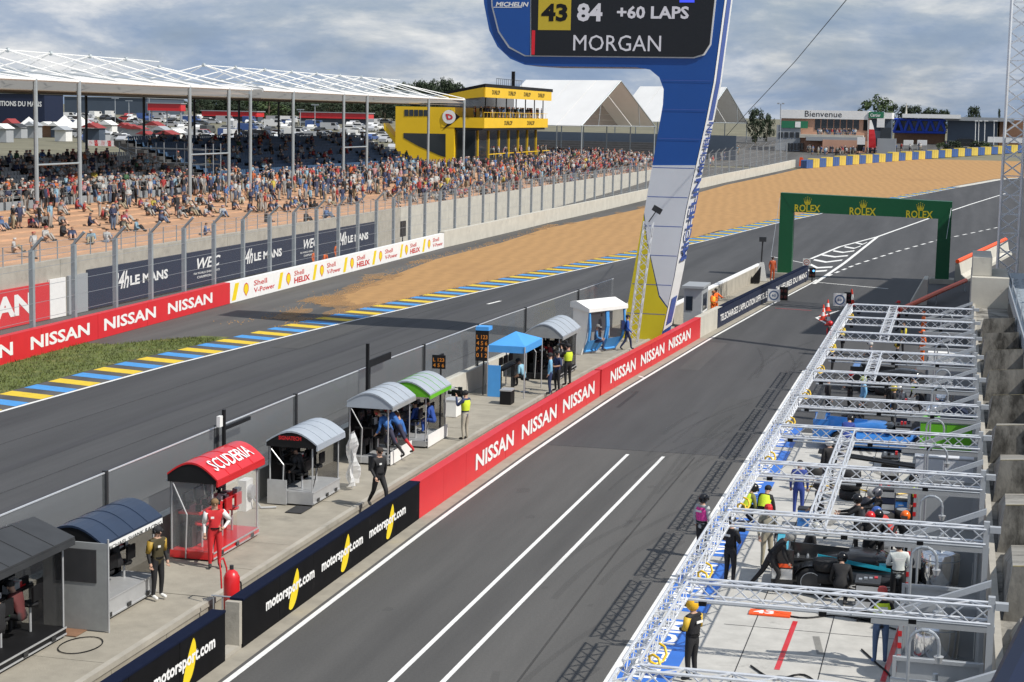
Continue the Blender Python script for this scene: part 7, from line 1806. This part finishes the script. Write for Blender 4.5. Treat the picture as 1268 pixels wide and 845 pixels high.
person('crew member with pale cap sitting inside the white and blue booth', (-16.75, 84.3, PZ+.15), 10, 'sit', dict(top=(.05, .2, .45), legs=NAV), (('cap', WHT),), 1.75)
person('crew member in dark jacket standing in the white booth window', (-16.85, 85.9, PZ+.13), 10, 'stand', dict(top=NAV, legs=BLK), (('hair',),), 1.7)
# orange marshals
MZ = .115
a = G(885, 397, 0.1); person('marshal in orange overalls with lime belt at the end of the red board', (a.x-.15, a.y, .112), -20, 'fold', dict(top=ORG, legs=ORG), (('cap', (.3, .1, .03)), ('vest', (.75, .5, .05))), 1.75)
person('second orange marshal leaning behind the first at the concrete block', (a.x-.2, a.y+1.6, .112), -40, 'reach', dict(top=ORG, legs=ORG), (('hair', (.02, .02, .02)),), 1.75)
a = G(956, 350); person('marshal in dark orange overalls standing at the foot of the green arch', (a.x, a.y, .112), -60, 'stand', dict(top=(.42, .07, .015), legs=(.42, .07, .015)), (('hair', (.03, .02, .02)),), 1.8)
a = G(941, 350); q = thing('flag_stand', 'white flag stand with aerials beside the marshal under the arch', 'stand', (a.x, a.y, .1)); MB().prism([(a.x-.4, .11), (a.x+.5, .11), (a.x+.25, 1.5), (a.x-.05, 1.5)], 'y', a.y-.03, a.y+.03).build('panel', 'fabwhite', q); MB().tube((a.x, a.y+.1, .11), (a.x+.1, a.y+.1, 3.2), .06, 6).build('mast', 'darksteel', q); MB().box((a.x+.1, a.y+.1, 3.2), (.5, .3, .35)).build('camera_head', 'darksteel', q)
a = G(933, 352); q = thing('black_bag', 'dark hanging tarpaulin bag on the divider wall', 'bag', (a.x, a.y, .1)); MB().prism([(a.x-.35, .11), (a.x+.45, .11), (a.x+.5, 1.3)], 'y', a.y-.3, a.y+.3).build('bag', 'black', q)
# orange track marshals across the track
for i, (px, py, po) in enumerate(((389, 327, 'stand'), (402, 324, 'crouch'), (417, 318, 'stand'))):
    y = y_at(px, lambda y: LBX(y)-2.2, 1.4); person(['left of three orange marshals behind the white board', 'crouching orange marshal between the two others behind the white board', 'right tallest of three orange marshals behind the white board'][i], (LBX(y)-2.2, y, .01 if i != 1 else .3), -10, po, dict(top=ORG, legs=ORG), (('hair',),), 1.75 if i < 2 else 1.95)
# crew in the boxes
def bp(px, py): g_ = G(px, py, .03); return (g_.x, g_.y, .022)
person('mechanic in black with yellow shoulders standing on the floor lettering, nearest', bp(856, 843), 150, 'fold', dict(top=BLK, fore=BLK, legs=BLK, hand=WHT), (('helmet', (.75, .42, .02)), ('vest', BLK), ('stripe', (.62, .40, .03))), 1.78, 2)
person('mechanic all in black standing at the blue floor lettering with red gloves', bp(903, 724), 60, 'fold', dict(top=BLK, fore=SKIN[0], legs=BLK), (('hair',), ('cap', BLK)), 1.78, 2)
person('mechanic in black leaning towards the teal race car', bp(958, 733), 10, 'lean', dict(top=BLK, legs=BLK), (('helmet', (.35, .35, .33)),), 1.78, 2)
person('mechanic in white shirt and black helmet seen from behind at the race car', bp(1110, 757), 95, 'fold', dict(top=(.66, .70, .68), legs=BLK), (('helmet', BLK),), 1.8, 2)
person('photographer in lime vest and jeans bending at the nearest bay', bp(1089, 822), 100, 'fold', dict(top=BLK, fore=SKIN[2], legs=JEAN, shoe=(.05, .12, .35)), (('vest', HIV), ('cap', (.45, .06, .05))), 1.75, 2)
person('steward in pink vest and black helmet standing on the pit lane edge', bp(868, 690), 60, 'stand', dict(top=(.45, .46, .46), legs=BLK), (('vest', (.75, .06, .32)), ('helmet', BLK)), 1.75, 2)
for i, (px, py, face, po, c, acc, lab) in enumerate((
    (946, 650, 70, 'crouch', BLK, (('vest', HIV), ('hair',)), 'crouching photographer in lime vest beside the blue floor banner'),
    (925, 648, 40, 'crouch', (.2, .2, .05), (('vest', HIV), ('helmet', BLK)), 'second crouching photographer in lime vest at the bay edge'),
    (988, 640, 90, 'stand', (.03, .06, .28), (('hair',),), 'mechanic in blue overalls standing in the third bay'),
    (1130, 660, 180, 'stand', BLK, (('stripe', HIV), ('helmet', BLK)), 'mechanic in black with a lime sleeve near the rack'),
    (1060, 690, 180, 'reach', BLK, (('helmet', BLK),), 'black-helmeted mechanic behind the teal race car'),
    (1085, 680, 200, 'reach', BLK, (('helmet', (.2, .2, .22)),), 'grey-helmeted mechanic reaching over the race car'),
    (1100, 700, 170, 'lean', (.5, .05, .04), (('helmet', (.05, .12, .4)),), 'red-suited mechanic with blue helmet at the race car'),
    (1000, 700, 20, 'crouch', BLK, (('helmet', (.5, .5, .45)),), 'mechanic crouching at the rear wing of the race car'),
    (1100, 515, 160, 'stand', BLK, (('hair', BLK),), 'mechanic in black standing in the sixth bay'),
    (1119, 512, 200, 'crouch', (.5, .5, .5), (('helmet', WHT),), 'white-helmeted mechanic crouching in the sixth bay'),
    (1138, 515, 150, 'lean', BLK, (('stripe', HIV), ('hair', BLK)), 'mechanic in black and yellow bending in the sixth bay'),
    (1068, 520, 200, 'stand', (.2, .45, .7), (('helmet', (.5, .6, .1)),), 'mechanic in light blue with lime helmet in the sixth bay'),
    (1052, 512, 200, 'fold', BLK, (('helmet', REDC),), 'red-helmeted mechanic in the sixth bay'),
    (1024, 520, 20, 'stand', BLK, (('hair',),), 'mechanic in black standing on the floor banner in the sixth bay'),
    (1055, 545, 10, 'lean', BLK, (('cap', BLK),), 'mechanic in black bending over the blue race car nose'),
    (1142, 452, 200, 'stand', ORG, (('cap', ORG),), 'marshal in orange standing in the eighth bay'),
    (1143, 425, 200, 'stand', ORG, (('cap', ORG),), 'marshal in orange at the far end of the pit bays'),
    (1118, 440, 180, 'stand', (.1, .1, .1), (('vest', (.7, .6, .05)),), 'crew member in yellow vest in the eighth bay'),
    (1042, 440, 0, 'stand', (.1, .1, .1), (('vest', (.7, .6, .05)),), 'crew member in yellow vest at the lane edge of the eighth bay'),
    (1026, 440, 0, 'stand', BLK, (('helmet', REDC), ('vest', REDC)), 'crew member in red vest and helmet at the lane edge'),
    (1030, 462, 0, 'stand', BLK, (('helmet', (.6, .5, .05)), ('vest', (.6, .5, .05))), 'crew member with yellow helmet at the edge of the seventh bay'),
    (1110, 470, 180, 'fold', BLK, (('helmet', (.6, .45, .05)),), 'crew member with yellow helmet behind the seventh bay barrier'),
    (1077, 468, 180, 'fold', (.1, .1, .12), (('helmet', WHT),), 'white-helmeted crew member in the seventh bay'),
    (1112, 410, 180, 'stand', REDC, (('cap', REDC),), 'crew member in red at the far end of the pit bays'))):
    person(lab, bp(px, py), face, po, dict(top=c, legs=c if c in (ORG,) else BLK if c != (.03, .06, .28) else c), acc, 1.75)
person('mechanic in black crouching at the near rear wheel of the race car', (-2.35, YT[5]+.30, .022), 90, 'crouch', dict(top=BLK, legs=BLK), (('helmet', BLK),), 1.75, 1)
person('mechanic in black standing over the race car cockpit', (-1.6, YT[5]+3.2, .022), -90, 'reach', dict(top=BLK, legs=BLK), (('helmet', BLK),), 1.75, 1)
person('mechanic in khaki trousers standing behind the rear wing', (-4.5, YT[5]+3.0, .022), -60, 'stand', dict(top=(.3, .28, .22), legs=(.42, .38, .28)), (('cap', REDC),), 1.75, 1)
person('mechanic with orange helmet behind the race car', (-.9, YT[5]+3.3, .022), -100, 'reach', dict(top=BLK, legs=BLK), (('helmet', ORG),), 1.75, 1)
person('mechanic in black crouching beside the race car nose', (-.6, YT[5]+.4, .022), 120, 'crouch', dict(top=BLK, legs=BLK), (('helmet', (.15, .15, .16)),), 1.75, 1)
# floor clutter: hoses, wheels, shadows of use
def hose(label, pts, m='black', rr=.022):
    q = thing('air_hose', label, 'hose', (pts[0][0], pts[0][1], .02)); C_ = []
    for i in range(len(pts)-1):
        for k in range(6):
            t = k/6; p0 = pts[max(0, i-1)]; p1 = pts[i]; p2 = pts[i+1]; p3 = pts[min(len(pts)-1, i+2)]
            C_.append(tuple(.5*((2*p1[d])+(-p0[d]+p2[d])*t+(2*p0[d]-5*p1[d]+4*p2[d]-p3[d])*t*t+(-p0[d]+3*p1[d]-3*p2[d]+p3[d])*t**3) for d in (0, 1))+(.012+rr,))
    C_.append((pts[-1][0], pts[-1][1], .012+rr)); MB().path(C_, rr, 5).build('tube', m, q)
hose('black air hose snaking across the nearest bay floor', [(-3.9, 38.2), (-3.3, 37.4), (-2.7, 37.9), (-1.9, 36.6), (-1.2, 37.6)])
hose('second black hose by the tank of the nearest bay', [(-1.6, 40.2), (-1.2, 39.2), (-.9, 38.4), (-.8, 37.0)])
hose('black air hose in the second bay before the race car', [(-4.4, 43.0), (-3.2, 42.4), (-2.2, 42.9), (-.9, 42.1)])
hose('black hose across the fourth bay floor', [(-4.6, 52.2), (-3.4, 51.6), (-2.1, 52.5), (-.9, 51.8)])
hose('yellow air hose across the fifth bay floor', [(-4.6, 58.0), (-3.2, 58.6), (-1.9, 57.8), (-.9, 58.3)], 'yellow')
for i, (x, y, lab) in enumerate(((-1.7, 53.6, 'spare race wheel lying flat in the fourth bay'), (-1.1, 54.2, 'second spare race wheel beside the pale cabinets'), (-4.2, 60.0, 'race wheel lying near the floor banner in the fifth bay'), (-1.2, 48.6, 'race wheel lying behind the race car'))):
    q = thing('spare_tyre', lab, 'tyre', (x, y, .015)); MB().lathe((x, y, .015), [(.28, 0), (.35, .05), (.35, .28), (.28, .33)], 20).build('rubber', 'tyre', q, True); MB().lathe((x, y, .346), [(.22, 0), (.2, .006)], 16).build('rim', 'steel', q)
# tool trolleys, tyre stacks and crates along the garage side of the bays
random.seed(44)
for i in range(4, 11):
    yb0 = YT[i]+4.2
    x = random.uniform(-1.75, -1.45); y = yb0+random.uniform(.2, .8); mm, nm = random.choice([('black', 'black'), ('redpaint', 'red'), ('cabinet', 'grey'), ('navyboard', 'navy')]); q = thing('tool_trolley', '%s drawer trolley in the %s pit bay' % (nm, bayname.get(i, 'far')), 'trolley', (x, y, .012))
    MB().b2((x-.28, y-.4, .12), (x+.28, y+.4, .95)).build('body', mm, q); MB().b2((x-.3, y-.42, .953), (x+.3, y+.42, .99)).build('top', 'darksteel', q)
    for k in range(4): MB().b2((x-.26, y-.425, .18+k*.19), (x+.26, y-.402, .34+k*.19)).build('drawer', 'silver' if k % 2 else mm, q)
    for sx in (-.2, .2):
        for sy in (-.32, .32): MB().lathe((x+sx, y+sy, .07), [(.06, -.02), (.06, .02)], 10, axis='x').build('wheel', 'tyre', q)
    for k in range(4): MB().b2((x-.22+.12*k, y-.2+.1*k, .992), (x-.14+.12*k, y-.05+.1*k, 1.0+.1*random.random())).build('tool', random.choice(['steel', 'black', 'redpaint']), q)
    if i % 2 == 0:
        x, y = random.uniform(-3.6, -2.4), yb0+random.uniform(2.2, 3.0)
        for k in range(3):
            q = thing('spare_tyre', '%s tyre of the stack in the %s pit bay' % (('bottom', 'middle', 'top')[k], bayname.get(i, 'far')), 'tyre', (x, y, .013+k*.31)); MB().lathe((x, y, .013+k*.31), [(.22, 0), (.33, .03), (.34, .15), (.33, .28), (.22, .305)], 18).build('rubber', 'tyre', q, True)
    for k in range(2):
        x, y = random.uniform(-4.0, -1.2), yb0+random.uniform(.5, 4.5); w = random.uniform(.3, .6); h = random.uniform(.25, .6); nm, mm = random.choice([('black', 'black'), ('grey', 'cabinet'), ('blue', 'carblue'), ('silver', 'silver')]); q = thing('equipment_crate', '%s %s crate on the floor of the %s pit bay' % (nm, 'smaller' if k else 'larger', bayname.get(i, 'far')), 'crate', (x, y, .012))
        MB().b2((x-w/2, y-w*.4, .012), (x+w/2, y+w*.4, h)).build('box', mm, q); MB().b2((x-w/2-.01, y-w*.4-.01, h+.002), (x+w/2+.01, y+w*.4+.01, h+.05)).build('lid', 'darksteel', q); MB().b2((x-.08, y-w*.4-.03, h*.55), (x+.08, y-w*.4-.002, h*.65)).build('handle', 'steel', q)
for i, (x, y, c, po, fa, lab) in enumerate(((-3.4, 50.5, BLK, 'walk', 200, 'mechanic in black walking across the fourth bay'), (-2.2, 52.6, (.05, .05, .06), 'crouch', 30, 'mechanic in charcoal crouching in the fourth bay'), (-3.6, 57.5, BLK, 'stand', 120, 'mechanic in black standing in the fifth bay'), (-1.8, 46.9, BLK, 'reach', -90, 'mechanic in black at the far side of the teal race car'), (-3.4, 63.2, (.03, .06, .28), 'lean', 70, 'mechanic in blue leaning towards the blue race car'), (-2.0, 70.4, BLK, 'stand', 180, 'mechanic in black standing in the seventh bay'))):
    person(lab, (x, y, .022), fa, po, dict(top=c, legs=c), (('helmet', (BLK, (.3, .3, .3), WHT, REDC, BLK, (.5, .4, .05))[i]),), 1.75)
# ------------------------------------------------------------------ the crowd
random.seed(21)
shirts = [('white', (.44, .44, .43), 20), ('black', (.016, .016, .018), 30), ('red', (.34, .035, .035), 12), ('navy', (.028, .035, .08), 20), ('blue', (.06, .13, .30), 8), ('grey', (.20, .20, .20), 18), ('orange', (.50, .13, .04), 3), ('light blue', (.22, .36, .46), 6), ('pink', (.42, .22, .23), 3), ('green', (.05, .13, .06), 2), ('yellow', (.48, .38, .06), 1)]
pants = [JEAN, BLK, KHK, (.05, .05, .06), (.35, .33, .30), (.12, .16, .24)]
variants = {}
def variant(pose, k, j):
    key = (pose, k, j)
    if key not in variants:
        sk = SKIN[j % 3]; bare = (j % 2 == 0)
        variants[key] = body_mesh('spectator', pose, dict(top=shirts[k][1], fore=sk if bare else shirts[k][1], legs=pants[j % 6], shin=sk if j % 3 == 0 else pants[j % 6], skin=sk, hair=[(.04, .025, .015), (.12, .07, .03), (.5, .5, .48), (.02, .02, .02), (.35, .03, .03), (.05, .08, .2)][j % 6]), 0)[0]
    return variants[key]
def bank_z(x):
    i = int((-49.7-x)/2.0); i = max(0, min(8, i)); return 3.12+.115*i+.02
spots = []
tries = 0
cell = {}
def ok(x, y, d):
    c = (int(x//1), int(y//1))
    for a in (-1, 0, 1):
        for b in (-1, 0, 1):
            for (u, v) in cell.get((c[0]+a, c[1]+b), ()):
                if (u-x)**2+(v-y)**2 < d*d: return False
    cell.setdefault(c, []).append((x, y)); return True
while len(spots) < 2600 and tries < 4600:
    tries += 1
    y = 84+246*random.random(); x = random.uniform(-66.8, -50.4)
    u = (-50.4-x)/16.4     # 0 at the wall, 1 at the stand
    if y < 138: dens = .06 if u < .30 else (.15 if u < .52 else .26)
    elif y < 165: dens = .10 if u < .25 else .42
    else: dens = .5 if u < .12 else .68
    dens *= max(.03, min(1.4, .62+1.15*sin(x*.9+y*.31)*sin(y*.43+1)+.25*sin(y*1.7)))
    if random.random() > dens: continue
    if ok(x, y, .62): spots.append((x, y))
spots.sort(key=lambda p: p[1])
def where(px):
    for lim, s in ((62, 'above the red board at left'), (110, 'above the white board and door'), (212, 'above the first race lettering'), (290, 'above the first round logo'), (352, 'above the second race lettering'), (412, 'above the orange marshals'), (470, 'above the third race lettering'), (560, 'past the end of the navy banner'), (9999, 'far along the fence')):
        if px < lim: return s
from collections import defaultdict
indiv = 0; stuffV = []; stuffF = []; stuffC = []; nvtx = 0
rest = []
posew = [('ground', 48), ('stand', 34), ('hips', 6), ('fold', 12)]
wsh = [s[2] for s in shirts]
for (x, y) in spots:
    up_ = random.random()
    far_b = y > 150
    pose = random.choices([p[0] for p in posew], [82, 11, 2, 5] if not far_b else [38, 40, 6, 16])[0]
    k = random.choices(range(len(shirts)), wsh)[0]; j = random.randrange(6)
    ang = random.gauss(-5, 30); s = random.uniform(.92, 1.06)
    px = P(x, y, 4)[0]
    if indiv < 300 and -5 < px < 800:
        o = bpy.data.objects.new('person', variant(pose, k, j)); COL.objects.link(o); o.location = (x, y, bank_z(x)); o.rotation_euler = (0, 0, radians(ang-90)); o.scale = (s, s, s)
        u = (-50.4-x)/16.4; row = 'front rows' if u < .4 else ('middle rows' if u < .72 else 'back rows')
        tag(o, '%s spectator, %s top, %s, %s' % ({'ground': 'seated', 'stand': 'standing', 'hips': 'hands-on-hips', 'fold': 'arms-folded'}[pose], shirts[k][0], row, where(px)), 'person', 'spectators on the terrace')
        indiv += 1
    else: rest.append((x, y, bank_z(x), pose, k, j, ang, s))
# seated people in the stands
for (y0, y1, rows, z0, rise, frac) in ((92, 158, 10, 4.55, .27, .26), (164.5, 234, 14, 4.45, .30, .10)):
    for i in range(rows):
        y = y0
        while y < y1:
            if random.random() < frac*(1.3 if i < 3 else .9): rest.append((SX-3.6-.82*i-.33, y+.2, z0+rise*i-.08, 'sit', random.choices(range(len(shirts)), wsh)[0], random.randrange(6), -5+random.gauss(0, 15), 1.0))
            y += .55
# standing rows before the stands, the yellow building and under the marquees
for _ in range(160):
    y = random.uniform(120, 250); rest.append((random.uniform(-68.8, -66.8), y, 4.17, 'stand', random.choices(range(len(shirts)), wsh)[0], random.randrange(6), random.gauss(0, 40), 1.0))
for _ in range(420):
    x = random.uniform(-84, -46); y = random.uniform(318, 392); rest.append((x, y, T(x, y)-.02, 'stand' if random.random() < .7 else 'sit', random.choices(range(len(shirts)), wsh)[0], random.randrange(6), random.gauss(-20, 50), 1.0))
for _ in range(420):
    y = random.uniform(262, 345); x = random.uniform(-78, -52); rest.append((x, y, max(T(x, y), 5.3 if (x < -66.9 and y < BY+41) else 0)-.02, 'stand' if random.random() < .6 else 'ground', random.choices(range(len(shirts)), wsh)[0], random.randrange(6), random.gauss(0, 50), 1.0))
for _ in range(60):
    y = random.uniform(BY+2, BY+40); rest.append((dx-random.uniform(.4, 3.5), y, 11.4, 'stand', 1 if random.random() < .5 else random.choices(range(len(shirts)), wsh)[0], random.randrange(6), random.gauss(0, 40), 1.0))
for _ in range(90):
    p = atY(random.uniform(1000, 1235), 186, 1); Y_ = random.uniform(388, 424); p = atY(random.uniform(1000, lerp(1040, 1180, (Y_-388)/36)), 186, Y_); rest.append((p.x, Y_, hb(Y_)+.02, 'stand', random.choices(range(len(shirts)), wsh)[0], random.randrange(6), random.gauss(-90, 40), 1.0))
for _ in range(40):
    p = atY(random.uniform(1012, 1060), 167.5, 399); rest.append((p.x, 399.5, p.z-.3, 'stand', random.choices(range(len(shirts)), wsh)[0], random.randrange(6), -90, 1.0))
cache = {}
for (x, y, z, pose, k, j, ang, s) in rest:
    key = (pose, k, j)
    if key not in cache:
        me = variant(pose, k, j); n = len(me.vertices); V = np.empty(n*3, dtype=np.float32); me.vertices.foreach_get('co', V)
        C = np.empty(n*4, dtype=np.float32); me.color_attributes['Col'].data.foreach_get('color', C)
        cache[key] = (V.reshape(-1, 3), [tuple(p.vertices) for p in me.polygons], C.reshape(-1, 4))
    V, F, C = cache[key]; a = radians(ang-90); R = np.array([[cos(a), -sin(a), 0], [sin(a), cos(a), 0], [0, 0, 1]])
    stuffV.append((V*s)@R.T+np.array([x, y, z])); stuffC.append(C)
    stuffF.append(np.array([f if len(f) == 4 else f+(f[-1],) for f in F])+nvtx); nvtx += len(V)
VV = np.vstack(stuffV); FF = np.vstack(stuffF); CC = np.vstack(stuffC)
me = bpy.data.meshes.new('crowd'); tri = FF[:, 2] == FF[:, 3]
nq, ntri = int((~tri).sum()), int(tri.sum())
loops = np.concatenate([FF[~tri].ravel(), FF[tri][:, :3].ravel()]).astype(np.int32)
starts = np.concatenate([np.arange(nq)*4, nq*4+np.arange(ntri)*3]).astype(np.int32)
me.vertices.add(len(VV)); me.vertices.foreach_set('co', VV.astype(np.float32).ravel()); me.loops.add(len(loops)); me.loops.foreach_set('vertex_index', loops)
me.polygons.add(nq+ntri); me.polygons.foreach_set('loop_start', starts); me.update(calc_edges=True); me.validate()
ca = me.color_attributes.new('Col', 'FLOAT_COLOR', 'POINT'); ca.data.foreach_set('color', CC.astype(np.float32).ravel()); me.materials.append(M['person']); me.polygons.foreach_set('use_smooth', [True]*len(me.polygons))
crowd = bpy.data.objects.new('crowd', me); COL.objects.link(crowd); tag(crowd, 'dense mass of spectators along the far terrace and in the stands', 'crowd', kind='stuff')
print('CROWD', len(rest), 'indiv', indiv, 'faces', len(me.polygons))
